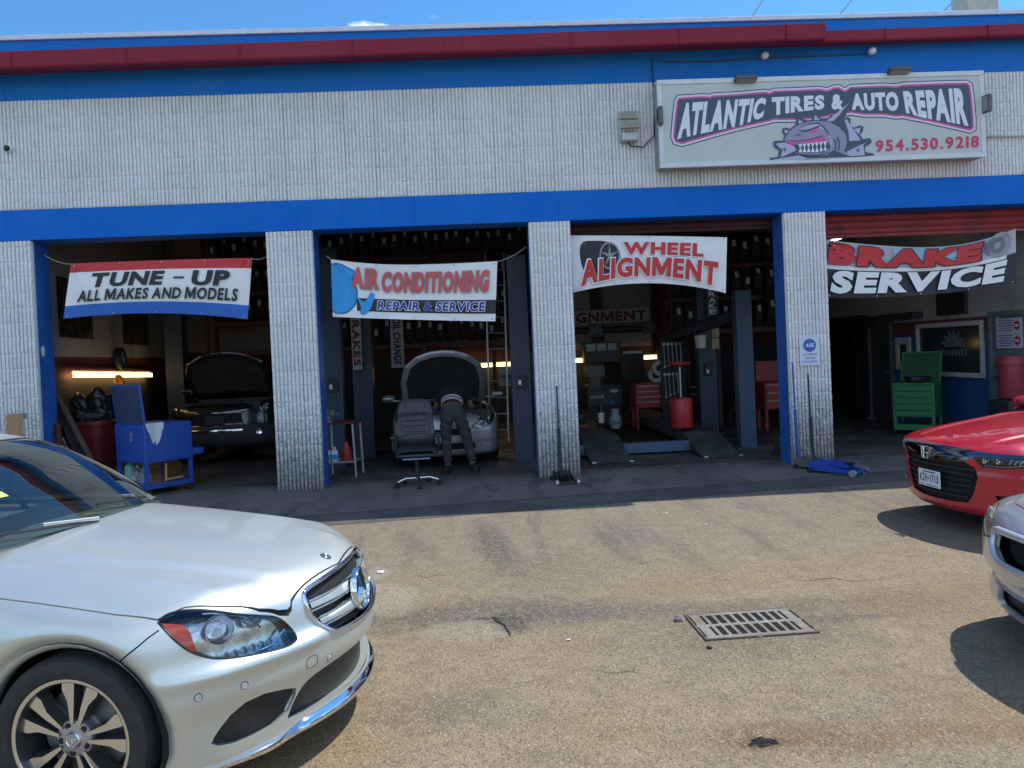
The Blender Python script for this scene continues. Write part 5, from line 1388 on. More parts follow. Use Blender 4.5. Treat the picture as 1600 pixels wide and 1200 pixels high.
def build_suv():
    p = on(352, 640, 2.7)
    t = thing('black_suv', 'black sport utility vehicle with raised hood standing in the dark first bay', 'car', (p.x-.20, 2.7, 0), R(-91))
    c = Car(t, [(-.3, .9), (0, 1.02), (.1, 1.10), (.3, 1.15), (.7, 1.20), (1.2, 1.25), (2, 1.27), (4, 1.3), (4.6, 1.25)], [(-.3, .90), (.6, .92), (1.2, .925), (3.8, .92), (4.6, .84)],
            [(0, .2), (.34, .12), (.42, .03), (.52, .0), (.66, .0), (.74, .035), (.9, .06), (1.02, .10), (1.12, .2), (1.3, .5)], .36, 4.55, .92, 3.6, .40, .43, zb=.36, res=.03, kf=.18)
    lp = [(.56, .95), (.60, 1.05), (.70, 1.10), (.84, 1.13), (.90, 1.10), (.885, 1.0), (.80, .93), (.66, .91)]
    lm = [c.corner(lp, sg, 'headlight', M_LENS, mat('lamp_housing3', (0, 0, 0)), .06) for sg in (-1, 1)]
    up = c.front([(-.50, .99), (-.52, 1.06), (.52, 1.06), (.50, .99), (.40, .96), (-.40, .96)])
    mid = c.front([(-.42, .93), (-.46, .76), (.46, .76), (.42, .93)])
    lowb = c.front([(-1., .72), (-1., .3), (1., .3), (1., .72)])
    hf = [(-1.15, -.74), (-.7, -.76), (-.42, -.68), (-.26, -.42), (-.20, -.2), (-.19, 0)]; hf = hf+[(x, -y) for x, y in hf[::-1][1:]]
    hood = c.sk.take(c.sk.region([(-1.2, -.72)]+hf+[(-1.2, .72)], UX, UY, side=c.TOP))
    c.emit('body', c.sk.rest(), M_SUV, wall=.02); c.emit('bumper', lowb, M_CLAD, shift=.006)
    c.emit('grille', up, M_MESH, shift=-.03); c.emit('lower_grille', mid, M_MESH, shift=-.03)
    for q in lm: c.lamp(q, ((.68, 1.0, .06), (.79, 1.04, .055)))
    b = MB(); b.tube([c.surf(-.50+1.0*i/20, .975-.03*math.cos(math.pi*(i-10)/20)*1, .01) for i in range(21)], .012, 8); b.build('chrome_bar', M_CHR, t, smooth=60)
    b = MB(); P = [[c.surf(-.45+.9*i/16, .62, .012), c.surf(-.45+.9*i/16, .65, .018), c.surf(-.45+.9*i/16, .665, .010)] for i in range(17)]; b.grid(P); b.build('skid_trim', M_CHR, t, smooth=60)
    b = MB(); b.box((0, -.16, 0), (.012, .16, .16), .004, Matrix.Translation(c.surf(0, .74, .01))); b.build('plate_holder', M_BLKP, t)
    for sg in (1, -1):
        b = MB(); b.lathe([(0, .012), (.045, .01), (.055, .016), (.062, .0)], 20, mframe(c.surf(sg*.70, .60, .012), (1, .3*sg, 0))); b.build('fog_lamp', M_CHR, t, smooth=60)
    open_hood(c, hood, (-1.18, 0, 1.24), R(58), M_SUV, mat('hood_underside', (.022, .023, .024), .8)); engine_bay(c, t, -1.2, -.25, .72, 1.14, 9)
    c.greenhouse([(1.25, 1.15), (1.35, 1.32), (1.55, 1.65), (1.68, 1.95), (1.75, 2.3)], .84, 1.75, 4.55, M_GLASS, M_SUV, 1.24, .36); seats(t, -2.3)
    c.wheels(.40, .23, .23, .80); c.mirror(-1.5, 1.0, 1.3, M_SUV)
    b = MB(); b.box((-4.2, -.62, .36), (-.3, .62, .5), .02); b.build('underbody', M_LINER, t)
build_suv()
# ------------------------------------------------------------------ big box sign on the upper wall
def layer_poly(par, name, pts_px, Y, m):
    b = MB(); b.poly3([on(x, y, Y) for x, y in pts_px]); return b.build(name, m, par, world=True)
offs = grow
M_SGREEN = mat('sign_face_pale_green', (.50, .565, .54), .5, var=.04, scale=1.5)
M_SFRAME = mat('sign_frame_white', (.62, .66, .68), .45, var=.08)
M_SBAR = mat('sign_return_grey', (.34, .33, .31), .6, var=.15)
M_NAVY = mat('sign_slate', (.055, .085, .125), .5, var=0); M_PINK = mat('sign_pink', (.66, .10, .34), .5, var=0); M_LILAC = mat('sign_white', (.66, .67, .78), .5, var=0)
M_LETW = mat('sign_letter_white', (.68, .76, .84), .5, var=0); M_SHK = mat('shark_grey', (.29, .28, .42), .5, var=0); M_SHKL = mat('shark_light', (.46, .44, .62), .5, var=0); M_CRIM = mat('sign_crimson', (.55, .045, .12), .5, var=0)
YS = -.30
def build_sign():
    c = on(1285, 190, 0); t = thing('shop_sign', 'long pale green box sign lettered ATLANTIC TIRES & AUTO REPAIR with a shark', 'sign', (c.x, 0, c.z))
    TL, TR, BR, BL = on(1029, 129, YS), on(1536, 109, YS), on(1539, 241, YS), on(1031, 265, YS)
    x0, x1 = (TL.x+BL.x)/2, (TR.x+BR.x)/2; z1, z0 = (TL.z+TR.z)/2, (BL.z+BR.z)/2
    b = MB(); b.box((x0, YS+.012, z0), (x1, -.035, z1), .008); b.build('cabinet', M_SBAR, t, world=True)
    b = MB(); w = .055
    for lo, hi in (((x0-.012, YS-.012, z0-.012), (x1+.012, YS+.03, z0+w)), ((x0-.012, YS-.012, z1-w), (x1+.012, YS+.03, z1+.012)), ((x0-.012, YS-.011, z0+w), (x0+w, YS+.03, z1-w)), ((x1-w, YS-.011, z0+w), (x1+.012, YS+.03, z1-w))): b.box(lo, hi, .008)
    b.build('frame', M_SFRAME, t, world=True)
    b = MB(); b.box((x0+.02, YS+.001, z0+.02), (x1-.02, YS+.011, z1-.02)); face = b.build('sign_face', M_SGREEN, t, world=True)
    # name plate behind the arched lettering: slate outline, white, pink, slate field (measured outline, right to left)
    top = [(1058, 148), (1100, 145.5), (1108, 146.5), (1112, 144.5), (1150, 142.5), (1196, 138.5), (1202, 140), (1208, 137), (1240, 136), (1280, 134), (1292, 136), (1302, 132), (1312, 131.5), (1320, 136), (1328, 131), (1380, 129), (1400, 130), (1410, 127.5), (1440, 126.5), (1480, 125), (1512, 124.5), (1520, 130)]
    bot = [(1523, 150), (1526, 185), (1526, 204), (1516, 209), (1490, 203), (1450, 194), (1410, 186), (1400, 187), (1380, 184), (1350, 184), (1330, 181), (1300, 185), (1280, 190), (1240, 192), (1210, 192), (1203, 194), (1190, 197), (1150, 206), (1110, 217), (1066, 230), (1052, 226), (1047, 215), (1050, 180), (1053, 156)]
    o4 = top+bot
    for nm, d, y, m in (('outline', -.0, .0, M_NAVY), ('white_band', -1.6, .002, M_LILAC), ('pink_band', -4.6, .004, M_PINK), ('field', -7.2, .006, M_NAVY)):
        layer_poly(face, nm, offs(o4, d), YS-y-.002, m)
    # words, warped between the upper and lower edge of the plate
    tl = pchip([(1058, 161), (1130, 156), (1200, 152), (1290, 148), (1400, 143), (1450, 140.5), (1520, 136)]); bl = pchip([(1058, 219), (1100, 209), (1150, 199), (1200, 183), (1240, 176), (1290, 171), (1330, 172), (1400, 174), (1440, 184), (1480, 191), (1520, 199)])
    for s_, a, c_, sl in (('ATLANTIC', 1061, 1195, 6), ('TIRES', 1206, 1288, 3), ('&', 1299, 1318, 0), ('AUTO', 1330, 1404, -2), ('REPAIR', 1413, 1511, -5)):
        V, Fc = text_fit(s_, (0, 0, 1, 1), .058)
        P = []
        for u, v in V:
            x = a+(c_-a)*u; yt, yb = float(tl(x)), float(bl(x)); P.append(on(x+sl*(v-.5)*(1 if s_ != 'TIRES' else 0), yb+(yt-yb)*v, YS-.010))
        np_mesh('lettering', P, Fc, M_LETW, face, world=True)
    V, Fc = text_fit('954.530.9218', (0, 0, 1, 1), .035, spacing=1.08)
    np_mesh('phone_number', [on(1368+162*u, 240-2-(u*7.5)-19*v, YS-.004) for u, v in V], Fc, M_CRIM, face, world=True)
    # the shark emblem, from its back plate outwards
    Z = lambda l: [(1180+x/7.273, 140+y/7.269) for x, y in l]
    plate = [(160, 805), (170, 775), (260, 765), (275, 690), (215, 650), (205, 600), (230, 580), (320, 580), (335, 520), (308, 480), (310, 445), (345, 430), (400, 445), (465, 390), (465, 325), (500, 315), (590, 350), (640, 345), (665, 285), (695, 282), (745, 330), (830, 320), (870, 280), (905, 330), (1000, 260), (1075, 150), (1040, 270), (1010, 330), (1050, 310), (1085, 330), (1080, 420), (1130, 430), (1190, 405), (1230, 425), (1225, 470), (1190, 510), (1225, 565), (1300, 550), (1325, 580), (1315, 610), (1250, 650), (1255, 710), (1340, 725), (1360, 745), (1200, 762), (800, 790), (600, 800)]
    layer_poly(face, 'emblem_plate', Z(plate), YS-.012, M_NAVY)
    for i, pts in enumerate(([(500, 400), (490, 335), (570, 385)], [(665, 355), (680, 285), (735, 345)], [(340, 500), (330, 455), (395, 470)], [(230, 615), (325, 600), (290, 770), (470, 690), (440, 640), (340, 590), (300, 680)], [(190, 798), (500, 745), (600, 785), (620, 793)], [(1015, 345), (1040, 335), (1200, 575), (1070, 585), (1060, 480)], [(1120, 450), (1200, 430), (1180, 510)], [(1020, 715), (1300, 580), (1230, 620), (1245, 745), (1080, 755)], [(780, 380), (1070, 150), (900, 350)], [(850, 330), (885, 285), (880, 320)])):
        layer_poly(face, 'gear_tooth', Z(pts), YS-.014, M_SHKL)
    body = [(330, 560), (390, 470), (470, 410), (600, 365), (720, 355), (850, 370), (960, 430), (1030, 510), (1045, 600), (1010, 700), (1080, 765), (960, 715), (880, 690), (820, 740), (700, 750), (600, 735), (460, 735), (480, 630), (400, 610), (345, 590)]
    layer_poly(face, 'shark_outline', offs(Z(body), 1.5), YS-.015, M_NAVY)
    layer_poly(face, 'shark_body', Z(body), YS-.0165, M_SHK)
    layer_poly(face, 'shark_light', Z([(500, 450), (600, 385), (720, 375), (780, 420), (840, 500), (880, 600), (860, 680), (850, 560), (800, 470), (700, 420), (600, 450)]), YS-.0175, M_SHKL)
    layer_poly(face, 'gum', Z([(340, 575), (480, 588), (620, 570), (760, 525), (790, 555), (830, 600), (740, 600), (600, 610), (480, 615), (420, 635)]), YS-.018, M_PINK)
    layer_poly(face, 'mouth', Z([(480, 620), (600, 612), (740, 595), (820, 592), (860, 640), (840, 680), (760, 715), (620, 722), (470, 715)]), YS-.0195, M_NAVY)
    b = MB()
    for k in range(7):
        x = 490+k*47; yt = 622-k*5; b.poly3([on(*p, YS-.021) for p in Z([(x, yt), (x+42, yt-4), (x+24, yt+58)])]); b.poly3([on(*p, YS-.021) for p in Z([(x+4, 712-max(0, k-4)*10), (x+46, 710-max(0, k-4)*10), (x+22, 648-k*2)])])
    b.build('teeth', M_LETW, face, world=True)
    layer_poly(face, 'eye', Z([(610, 490), (650, 445), (720, 430), (700, 470), (660, 490)]), YS-.019, M_PINK); layer_poly(face, 'brow', Z([(480, 460), (560, 462), (640, 440), (725, 405), (730, 425), (640, 462), (560, 485)]), YS-.0205, M_NAVY)
    for pts in ([(905, 560), (925, 610), (915, 700), (905, 700), (910, 615), (893, 565)], [(940, 540), (965, 600), (955, 700), (945, 700), (950, 605), (928, 545)], [(490, 445), (600, 385), (720, 372), (790, 425), (850, 520), (842, 522), (778, 435), (715, 384), (605, 397)], [(345, 572), (480, 590), (620, 573), (765, 527), (762, 518), (620, 563), (480, 579)], [(455, 512), (520, 505), (515, 516), (460, 522)], [(470, 735), (600, 750), (720, 750), (840, 715), (835, 705), (720, 738), (600, 738), (470, 722)]):
        layer_poly(face, 'ink_line', Z(pts), YS-.0225, M_NAVY)
    for (cx, cy) in ((335, 680), (1168, 688)):
        st_ = []
        for k in range(10): a = -math.pi/2+math.pi*k/5; r_ = 28 if k % 2 == 0 else 11; st_.append((cx+r_*math.cos(a), cy+r_*math.sin(a)))
        layer_poly(face, 'star', Z(st_), YS-.016, M_NAVY)
    return x0, x1, z0, z1
SX0, SX1, SZ0, SZ1 = build_sign()
M_FLOOD = mat('grey_floodlight', (.10, .105, .11), .45, .3, var=.1); M_FGL = mat('floodlight_glass', (.28, .29, .28), .1, var=.05)
def flood(p, lab, rot, w=.30, h=.11):
    t = thing('sign_floodlight', lab, 'floodlight', tuple(p), 0, 'floodlights around the sign')
    M = rot; b = MB(); b.box((-w/2, -.03, -h/2), (w/2, .03, h/2), .012, M)
    for k in range(6): b.box((-w/2+.03+k*(w-.08)/5, .028, -h/2+.02), (-w/2+.04+k*(w-.08)/5, .05, h/2-.02), 0, M)
    b.build('housing', M_FLOOD, t)
    b = MB(); b.box((-w/2+.02, -.034, -h/2+.02), (w/2-.02, -.029, h/2-.02), 0, M); b.build('lens', M_FGL, t)
    b = MB(); b.tube([M @ Vector((0, .03, 0)), Vector((0, .16, .02)), Vector((0, .30, 0))], .012, 6); b.build('bracket', M_FLOOD, t)
RX = lambda a: Matrix.Rotation(R(a), 4, 'X'); RZ = lambda a: Matrix.Rotation(R(a), 4, 'Z')
flood(on(1165, 123, -.36), 'flat grey floodlight on the top edge of the sign above the word TIRES', RX(72))
flood(on(1405, 110, -.36), 'flat grey floodlight on the top edge of the sign above the word AUTO', RX(66))
flood(on(1032, 181, -.36), 'dark floodlight at the left end of the sign', RZ(78) @ RX(0) @ Matrix.Rotation(R(90), 4, 'Y'), .24, .12)
flood(on(1542, 162, -.36), 'dark floodlight at the right end of the sign', RZ(-78) @ Matrix.Rotation(R(90), 4, 'Y'), .24, .12)
# twin flood lamp with photocell on the wall left of the sign
p = on(981, 195, -.08); t = thing('twin_floodlight', 'beige floodlight with two stacked heads on the white wall left of the sign', 'floodlight', tuple(p))
M_FB = mat('beige_flood', (.42, .39, .30), .5, var=.1)
for dz, nm in ((.09, 0), (-.05, 0)):
    b = MB(); b.box((-.135, -.12, dz-.055), (.135, -.06, dz+.055), .01, RX(-14)); h = b.build('lamp_head', M_FB, t)
    b = MB()
    for k in range(5): b.box((-.115, -.124, dz-.04+k*.018), (.115, -.119, dz-.030+k*.018), 0, RX(-14))
    b.build('lens', M_FGL, h)
b = MB(); b.box((-.11, -.10, -.24), (.11, .07, -.13), .01); b.build('junction_box', M_GALV, t)
b = MB(); b.tube([on(975, 212, -.10)-p, on(985, 228, -.08)-p, on(1005, 230, -.06)-p, on(1022, 212, -.06)-p, on(1023, 170, -.06)-p, on(1022, 140, -.06)-p, on(1018, 92, -.02)-p], .009, 6); b.build('cable', M_BLK, t, smooth=60)
# two bare round lamps on the fascia with their conduit
for (px, py, lab) in ((1193, 89, 'round bulb lamp on the blue fascia, left of the two'), (1360, 82, 'round bulb lamp on the blue fascia, right of the two')):
    p = on(px, py, -.01); t = thing('round_lamp', lab, 'lamp', tuple(p), 0, 'round lamps on the fascia')
    b = MB(); b.lathe([(.0, .02), (.045, .02), (.05, 0)], 16, RX(90)); b.build('base', M_GALV, t, smooth=40)
    b = MB(); b.lathe([(0, .11), (.03, .10), (.052, .075), (.055, .05), (.035, .02)], 16, RX(90)); b.build('bulb', mat('opal_glass', (.75, .77, .78), .25, coat=.5, var=0), t, smooth=60)
b = MB(); b.tube([on(1020, 92, -.012), on(1045, 97, -.012), on(1100, 96, -.012), on(1193, 91, -.012), on(1360, 84, -.012)], .010, 6); tag(b.build('conduit_pipe', M_FLOOD, smooth=60), 'thin grey conduit linking the two round lamps on the fascia', 'pipe')
b = MB(); b.tube([on(1540, 214, -.05), on(1575, 213, -.05), on(1640, 212, -.05)], .014, 6); tag(b.build('conduit_pipe', M_GALV, smooth=60), 'short pale conduit on the white wall right of the sign', 'pipe')
p = on(15, 232, -.03); t = thing('security_camera', 'small white dome security camera on the upper left wall', 'camera', tuple(p))
b = MB(); b.lathe([(0, .05), (.04, .05), (.055, .03), (.055, 0)], 16, RX(90)); b.build('mount', M_WHITE, t, smooth=40)
b = MB(); b.lathe([(0, .095), (.02, .09), (.034, .07), (.036, .05)], 16, RX(105)); b.build('lens', M_BLKP, t, smooth=60)
b = MB(); b.lathe([(.036, .04), (.044, .07), (.05, .05)], 16, RX(100)); b.build('shade', M_WHITE, t, smooth=60)

# ------------------------------------------------------------------ cloth banners
def banner(label, TL, TR, BR, BL, top, bot, Y, bulge, layers, group='banners hung in the bay openings', seed=1, nu=48, nv=16, wr=.012):
    """corners in measured points; top/bot = sag in points at mid span; layers are drawn in unit (u,v) space"""
    rs = random.Random(seed); ph = [rs.uniform(0, 6) for _ in range(4)]
    def S(u, v, l=0.):
        a = 4*u*(1-u)
        xt = TL[0]+(TR[0]-TL[0])*u; yt = TL[1]+(TR[1]-TL[1])*u+top(u); xb = BL[0]+(BR[0]-BL[0])*u; yb = BL[1]+(BR[1]-BL[1])*u+bot(u)
        x = xb+(xt-xb)*v; y = yb+(yt-yb)*v
        d = bulge*a*4*v*(1-v)*.5+wr*(math.sin(9*u+3*v+ph[0])*.6+math.sin(21*u-5*v+ph[1])*.3*v)
        for (cu, cv) in ((0, 1), (1, 1)):            # creases running out of the tied corners
            r_ = math.hypot((u-cu)*2.6, v-cv); an = math.atan2(v-cv, (u-cu)*2.6); d += .014*math.sin(an*9+ph[2])*math.exp(-r_*2.2)
        return on(x, y, Y+d-l)
    c = S(.5, .5); t = thing('banner', label, 'banner', (c.x, Y, c.z), 0, group)
    def cells(V, Fc, l, name, m):
        """cut flat lettering along the cloth grid so that it follows the folds"""
        bm = bmesh.new(); vs = [bm.verts.new((a, b_, 0)) for a, b_ in V]
        for f in Fc:
            try: bm.faces.new([vs[i] for i in f])
            except ValueError: pass
        V = np.array(V)
        for k in range(nu+1):
            if V[:, 0].min() < k/nu < V[:, 0].max(): bmesh.ops.bisect_plane(bm, geom=bm.verts[:]+bm.edges[:]+bm.faces[:], plane_co=(k/nu, 0, 0), plane_no=(1, 0, 0), dist=1e-7)
        for k in range(1, nv):
            if V[:, 1].min() < k/nv < V[:, 1].max(): bmesh.ops.bisect_plane(bm, geom=bm.verts[:]+bm.edges[:]+bm.faces[:], plane_co=(0, k/nv, 0), plane_no=(0, 1, 0), dist=1e-7)
        bm.verts.index_update(); P = [S(v.co.x, v.co.y, l) for v in bm.verts]; F2 = [[v.index for v in f.verts] for f in bm.faces]; bm.free()
        return np_mesh(name, P, F2, m, cloth, world=True)
    b = MB(); b.grid([[S(i/nu, j/nv) for j in range(nv+1)] for i in range(nu+1)]); cloth = b.build('cloth', layers[0], t, world=True, smooth=180)
    b = MB(); b.grid([[S(i/nu, j/nv, -.004) for j in range(nv+1)] for i in range(nu+1)]); b.build('cloth_back', mat('banner_back', (.6, .6, .6), .7), t, world=True, smooth=180)
    k = .0035
    for L_ in layers[1:]:
        if L_[0] == 'rect': _, nm, u0, v0, u1, v1, m = L_; cells([(u0, v0), (u1, v0), (u1, v1), (u0, v1)], [(0, 1, 2, 3)], k, nm, m)
        elif L_[0] == 'poly':
            _, nm, pts, m = L_; cells(pts, [tuple(q) for q in tessellate_polygon([[Vector((a, b_, 0)) for a, b_ in pts]])], k, nm, m)
        elif L_[0] == 'text':
            _, s_, bx, bold, shear, m, ref, warp = L_; V, Fc = text_fit(s_, bx, bold, shear, ref=ref)
            if warp: V = [warp(a, b_) for a, b_ in V]
            cells(V, Fc, k, 'lettering', m)
        k += .0042
    # eyelets and ropes
    for (u, v) in [(.02, .96), (.98, .96), (.02, .04), (.98, .04), (.27, .97), (.5, .97), (.74, .97), (.27, .03), (.5, .03), (.75, .03)]:
        b = MB(); b.lathe([(.004, .003), (.010, .003), (.012, 0)], 8, Matrix.Translation(S(u, v, k)) @ RX(90))
        b.build('eyelet', M_STEEL, t, world=True)
    return t, S
def rope(label, a, b_, sag=.03):
    a, b_ = Vector(a), Vector(b_); q = [a.lerp(b_, i/10)-Vector((0, 0, sag*4*(i/10)*(1-i/10))) for i in range(11)]
    m = MB(); m.tube(q, .006, 5); tag(m.build('rope', mat('grey_rope', (.3, .3, .29), .8), smooth=60), label, 'rope', 'ropes tying the banners')
M_BW = mat('banner_white', (.78, .79, .80), .6, var=.06, scale=3); M_BR = mat('banner_red', (.55, .035, .04), .6, var=.05); M_BB = mat('banner_blue', (.02, .13, .50), .6, var=.05); M_BK = mat('banner_black', (.02, .022, .028), .6, var=.05); M_BN = mat('banner_navy', (.02, .035, .30), .6, var=0); M_BG = mat('banner_grey', (.30, .31, .33), .6, var=.1)
M_SALM = mat('banner_faded_red', (.62, .10, .11), .6, var=.06); M_SKYB = mat('banner_cyan', (.02, .30, .68), .6, var=.12, scale=4); M_SKYD = mat('banner_deep_blue', (.015, .14, .42), .6, var=.1)
arc = lambda h, s=0.: (lambda u: h*4*u*(1-u)+s*math.sin(2*math.pi*u))
# 1 tune-up
t, S1 = banner('red, white and blue banner reading TUNE - UP ALL MAKES AND MODELS', (111, 412), (394, 403), (387, 499), (99, 498), arc(-1), arc(-9), .12, -.08,
    [M_BW, ('rect', 'red_stripe', 0, .835, 1, 1, M_BR), ('rect', 'blue_stripe', 0, 0, 1, .225, M_BB),
     ('text', 'TUNE', (.125, .535, .525, .835-.03), .05, .12, M_BK, None, None), ('rect', 'dash', .575, .655, .632, .69, M_BK), ('text', 'UP', (.675, .525, .885, .80), .05, .08, M_BK, None, None), ('text', 'ALL MAKES AND MODELS', (.06, .275, .935, .495), .038, .06, M_BK, None, None)], seed=3)
rope('thin dark rope from the left jamb to the tune-up banner', S1(.005, .99), on(70, 399, .12)); rope('thin rope from the right corner of the tune-up banner', S1(.995, .99), on(420, 399, .2))
# 2 air conditioning (its cartoon is left out; plain blue rounded shapes stand in its place)
blob = smooth_line([(0, .93), (.05, .95), (.10, .90), (.145, .83), (.13, .68), (.155, .52), (.155, .36), (.14, .22), (.09, .08), (.04, .055), (0, .08)], 4)
boot = smooth_line([(.155, .36), (.175, .33), (.20, .30), (.235, .47), (.255, .455), (.258, .38), (.23, .15), (.19, .06), (.17, .09), (.175, .2)], 3, True)
t, S2 = banner('white banner reading AIR CONDITIONING REPAIR & SERVICE in red and blue', (517, 405), (777, 408), (774, 502), (520, 495), arc(7, 1), arc(1), .14, .06,
    [M_BW, ('rect', 'black_band', .15, .125, 1, .36, M_BK), ('poly', 'blue_shape', blob, M_SKYD), ('poly', 'blue_shape', [(x*.94, .5+(y-.5)*.95) for x, y in blob], M_SKYB), ('poly', 'blue_shape', boot, M_SKYB),
     ('text', 'AIR', (.118, .53, .285, .90), .075, .10, M_BG, .045, None), ('text', 'CONDITIONING', (.305, .49, .955, .86), .075, .10, M_BG, .045, None), ('text', 'AIR', (.118, .54, .285, .905), .045, .10, M_SALM, None, None), ('text', 'CONDITIONING', (.305, .50, .955, .865), .045, .10, M_SALM, None, None),
     ('text', 'REPAIR & SERVICE', (.275, .165, .935, .325), .085, .10, M_BW, .035, None), ('text', 'REPAIR & SERVICE', (.275, .165, .935, .325), .035, .10, M_BN, None, None)], seed=5)
rope('thin rope from the air conditioning banner up to the right', S2(.995, .99), on(822, 386, .3)); rope('short white tie at the left corner of the air conditioning banner', S2(.005, .99), on(510, 400, .14), 0)
# 3 wheel alignment
def ell(cx, cy, rx, ry, n=28, a0=0, a1=2*math.pi): return [(cx+rx*math.cos(a0+(a1-a0)*k/n), cy+ry*math.sin(a0+(a1-a0)*k/n)) for k in range(n)]
tyre = smooth_line([(.055, .60), (.06, .80), (.085, .885), (.14, .90), (.22, .885), (.29, .80), (.315, .62), (.31, .45), (.28, .25), (.2, .2), (.10, .24), (.07, .40)], 3, True)
sp5 = []
for k in range(10): a = math.pi/2+math.pi*k/5; r_ = 1 if k % 2 == 0 else .22; sp5.append((.247+.058*r_*math.cos(a), .60+.25*r_*math.sin(a)))
fan = lambda a, b_: (a, b_-.10*(abs(a-.5)*2)**2*(b_ < .56)*(.56-b_)/.4)
t, S3 = banner('white banner reading WHEEL ALIGNMENT in red beside a painted tyre', (891, 368), (1136, 371), (1134, 458), (896, 457), arc(-1), arc(-15), .16, -.06,
    [M_BW, ('poly', 'tyre_picture', tyre, M_BK), ('poly', 'rim_picture', ell(.247, .60, .066, .275), M_BG), ('poly', 'rim_picture', ell(.247, .60, .057, .24), M_BK), ('poly', 'rim_picture', sp5, M_BG),
     ('text', 'WHEEL', (.335, .60, .855, .875), .085, .03, M_BW, .05, None), ('text', 'WHEEL', (.338, .605, .852, .87), .05, .03, M_BR, None, None),
     ('text', 'ALIGNMENT', (.045, .145, .955, .56), .085, .08, M_BW, .05, fan), ('text', 'ALIGNMENT', (.05, .15, .95, .555), .05, .08, M_BR, None, fan)], seed=8)
# 4 brake service
sag4 = lambda u: 30*4*u*(1-u)*.75-9*math.sin(math.pi*u*2)*.3
t, S4 = banner('sagging black and grey banner reading BRAKE SERVICE with a brake disc', (1288, 374), (1587, 357), (1588, 443), (1290, 465), lambda u: 26*4*u*(1-u)*.8-3*math.sin(2*math.pi*u), lambda u: 7*4*u*(1-u), .2, .05,
    [M_BK, ('rect', 'grey_upper_half', 0, .565, 1, 1, mat('banner_pale_grey', (.42, .46, .50), .6, var=.15, scale=3)), ('rect', 'white_line', 0, .50, .95, .57, M_BW), ('rect', 'cyan_flash', .36, .74, .80, .98, mat('banner_ice_blue', (.30, .50, .64), .6, var=.2, scale=4)),
     ('poly', 'disc_picture', ell(.915, .80, .062, .24), M_BG), ('poly', 'disc_picture', ell(.905, .80, .04, .155), mat('banner_mid_grey', (.16, .18, .22), .6)), ('poly', 'disc_picture', ell(.903, .80, .018, .07), M_BG), ('poly', 'caliper_picture', [(.845, .92), (.89, .99), (.875, .80), (.865, .64), (.84, .72)], mat('banner_mid_grey', (0, 0, 0))),
     ('text', 'BRAKE', (.01, .575, .835, .965), .095, .10, M_BK, .075, None), ('text', 'BRAKE', (.012, .585, .83, .955), .075, .10, M_BR, None, None), ('text', 'SERVICE', (.025, .075, .955, .485), .06, .14, M_BW, None, None)], seed=11)
rope('thin rope from the right corner of the brake service banner', S4(.995, .99), on(1640, 352, .4))
# certification plate on the fourth pillar
p = on(1265, 549, -.045); t = thing('certification_sign', 'small white plate with a blue gear logo on the right pillar', 'sign', tuple(p))
b = MB(); b.box((-.145, -.006, -.20), (.145, .006, .20), .004); pl = b.build('plate', mat('plate_bluewhite', (.60, .66, .74), .35, var=.05), t)
b = MB(); P = []
for k in range(40): a = 2*math.pi*k/40; r_ = .098 if k % 2 else .085; P.append((r_*math.cos(a), -.009, .085+r_*math.sin(a)))
b.poly3(P); b.build('gear_logo', mat('logo_blue', (.02, .12, .45), .4, var=0), pl)
flat_text(pl, 'lettering', 'ASE', (-.06, -.0115, .06), (1, 0, 0), (0, 0, 1), .12, .052, M_WHITE, .04, 0, .15)
for s_, z, w in (('AUTOMOTIVE', -.055, .20), ('SERVICE', -.105, .14), ('EXCELLENCE', -.155, .20)): flat_text(pl, 'lettering', s_, (-w/2, -.009, z), (1, 0, 0), (0, 0, 1), w, .026, mat('logo_blue', (0, 0, 0)), .02)
# notice on the office door
y0, y1 = onx(1600, 500, XW).y, onx(1566, 500, XW).y; 
t = thing('door_notice', 'white notice with two red stop roundels on the grey office door', 'notice', (XW-.07, (y0+y1)/2, 1.72))
hw_ = abs(y1-y0)/2+.05; b = MB(); b.box((-.004, -hw_, -.24), (.004, hw_, .24), .002); pl = b.build('plate', mat('notice_white', (.62, .64, .70), .5, var=.05), t)
for zc in (.12, -.12):
    b = MB(); b.lathe([(0, .006), (.075, .006)], 20, Matrix.Translation((-.0, -hw_+.11, zc)) @ Matrix.Rotation(R(-90), 4, 'Y')); b.build('roundel', M_BR, pl)
    b = MB(); b.box((-.0085, -hw_+.06, zc-.016), (-.0075, -hw_+.16, zc+.016)); b.build('bar', M_WHITE, pl)
    b = MB()
    for k in range(5): b.box((-.006, -hw_+.21, zc-.085+k*.04), (-.0048, hw_-.04-.05*(k % 2), zc-.07+k*.04))
    b.build('text_lines', mat('logo_blue', (0, 0, 0)), pl)
p = onx(1559, 500, XW-.06); b = MB(); b.lathe([(0, .004), (.06, .004), (.06, 0)], 20, Matrix.Translation(p) @ Matrix.Rotation(R(-90), 4, 'Y')); tag(b.build('door_sticker', mat('sticker_cyan', (.25, .55, .75), .5)), 'small round light blue sticker on the grey office door frame', 'sticker')
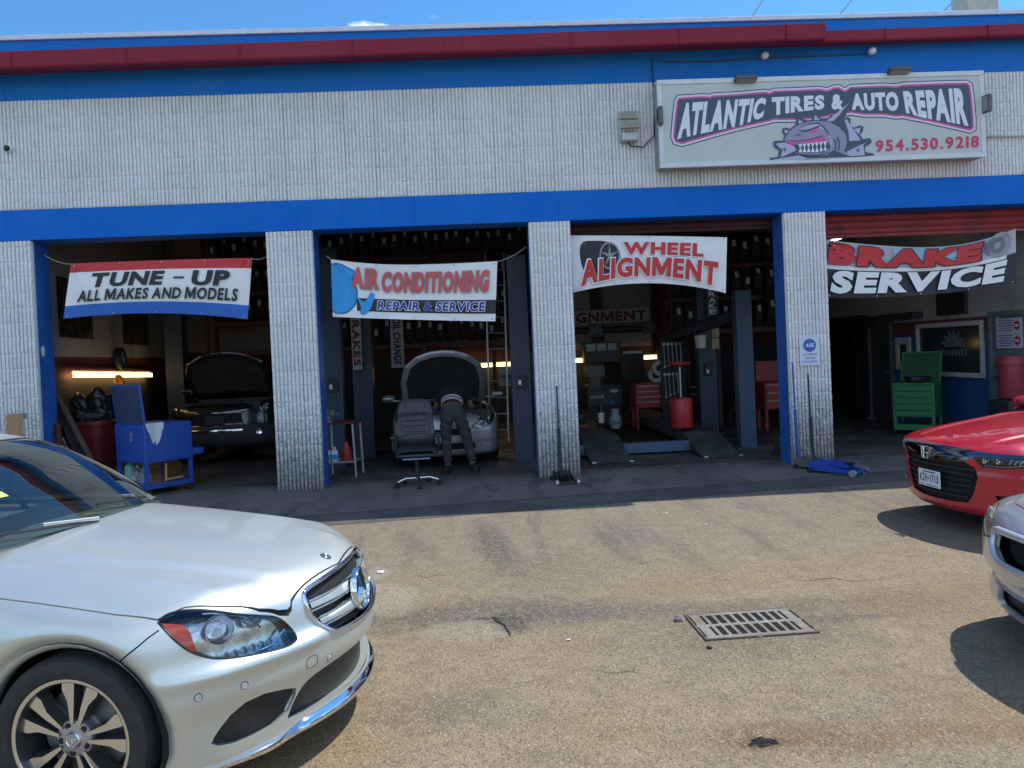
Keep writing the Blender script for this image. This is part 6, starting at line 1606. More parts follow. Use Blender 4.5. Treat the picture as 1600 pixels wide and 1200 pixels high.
# ------------------------------------------------------------------ things in and around the bays
def fx(px, Y): return on(px, 690, Y).x
_n = Vector((1, .1395, 0)).normalized(); _p = Vector((-6.25, .38, 0))
def on_lw(px, py, off=0.):
    d = ray(px, py); return CAM+d*((_p+_n*off-CAM).dot(_n)/d.dot(_n))
WOOD = mat('weathered_board', (.10, .065, .045), .8, var=.35, scale=6, bump=.2)
CARD = mat('cardboard', (.40, .26, .15), .8, var=.1)
CBLUE = mat('cart_blue', (.018, .075, .36), .4, var=.08, coat=.3, dirt=(.02, .04, .12), dirt_lo=.6, dirt_hi=.75)
CGREEN = mat('cart_green', (.03, .22, .075), .45, var=.1, dirt=(.02, .07, .035), dirt_lo=.55, dirt_hi=.75)
CRED = mat('cabinet_red', (.30, .022, .025), .4, var=.12, dirt=(.1, .02, .02), dirt_lo=.58, dirt_hi=.75)
LIFT = mat('lift_blue', (.03, .052, .092), .45, .1, var=.15, dirt=(.02, .03, .04), dirt_lo=.55, dirt_hi=.75)
RAMP = mat('ramp_grey', (.085, .10, .11), .6, .2, var=.2, dirt=(.04, .04, .04))
LAMPW = mat('lit_tube_warm', (1, .8, .5), .5, var=0, emit=(1, .66, .24, 5.0))
LAMPC = mat('lit_tube_white', (1, 1, 1), .5, var=0, emit=(.95, 1, 1, 3.0))
RUST = mat('rusty_iron', (.11, .035, .022), .8, .2, var=.4, scale=10)
CLOTH = mat('white_rag', (.62, .63, .66), .9, var=.15); TEAL = mat('teal_plastic', (.16, .42, .42), .45, var=.1)
RAGB = mat('blue_check_cloth', (.20, .27, .40), .9, var=.5, scale=14)

# ---- drain in the lot
q = [gr(1066, 960), gr(1245, 953), gr(1277, 991), gr(1097, 1001)]; c = sum(q, Vector())/4; dx, dy = .67, .415
t = thing('drain_grate', 'rectangular grey steel drain grate with two rows of slots set in the asphalt', 'drain', (c.x, c.y, .0), R(1.5))
b = MB(); b.box((-dx/2+.02, -dy/2+.02, .003), (dx/2-.02, dy/2-.02, .006)); b.build('pit', mat('black_void', (.004, .004, .004), 1., var=0), t)
GRT = mat('worn_grate_steel', (.24, .225, .19), .6, .2, var=.2, scale=14, dirt=(.14, .11, .08)); GRF = mat('rusty_grate_edge', (.14, .11, .085), .7, .3, var=.3, scale=14)
b = MB()
for lo, hi in (((-dx/2-.014, -dy/2-.014), (dx/2+.014, -dy/2)), ((-dx/2-.014, dy/2), (dx/2+.014, dy/2+.014)), ((-dx/2-.014, -dy/2), (-dx/2, dy/2)), ((dx/2, -dy/2), (dx/2+.014, dy/2))): b.box((*lo, .0), (*hi, .012), .003)
b.build('frame', GRF, t)
b = MB(); n = 10; pw = (dx-.08)/n
for (y0, y1) in ((-dy/2+.002, -dy/2+.036), (-.018, .018), (dy/2-.036, dy/2-.002)): b.box((-dx/2+.002, y0, .002), (dx/2-.002, y1, .0115), .003)
for k in range(n+1):
    x = -dx/2+.04+k*pw; w = .0115 if 0 < k < n else .030
    for (y0, y1) in ((-dy/2+.034, -.016), (.016, dy/2-.034)): b.box((x-w, y0, .002), (x+w, y1, .011), .003)
b.build('grid', GRT, t)
def lump(name, lab, cat, p, r, m, seed, flat=.5, group=None):
    rr = random.Random(seed); bm = bmesh.new(); bmesh.ops.create_icosphere(bm, subdivisions=2, radius=1)
    for v in bm.verts: v.co = Vector((v.co.x*r[0], v.co.y*r[1], max(-.2, v.co.z)*r[2]))*(1+rr.uniform(-.35, .35))
    bmesh.ops.translate(bm, verts=bm.verts, vec=Vector(p)+Vector((0, 0, r[2]*.15))); me = bpy.data.meshes.new(name); bm.to_mesh(me); bm.free()
    return tag(link_mesh(name, me, m), lab, cat, group)
lump('stone', 'small broken grey stone at the left corner of the drain grate', 'stone', gr(1061, 970), (.035, .03, .03), mat('stone_grey', (.20, .18, .15), .9, var=.3), 1)
b = MB(); rr = random.Random(4); o = gr(1190, 1160)
for k in range(34):
    a = rr.uniform(-.5, .5); s_ = rr.uniform(.3, 1); p0 = o+Vector((rr.gauss(-.02, .035), rr.gauss(0, .016), .002)); b.tube([p0, p0+Vector((.03*s_, .01*a, .005)), p0+Vector((.06*s_*math.cos(a), .06*s_*math.sin(a)*.5, .001))], .0028, 4)
tag(b.build('tar_scrap', mat('tar_black', (.008, .008, .008), .6)), 'black shredded scrap lying on the asphalt near the bottom edge', 'debris')
def scrap(px, py, s, lab, m=CLOTH, seed=1):
    rr = random.Random(seed); o = gr(px, py); b = MB(); P = [[o+Vector((x*s+rr.uniform(-.3, .3)*s, y*s*.8+rr.uniform(-.3, .3)*s, .004+rr.uniform(0, .5)*s)) for y in (-1, 0, 1)] for x in (-1, 0, 1)]
    b.grid(P); tag(b.build('litter', m), lab, 'litter', 'litter on the asphalt')
scrap(595, 895, .03, 'crumpled white scrap on the asphalt right of the silver sedan grille', seed=2); scrap(1042, 803, .016, 'small white scrap on the sunlit asphalt in front of the third bay', seed=3); scrap(1104, 820, .018, 'small white scrap on sunlit asphalt, nearer the red car than its twin', seed=5); scrap(888, 1001, .012, 'tiny white scrap left of the drain grate', seed=6); scrap(1188, 995, .014, 'white scrap at the front edge of the drain grate', seed=7)
lump('pebble', 'dark pebble just in front of the drain grate', 'stone', gr(1108, 1013), (.016, .014, .012), M_BLK, 8)

# ---- cardboard carton behind the sedan at the far left
p = gr(30, 800); x = on(24, 690, -.55).x; t = thing('cardboard_box', 'tall brown cardboard box with raised flaps by the left pillar', 'box', (x, -.55, 0), R(8))
zt = on(24, 700, -.55).z; b = MB(); b.box((-.17, -.2, .01), (.27, .2, zt), .004); b.build('carton', CARD, t)
b = MB(); b.box((-.13, -.012, 0), (.02, .0, .42), 0, Matrix.Translation((0, .1, zt)) @ RZ(20)); b.box((.0, -.012, .02), (.10, .0, .44), 0, Matrix.Translation((.02, .12, zt)) @ RZ(-50)); b.box((-.11, -.02, .36), (.10, .10, .43), 0, Matrix.Translation((0, .1, zt)) @ RZ(20)); b.build('upright_flap', CARD, t)
b = MB(); b.box((-.02, -.2, 0), (.24, .2, .006), 0, Matrix.Translation((.27, 0, zt)) @ Matrix.Rotation(R(8), 4, 'Y')); b.build('side_flap', CARD, t)

# ---- tool carts
def tool_cart(name, lab, corner, ang, a, bb, zs, m, lid, lidm, side_tray=True, drawers=0):
    """corner nearest the viewer at corner; a = face to the left, bb = face to the right; zs = caster, shelf, box bottom, box top"""
    t = thing(name, lab, 'tool cart', (corner.x, corner.y, 0), 0)
    Lx, Rx = Vector((-math.cos(ang), math.sin(ang), 0)), Vector((math.sin(ang), math.cos(ang), 0))
    M = Matrix(((Lx.x, Rx.x, 0, 0), (Lx.y, Rx.y, 0, 0), (0, 0, 1, 0), (0, 0, 0, 1)))
    z0, z1, z2, z3 = zs
    for (x, y) in ((.0, 0), (a-.05, 0), (0, bb-.05), (a-.05, bb-.05)):
        b = MB(); b.box((x, y, z0), (x+.05, y+.05, z2), .004, M); b.build('leg', m, t)
        b = MB(); b.cyl(M @ Vector((x+.01, y+.025, .05)), M @ Vector((x+.04, y+.025, .05)), .05, 14); b.build('caster', M_BLK, t, smooth=40)
    b = MB(); b.box((.052, .004, z0), (a-.052, bb-.004, z1), .004, M); b.box((.004, .052, z0-.001), (a-.004, bb-.052, z1+.001), .004, M); b.build('lower_shelf', m, t)
    b = MB(); b.box((-.004, -.004, z2), (a+.004, bb+.004, z3), .008, M)
    b.build('box', m, t)
    if drawers:
        h = (z3-z2-.04)/drawers
        for k in range(drawers):
            b = MB(); b.box((.03, -.018, z2+.02+k*h+.008), (a-.03, -.0045, z2+.02+(k+1)*h-.008), .004, M); d = b.build('drawer', m, t)
            b = MB(); b.box((.04, -.03, z2+.02+(k+1)*h-.024), (a-.04, -.017, z2+.02+(k+1)*h-.012), .003, M); b.build('handle', lidm, d)
    else:
        for lo, hi in (((.06, -.010, z2+.02), (a-.03, -.0045, z3-.09)), ): 
            b = MB(); b.box(lo, hi, .003, M); b.build('front_panel', m, t)
        b = MB(); b.box((-.010, .05, z2+.03), (-.0045, bb-.05, z3-.09), .003, M); b.build('side_panel', m, t)
        b = MB(); b.box((a*.42-.03, -.02, z3-.16), (a*.42+.03, -.0095, z3-.10), .004, M); b.box((a*.42-.02, -.022, z3-.23), (a*.42+.02, -.0095, z3-.17), .004, M); b.build('latch', M_STEEL, t)
    if lid:
        ll, la, lr = lid
        o = M @ Vector((0, .03, z3)) if lr == 'front' else M @ Vector((0, bb-.03, z3))
        ML = Matrix.Translation(o) @ M.to_3x3().to_4x4() @ Matrix.Rotation(R(la), 4, 'X')
        b = MB(); b.box((.0, -.012, .0), (a, .012, ll), .006, ML); ld = b.build('lid', m, t)
        b = MB(); b.box((.03, -.016, .02), (a-.03, -.0115, ll-.03), .002, ML); b.build('lid_lining', lidm, ld)
    if side_tray:
        b = MB(); b.box((-.02, bb+.0, z2+.04), (.22, bb+.17, z2+.13), .006, M); b.build('side_tray', m, t)
    return t, M
cc = gr(230, 778); tc_, MC = tool_cart('tool_cart', 'blue steel tool cart with its lid standing open at the first bay', cc, R(38), .76, .70, (.10, .16, .46, .99), CBLUE, (.56, 6, 'front'), mat('lid_dark_blue', (.03, .045, .10), .6, var=.2))
o = Vector((cc.x, cc.y, 0))
b = MB(); P = []
rr = random.Random(3)
for i in range(9):
    u = i/8; x = .05+.0*u; top = MC @ Vector((-.01, .02+.26*u, 1.0)); ln = .30*math.sin(math.pi*(.1+.8*u))**.7
    P.append([o+MC @ Vector((.10, .02+.26*u, 1.005)), o+top+Vector((0, 0, .008)), o+MC @ Vector((-.022-.01*math.sin(9*u), .03+.24*u, 1.0-ln*.5)), o+MC @ Vector((-.018-.012*math.cos(7*u), .06+.18*u, 1.0-ln))])
b.grid(P); tag(b.build('rag', CLOTH, smooth=80), 'white rag draped over the edge of the blue tool cart', 'rag')
p = o+MC @ Vector((.62, .12, .165)); t = thing('plastic_jug', 'teal plastic jug on the lower shelf of the blue cart', 'jug', tuple(p)); b = MB(); b.lathe([(0, 0), (.075, 0), (.08, .02), (.08, .20), (.06, .24), (.025, .26), (.025, .29), (0, .29)], 20); b.build('bottle', TEAL, t, smooth=50); b = MB(); b.lathe([(.03, .28), (.03, .31), (0, .31)], 14); b.build('cap', M_WHITE, t)
def cloth_heap(name, lab, p, r, m, seed, group=None):
    rr = random.Random(seed); bm = bmesh.new(); bmesh.ops.create_icosphere(bm, subdivisions=4, radius=1); ph = [rr.uniform(0, 6) for _ in range(6)]
    for v in bm.verts:
        c = v.co; k = 1+.22*math.sin(7*c.x+ph[0]+3*c.z)+.18*math.sin(9*c.y+ph[1]-4*c.x)+.12*math.sin(13*c.z+ph[2]+5*c.y)
        v.co = Vector((c.x*r[0], c.y*r[1], (max(-.55, c.z)+.55)*r[2]))*k
        v.co.z = max(0, v.co.z)
    me = bpy.data.meshes.new(name); bm.to_mesh(me); bm.free(); me.shade_smooth(); me.transform(Matrix.Translation(p)); return tag(link_mesh(name, me, m), lab, 'rag', group)
cloth_heap('rag', 'crumpled black and white cloth on the lower shelf of the blue cart', o+MC @ Vector((.42, .16, .162)), (.10, .09, .13), mat('striped_cloth', (.28, .28, .29), .9, var=.7, scale=16), 3)
b = MB(); b.tube([o+MC @ Vector((-.05, .50, .22)), o+MC @ Vector((.05, .30, .20))], .012, 6); b.tube([o+MC @ Vector((.1, .34, .165)), o+MC @ Vector((.1, .35, .42))], .018, 8); tag(b.build('hand_tool', mat('yellow_handle', (.42, .30, .10), .6)), 'yellow handled tool on the lower shelf of the blue cart', 'tool')
# ---- leaning boards, iron post, red bin and junk at the left of the first bay
def lean(lab, a, b_, w, m, name='leaning_board', dp=.025):
    a, b_ = Vector(a), Vector(b_); d = b_-a; M = Matrix.Translation(a) @ d.to_track_quat('Z', 'Y').to_matrix().to_4x4(); m_ = MB(); m_.box((-w/2, -dp/2, 0), (w/2, dp/2, d.length), .004, M); tag(m_.build(name, m), lab, 'board', 'boards leaning at the left jamb')
lean('long narrow brown board leaning steeply beside the red bin', on(166, 760, .30), on(83, 606, .62), .07, WOOD)
lean('wide dark board leaning behind the rusty post at the left jamb', on(150, 765, .42), on(93, 630, .72), .20, mat('dark_board', (.035, .028, .026), .8, var=.3))
lean('thin pale bar leaning low beside the rusty post', on(122, 740, .25), on(97, 684, .5), .03, mat('pale_bar', (.28, .26, .24), .7))
p = gr(94, 760); t = thing('iron_post', 'rusty iron post stand with a clamp beside the left jamb', 'post', (on(92, 700, .35).x, .35, 0))
b = MB(); b.cyl((0, 0, 0), (0, 0, 1.05), .045, 14); b.build('post', RUST, t, smooth=40); b = MB(); b.cyl((0, 0, .70), (0, 0, .80), .07, 14); b.tube([(-.1, -.02, .75), (.12, -.03, .75)], .02, 8); b.build('clamp', RUST, t, smooth=40); b = MB(); b.box((-.16, -.14, 0), (.16, .14, .03), .006); b.build('base', RUST, t)
x = on(140, 690, 1.5).x; t = thing('red_bin', 'large dark red open bin behind the blue tool cart', 'bin', (x, 1.5, 0))
zt = on(140, 658, 1.3).z; b = MB(); P = []
for k in range(33):
    a = 2*math.pi*k/32; cx_, sy_ = math.copysign(abs(math.cos(a))**.5, math.cos(a)), math.copysign(abs(math.sin(a))**.5, math.sin(a)); P.append([Vector((cx_*.27, sy_*.24, .01)), Vector((cx_*.34, sy_*.3, zt-.07)), Vector((cx_*.37, sy_*.33, zt-.065)), Vector((cx_*.37, sy_*.33, zt)), Vector((cx_*.33, sy_*.29, zt)), Vector((cx_*.26, sy_*.22, .05))])
b.grid(P); b.build('tub', mat('bin_dark_red', (.20, .018, .022), .5, var=.12), t, smooth=40); b = MB(); b.box((-.24, -.2, .05), (.24, .2, .06)); b.build('floor', M_BLK, t)
cloth_heap('junk_bag', 'black bag of junk heaped on top of the dark red bin', Vector((x+.05, 1.5, zt-.12)), (.30, .22, .30), mat('black_bag', (.015, .015, .017), .35, var=.3), 12)
cloth_heap('rag', 'blue and white crumpled cloth at the left of the red bin', Vector((x-.34, 1.35, zt-.02)), (.09, .08, .16), RAGB, 14)
b = MB(); rr = random.Random(2)
for k in range(7): b.tube([Vector((x+.0+.05*k, 1.18, zt+.03+rr.uniform(0, .05))), Vector((x+.1+.05*k, 1.16, zt+.10+rr.uniform(0, .04)))], .018, 6)
tag(b.build('scrap_metal', M_STEEL, smooth=40), 'shiny scrap metal pieces on the dark red bin', 'scrap')
# ---- things on the left wall
def lw_frame(px, py): 
    p = on_lw(px, py, .02); return p
tdir = Vector((-_n.y, _n.x, 0))
for (x0, x1, y0, y1, lab, sd) in ((93, 146, 432, 530, 'large dark poster on the left wall, nearer the street', 1), (193, 234, 436, 540, 'dark poster on the left wall, deeper in the bay', 2)):
    a, b_ = on_lw(x0, y1-3, .012), on_lw(x1, y1, .012); zt = on_lw(x0, y0, .012).z; z0 = (a.z+b_.z)/2
    t = thing('poster', lab, 'poster', tuple((a+b_)/2), 0, 'posters on the left wall'); a2, b2 = Vector((a.x, a.y, 0)), Vector((b_.x, b_.y, 0))
    b = MB(); b.poly3([Vector((a.x, a.y, z0)), Vector((b_.x, b_.y, z0)), Vector((b_.x, b_.y, zt)), Vector((a.x, a.y, zt))])
    g = NG('poster_print_%d' % sd); n_ = g.noise(5, 7, .7, g.map(g.pos, (1, 1, 1), (sd, 0, 0))); g.done(g.mix(g.rng(n_, .45, .62), (.015, .014, .014), (.16, .12, .075)), .4)
    b.build('print', g.m, t, world=True)
p = on_lw(188, 561, .09); t = thing('wall_ornament', 'alloy wheel with tyre hung on the left wall as a clock', 'wheel', tuple(p), math.atan2(_n.y, _n.x))
tb = tyre_mb(.215, .12, .145, 40); bmesh.ops.transform(tb.bm, matrix=Matrix.Rotation(R(90), 4, 'Y'), verts=tb.bm.verts); tb.build('tyre', M_TYRE, t, smooth=40)
b = MB(); b.lathe([(.145, .0), (.142, .04), (.132, .035), (.125, .0)], 32, Matrix.Rotation(R(90), 4, 'Y'))
for k in range(5): b.box((.02, -.017, 0), (.036, .017, .132), .004, Matrix.Rotation(R(72*k), 4, 'X'))
b.lathe([(0, .04), (.033, .036), (.033, 0)], 20, Matrix.Rotation(R(90), 4, 'Y')); b.build('rim', M_RIMG, t, smooth=40)
def tube_light(lab, a, b_, m=LAMPW, group='lit fluorescent tubes', n=2):
    a, b_ = Vector(a), Vector(b_); t = thing('fluorescent_lamp', lab, 'lamp', tuple((a+b_)/2), 0, group); h = (b_-a)/2; d = h.normalized(); s = Vector((0, 0, 1))
    b = MB(); M = d.to_track_quat('X', 'Z').to_matrix().to_4x4(); b.box((-h.length-.02, .02, .03), (h.length+.02, .05, .075), .004, M); b.build('housing', M_WHITE, t)
    for k in range(n):
        off = Vector((0, 0, .022-.045*k)); b = MB(); b.cyl(-h+off, h+off, .015, 10); b.build('tube', m, t, smooth=40)
tube_light('long double warm tube lamp low on the left wall of the first bay', on_lw(115, 586, .12), on_lw(237, 586, .12))
tube_light('warm tube lamp behind the ladder in the second bay', on(700, 574, 8.3), on(803, 569, 8.3)); tube_light('warm tube lamp at the back, beside the pillar of the third bay', on(850, 567, 8.3), on(917, 563, 8.3)); tube_light('short warm tube lamp beside the white disc in the third bay', on(1006, 559, 8.3), on(1026, 558, 8.3))
tube_light('cold white ceiling tube seen above the brake service banner', on(1300, 379, 2.2), on(1345, 363, 3.6), LAMPC, n=1)
p = on_lw(186, 599, .25); lump('orange_cap', 'small orange plastic object under the wall lamp of the first bay', 'object', p, (.08, .08, .12), mat('orange_plastic', (.55, .22, .04), .5), 5)

# ---- tyre racks
T_ = thing('tyre', 'x', 'tyre'); tb = tyre_mb(.325, .205, .205, 28, False); bmesh.ops.transform(tb.bm, matrix=Matrix.Rotation(R(90), 4, 'Y'), verts=tb.bm.verts); tm = tb.build('rubber', M_TYRE, T_, smooth=40)
TAGM = mat('paper_tag', (.60, .60, .58), .7, var=.1, scale=4)
b = MB(); b.box((-.035, -.331, -.07), (.035, -.327, .07)); b.build('paper_tag', TAGM, T_)
first = [True]
def rack_row(x0, x1, Y, z, lab, grp, seed, step=.235, skip=0., rot=0.):
    rr = random.Random(seed); x = x0
    while x < x1:
        if rr.random() >= skip:
            s = rr.uniform(.92, 1.04); loc = (x, Y+rr.uniform(-.05, .05), z+.325*s)
            ry = rr.uniform(-.6, .2)
            if first[0]: first[0] = False; c_ = T_; c_.location = loc; c_['label'] = lab; c_['group'] = grp
            else: c_ = copy_thing(T_, loc, rot, lab, grp)
            c_.rotation_euler = (ry, 0, rot+rr.uniform(-.05, .05)); c_.scale = (s, s, s)
        x += step*rr.uniform(.97, 1.08)
def rack(lab, x0, x1, Y, levels, m, ups):
    t = thing('tyre_rack', lab, 'rack', ((x0+x1)/2, Y, 0), 0, 'steel tyre racks')
    for x in ups:
        for y in (-.32, .32): b = MB(); b.box((x-.04, Y+y-.04, 0), (x+.04, Y+y+.04, levels[-1]+.75), .006); b.build('upright', m, t, world=True)
    for z in levels:
        for y in (-.32, .32): b = MB(); b.box((x0, Y+y-.03, z-.10), (x1, Y+y+.03, z), .005); b.build('beam', m, t, world=True)
RACK = mat('rack_maroon', (.085, .028, .03), .6, var=.2); LV = (2.07, 2.74, 3.42, 4.12)
rack('long maroon tyre rack across the back of the second bay', -3.9, 1.35, 7.6, LV, RACK, (-3.85, -1.3, .35, 1.3))
rack('maroon tyre rack behind the lift post on the right of the third bay', 3.9, 7.0, 5.6, LV[:3], RACK, (4.05, 5.0, 6.9))
rack('short tyre rack high at the back right of the first bay', -6.3, -4.0, 7.6, LV, RACK, (-6.2, -4.1))
xa, xb = on(516, 450, 7.6).x, on(776, 450, 7.6).x
rack_row(-3.75, 1.3, 7.35, LV[3], 'tagged tyre on the top shelf of the second bay rack', 'tyres on the top shelf of the second bay', 1)
rack_row(-3.75, 1.3, 7.35, LV[0], 'tagged tyre on the lowest shelf of the second bay rack', 'tyres on the lowest shelf of the second bay', 2)
for z, nm, s_ in ((LV[1], 'second', 3), (LV[2], 'third', 4)):
    rack_row(-3.75, xa+.15, 7.35, z, 'tyre on the %s shelf, left of the air conditioning banner' % nm, 'tyres left of the air conditioning banner, %s shelf' % nm, s_); rack_row(xb-.1, 1.3, 7.35, z, 'tyre on the %s shelf, behind the ladder top' % nm, 'tyres behind the ladder top, %s shelf' % nm, s_+4)
for z, nm, s_ in ((LV[0], 'lowest', 11), (LV[1], 'middle', 12), (LV[2], 'top', 13)): rack_row(4.15, 6.8, 5.35, z, 'tagged tyre on the %s shelf of the third bay rack' % nm, 'tyres on the %s shelf of the third bay' % nm, s_)
for z, nm, s_ in ((LV[2], 'third', 21), (LV[3], 'top', 22), (LV[1], 'second', 23)): rack_row(-5.9, -4.2, 7.35, z, 'dark tyre on the %s shelf at the back of the first bay' % nm, 'tyres on the %s shelf of the first bay' % nm, s_)
# white boards fixed to the back wall (part of the building)
b = MB()
for (x0, x1, y0, y1) in ((896, 926, 436, 547), (945, 1014, 440, 543)):
    p0, p1 = on(x0, y1, 8.66), on(x1, y0, 8.66); b = MB(); b.box((p0.x, 8.64, p0.z), (p1.x, 8.69, p1.z), .004); b.build('wall_panel', M_WHT, shop)
for px in (932, 1030, 1068):
    x = on(px, 500, 8.5).x; b = MB(); b.box((x-.13, 8.5, 0), (x+.13, 8.69, 5)); b.build('wall_stud', RACK, shop)

# ---- lifts
def post(lab, px, Y, ztop, w=.30, d=.24, plate=True, box=None, face=-1, m=LIFT):
    x = fx(px, Y); t = thing('lift_post', lab, 'car lift', (x, Y, 0), 0, 'steel lift posts')
    b = MB(); b.box((-w/2, -d/2, .02), (w/2, -d/2+.03, ztop), .004); b.box((-w/2, -d/2+.031, .02), (-w/2+.035, d/2, ztop), .004); b.box((w/2-.035, -d/2+.031, .02), (w/2, d/2, ztop), .004); b.build('column', m, t)
    b = MB(); b.box((-w/2+.05, -d/2+.05, .05), (w/2-.05, d/2-.02, ztop-.05)); b.build('carriage', M_BLK, t)
    if plate: b = MB(); b.box((-w/2-.10, -d/2-.10, .014), (w/2+.10, d/2+.10, .034), .004); b.build('base_plate', m, t)
    if box:
        z, s_ = box; b = MB(); b.box((-.07, -d/2-.06, z), (.07, -d/2-.002, z+s_), .008); b.build('control_box', M_BLKP, t)
        b = MB(); b.box((-.05, -d/2-.064, z+.05), (-.005, -d/2-.0605, z+.12)); b.build('label_plate', M_WHITE, t)
    return t
post('dark blue lift post nearest the left jamb of the second bay', 527, 2.1, 3.6, .30, .24, box=(1.25, .20)); post('dark blue lift post behind the hanging brakes board', 573, 3.2, 3.5, .34, .3); post('dark blue lift post at the right jamb of the second bay', 818, 1.6, 3.3, .30, .26, box=(1.2, .2))
post('dark blue lift post behind the black vehicle of the first bay', 283, 5.0, 3.7, .34, .3)
t3 = post('blue grey lift post standing free in the third bay', 1167, 1.95, 2.62, .26, .22, m=mat('lift_greyblue', (.045, .08, .13), .45, var=.15)); post('blue lift post with paper stickers at the back of the third bay', 1108, 4.3, 2.9, .34, .26, box=(1.15, .26))
# crossbeam of the alignment lift, running back from the free post
a = on(1155, 492, 2.1); e = on(1042, 528, 5.6); b = MB(); d = e-a; M = Matrix.Translation(a) @ d.to_track_quat('X', 'Z').to_matrix().to_4x4(); b.box((0, -.07, -.09), (d.length, .07, .09), .006, M); b.box((0, -.1, .091), (d.length, .1, .11), .004, M); tag(b.build('lift_beam', LIFT), 'long slanting steel beam running back from the free lift post', 'beam')
# ---- alignment rack with two runways and ramps
x = 2.75; t = thing('alignment_rack', 'low drive-on wheel alignment rack with two grey ramps in the third bay', 'car lift', (x, 1.6, 0))
def runway(px0, px1, pyn, lab):
    n0, n1 = gr(px0, pyn), gr(px1, pyn-3); xm = (n0.x+n1.x)/2; hw = abs(n1.x-n0.x)/2; y0 = min(n0.y, n1.y); b = MB()
    P = []; zr = .30; ys = [(y0, .018), (y0+1.25, zr), (y0+6.2, zr)]
    for (dz) in (0,):
        vs = [Vector((xx, yy_, zz)) for yy_, zz in ys for xx in (xm-hw, xm+hw)]
        b.grid([[vs[0], vs[1]], [vs[2], vs[3]], [vs[4], vs[5]]])
        for s_ in (0, 1): b.poly3([vs[s_], vs[2+s_], vs[4+s_], Vector((vs[4+s_].x, vs[4+s_].y, zr-.16)), Vector((vs[2+s_].x, vs[2+s_].y+.1, zr-.16)), Vector((vs[s_].x, vs[s_].y, .013))])
    o = b.build('runway', RAMP, t, world=True)
    for xx in (xm-hw+.03, xm+hw-.03):
        b = MB(); b.cyl((xx-.03, y0-.01, .035), (xx+.03, y0-.01, .035), .022, 10); b.build('roller', M_STEEL, o, world=True, smooth=40)
    return xm, hw, y0
xl, hwl, yl = runway(925, 990, 727, ''); xr, hwr, yr = runway(1100, 1160, 718, '')
yb = 1.75; b = MB(); b.box((xl-hwl-.25, yb, .04), (xr-hwr+.1, yb+.20, .20), .006); b.build('crossbeam', mat('crossbeam_blue', (.065, .12, .21), .45, var=.12), t, world=True)
b = MB(); b.box((xl+hwl+.02, yb+.25, .02), (xr-hwr-.02, yb+5.0, .035)); b.build('mat', mat('dark_rubber_mat', (.025, .03, .028), .7, var=.2), t, world=True)
# ---- alignment console, camera beam, boards
def P3(px, py, Y): return on(px, py, Y)
def rbox(name, lab, cat, px0, px1, py0, py1, Y, dp, m, floor=False, bev=.008, group=None):
    a, c_ = on(px0, py1, Y), on(px1, py0, Y); xm = (a.x+c_.x)/2; zm = 0 if floor else a.z
    t = thing(name, lab, cat, (xm, Y, zm), 0, group); b = MB(); b.box((a.x-xm, 0, (0.012 if floor else 0)), (c_.x-xm, dp, c_.z-zm), bev); b.build('body', m, t); return t, (c_.x-a.x)/2, c_.z-zm
t, hw, h = rbox('alignment_console', 'dark grey alignment console cabinet with printer and monitor hood', 'machine', 919, 970, 600, 664, 6.6, .5, mat('console_dark', (.028, .03, .033), .5, var=.15), True)
z0, z1 = on(945, 634, 6.6).z, on(945, 607, 6.6).z; b = MB(); b.box((-hw, -.09, z0), (hw, -.002, z1), .01); fr = b.build('front_cabinet', mat('console_grey', (.065, .07, .078), .5, var=.1), t)
flat_text(fr, 'lettering', 'HUNTER', (-hw+.08, -.094, z0+(z1-z0)*.45), (1, 0, 0), (0, 0, 1), .30, .07, M_WHITE, .03)
b = MB(); b.box((hw-.25, -.096, z1-.09), (hw-.09, -.0905, z1-.02)); b.build('label_plate', M_WHITE, fr); b = MB(); b.box((hw-.27, -.096, z0+.04), (hw-.17, -.0905, z0+.10)); b.build('blue_label', M_SKYB, fr)
za, zb_ = on(930, 589, 6.6).z, on(930, 571, 6.6).z; b = MB(); b.box((-hw, -.05, za), (-hw+.42, .25, zb_), .01); b.build('printer', mat('printer_grey', (.15, .16, .165), .5, var=.1), t)
b = MB(); b.box((-hw+.08, -.02, z1), (-hw+.32, .2, za-.002), .006); b.build('paper_tray', mat('tan_box', (.16, .13, .10), .6), t)
z2, z3 = on(945, 566, 6.6).z, on(945, 534, 6.6).z; b = MB(); b.box((-hw-.03, -.04, z2), (hw+.03, .3, z3), .012); mo = b.build('monitor_hood', M_BLKP, t)
for k in range(3): b = MB(); w_ = (2*hw-.06)/3; b.box((-hw+.03+k*w_, -.046, z3-.20), (-hw+.03+(k+.86)*w_, -.0405, z3-.04), .003); b.build('screen', mat('green_tint_screen', (.05, .13, .11), .15, var=.4, scale=5), mo)
t, hw, h = rbox('steel_cabinet', 'plain black steel cabinet with a pale top beside the alignment console', 'cabinet', 977, 1006, 552, 595, 7.4, .5, mat('near_black_steel', (.02, .02, .022), .5, var=.2), False); b = MB(); b.box((-hw, -.03, h+.003), (hw*.8, .2, h+.07), .006); b.build('top_box', M_WHITE, t)
b = MB(); a, e = on(880, 518, 6.2), on(1013, 513, 6.2); t = thing('camera_beam', 'black horizontal alignment camera beam with a centre box on the back wall', 'beam', tuple((a+e)/2))
b.tube([a-(a+e)/2, e-(a+e)/2], .075, 12); b.build('bar', M_BLKP, t, smooth=40); p = on(930, 516, 6.1)-(a+e)/2; b = MB(); b.box(p-Vector((.15, .12, .14)), p+Vector((.15, .12, .14)), .03); b.build('centre_box', mat('console_grey', (0, 0, 0)), t, smooth=40); b = MB(); p = e-(a+e)/2; b.cyl(p+Vector((0, -.12, 0)), p+Vector((0, .1, 0)), .15, 16); b.build('camera_head', M_BLKP, t, smooth=40)
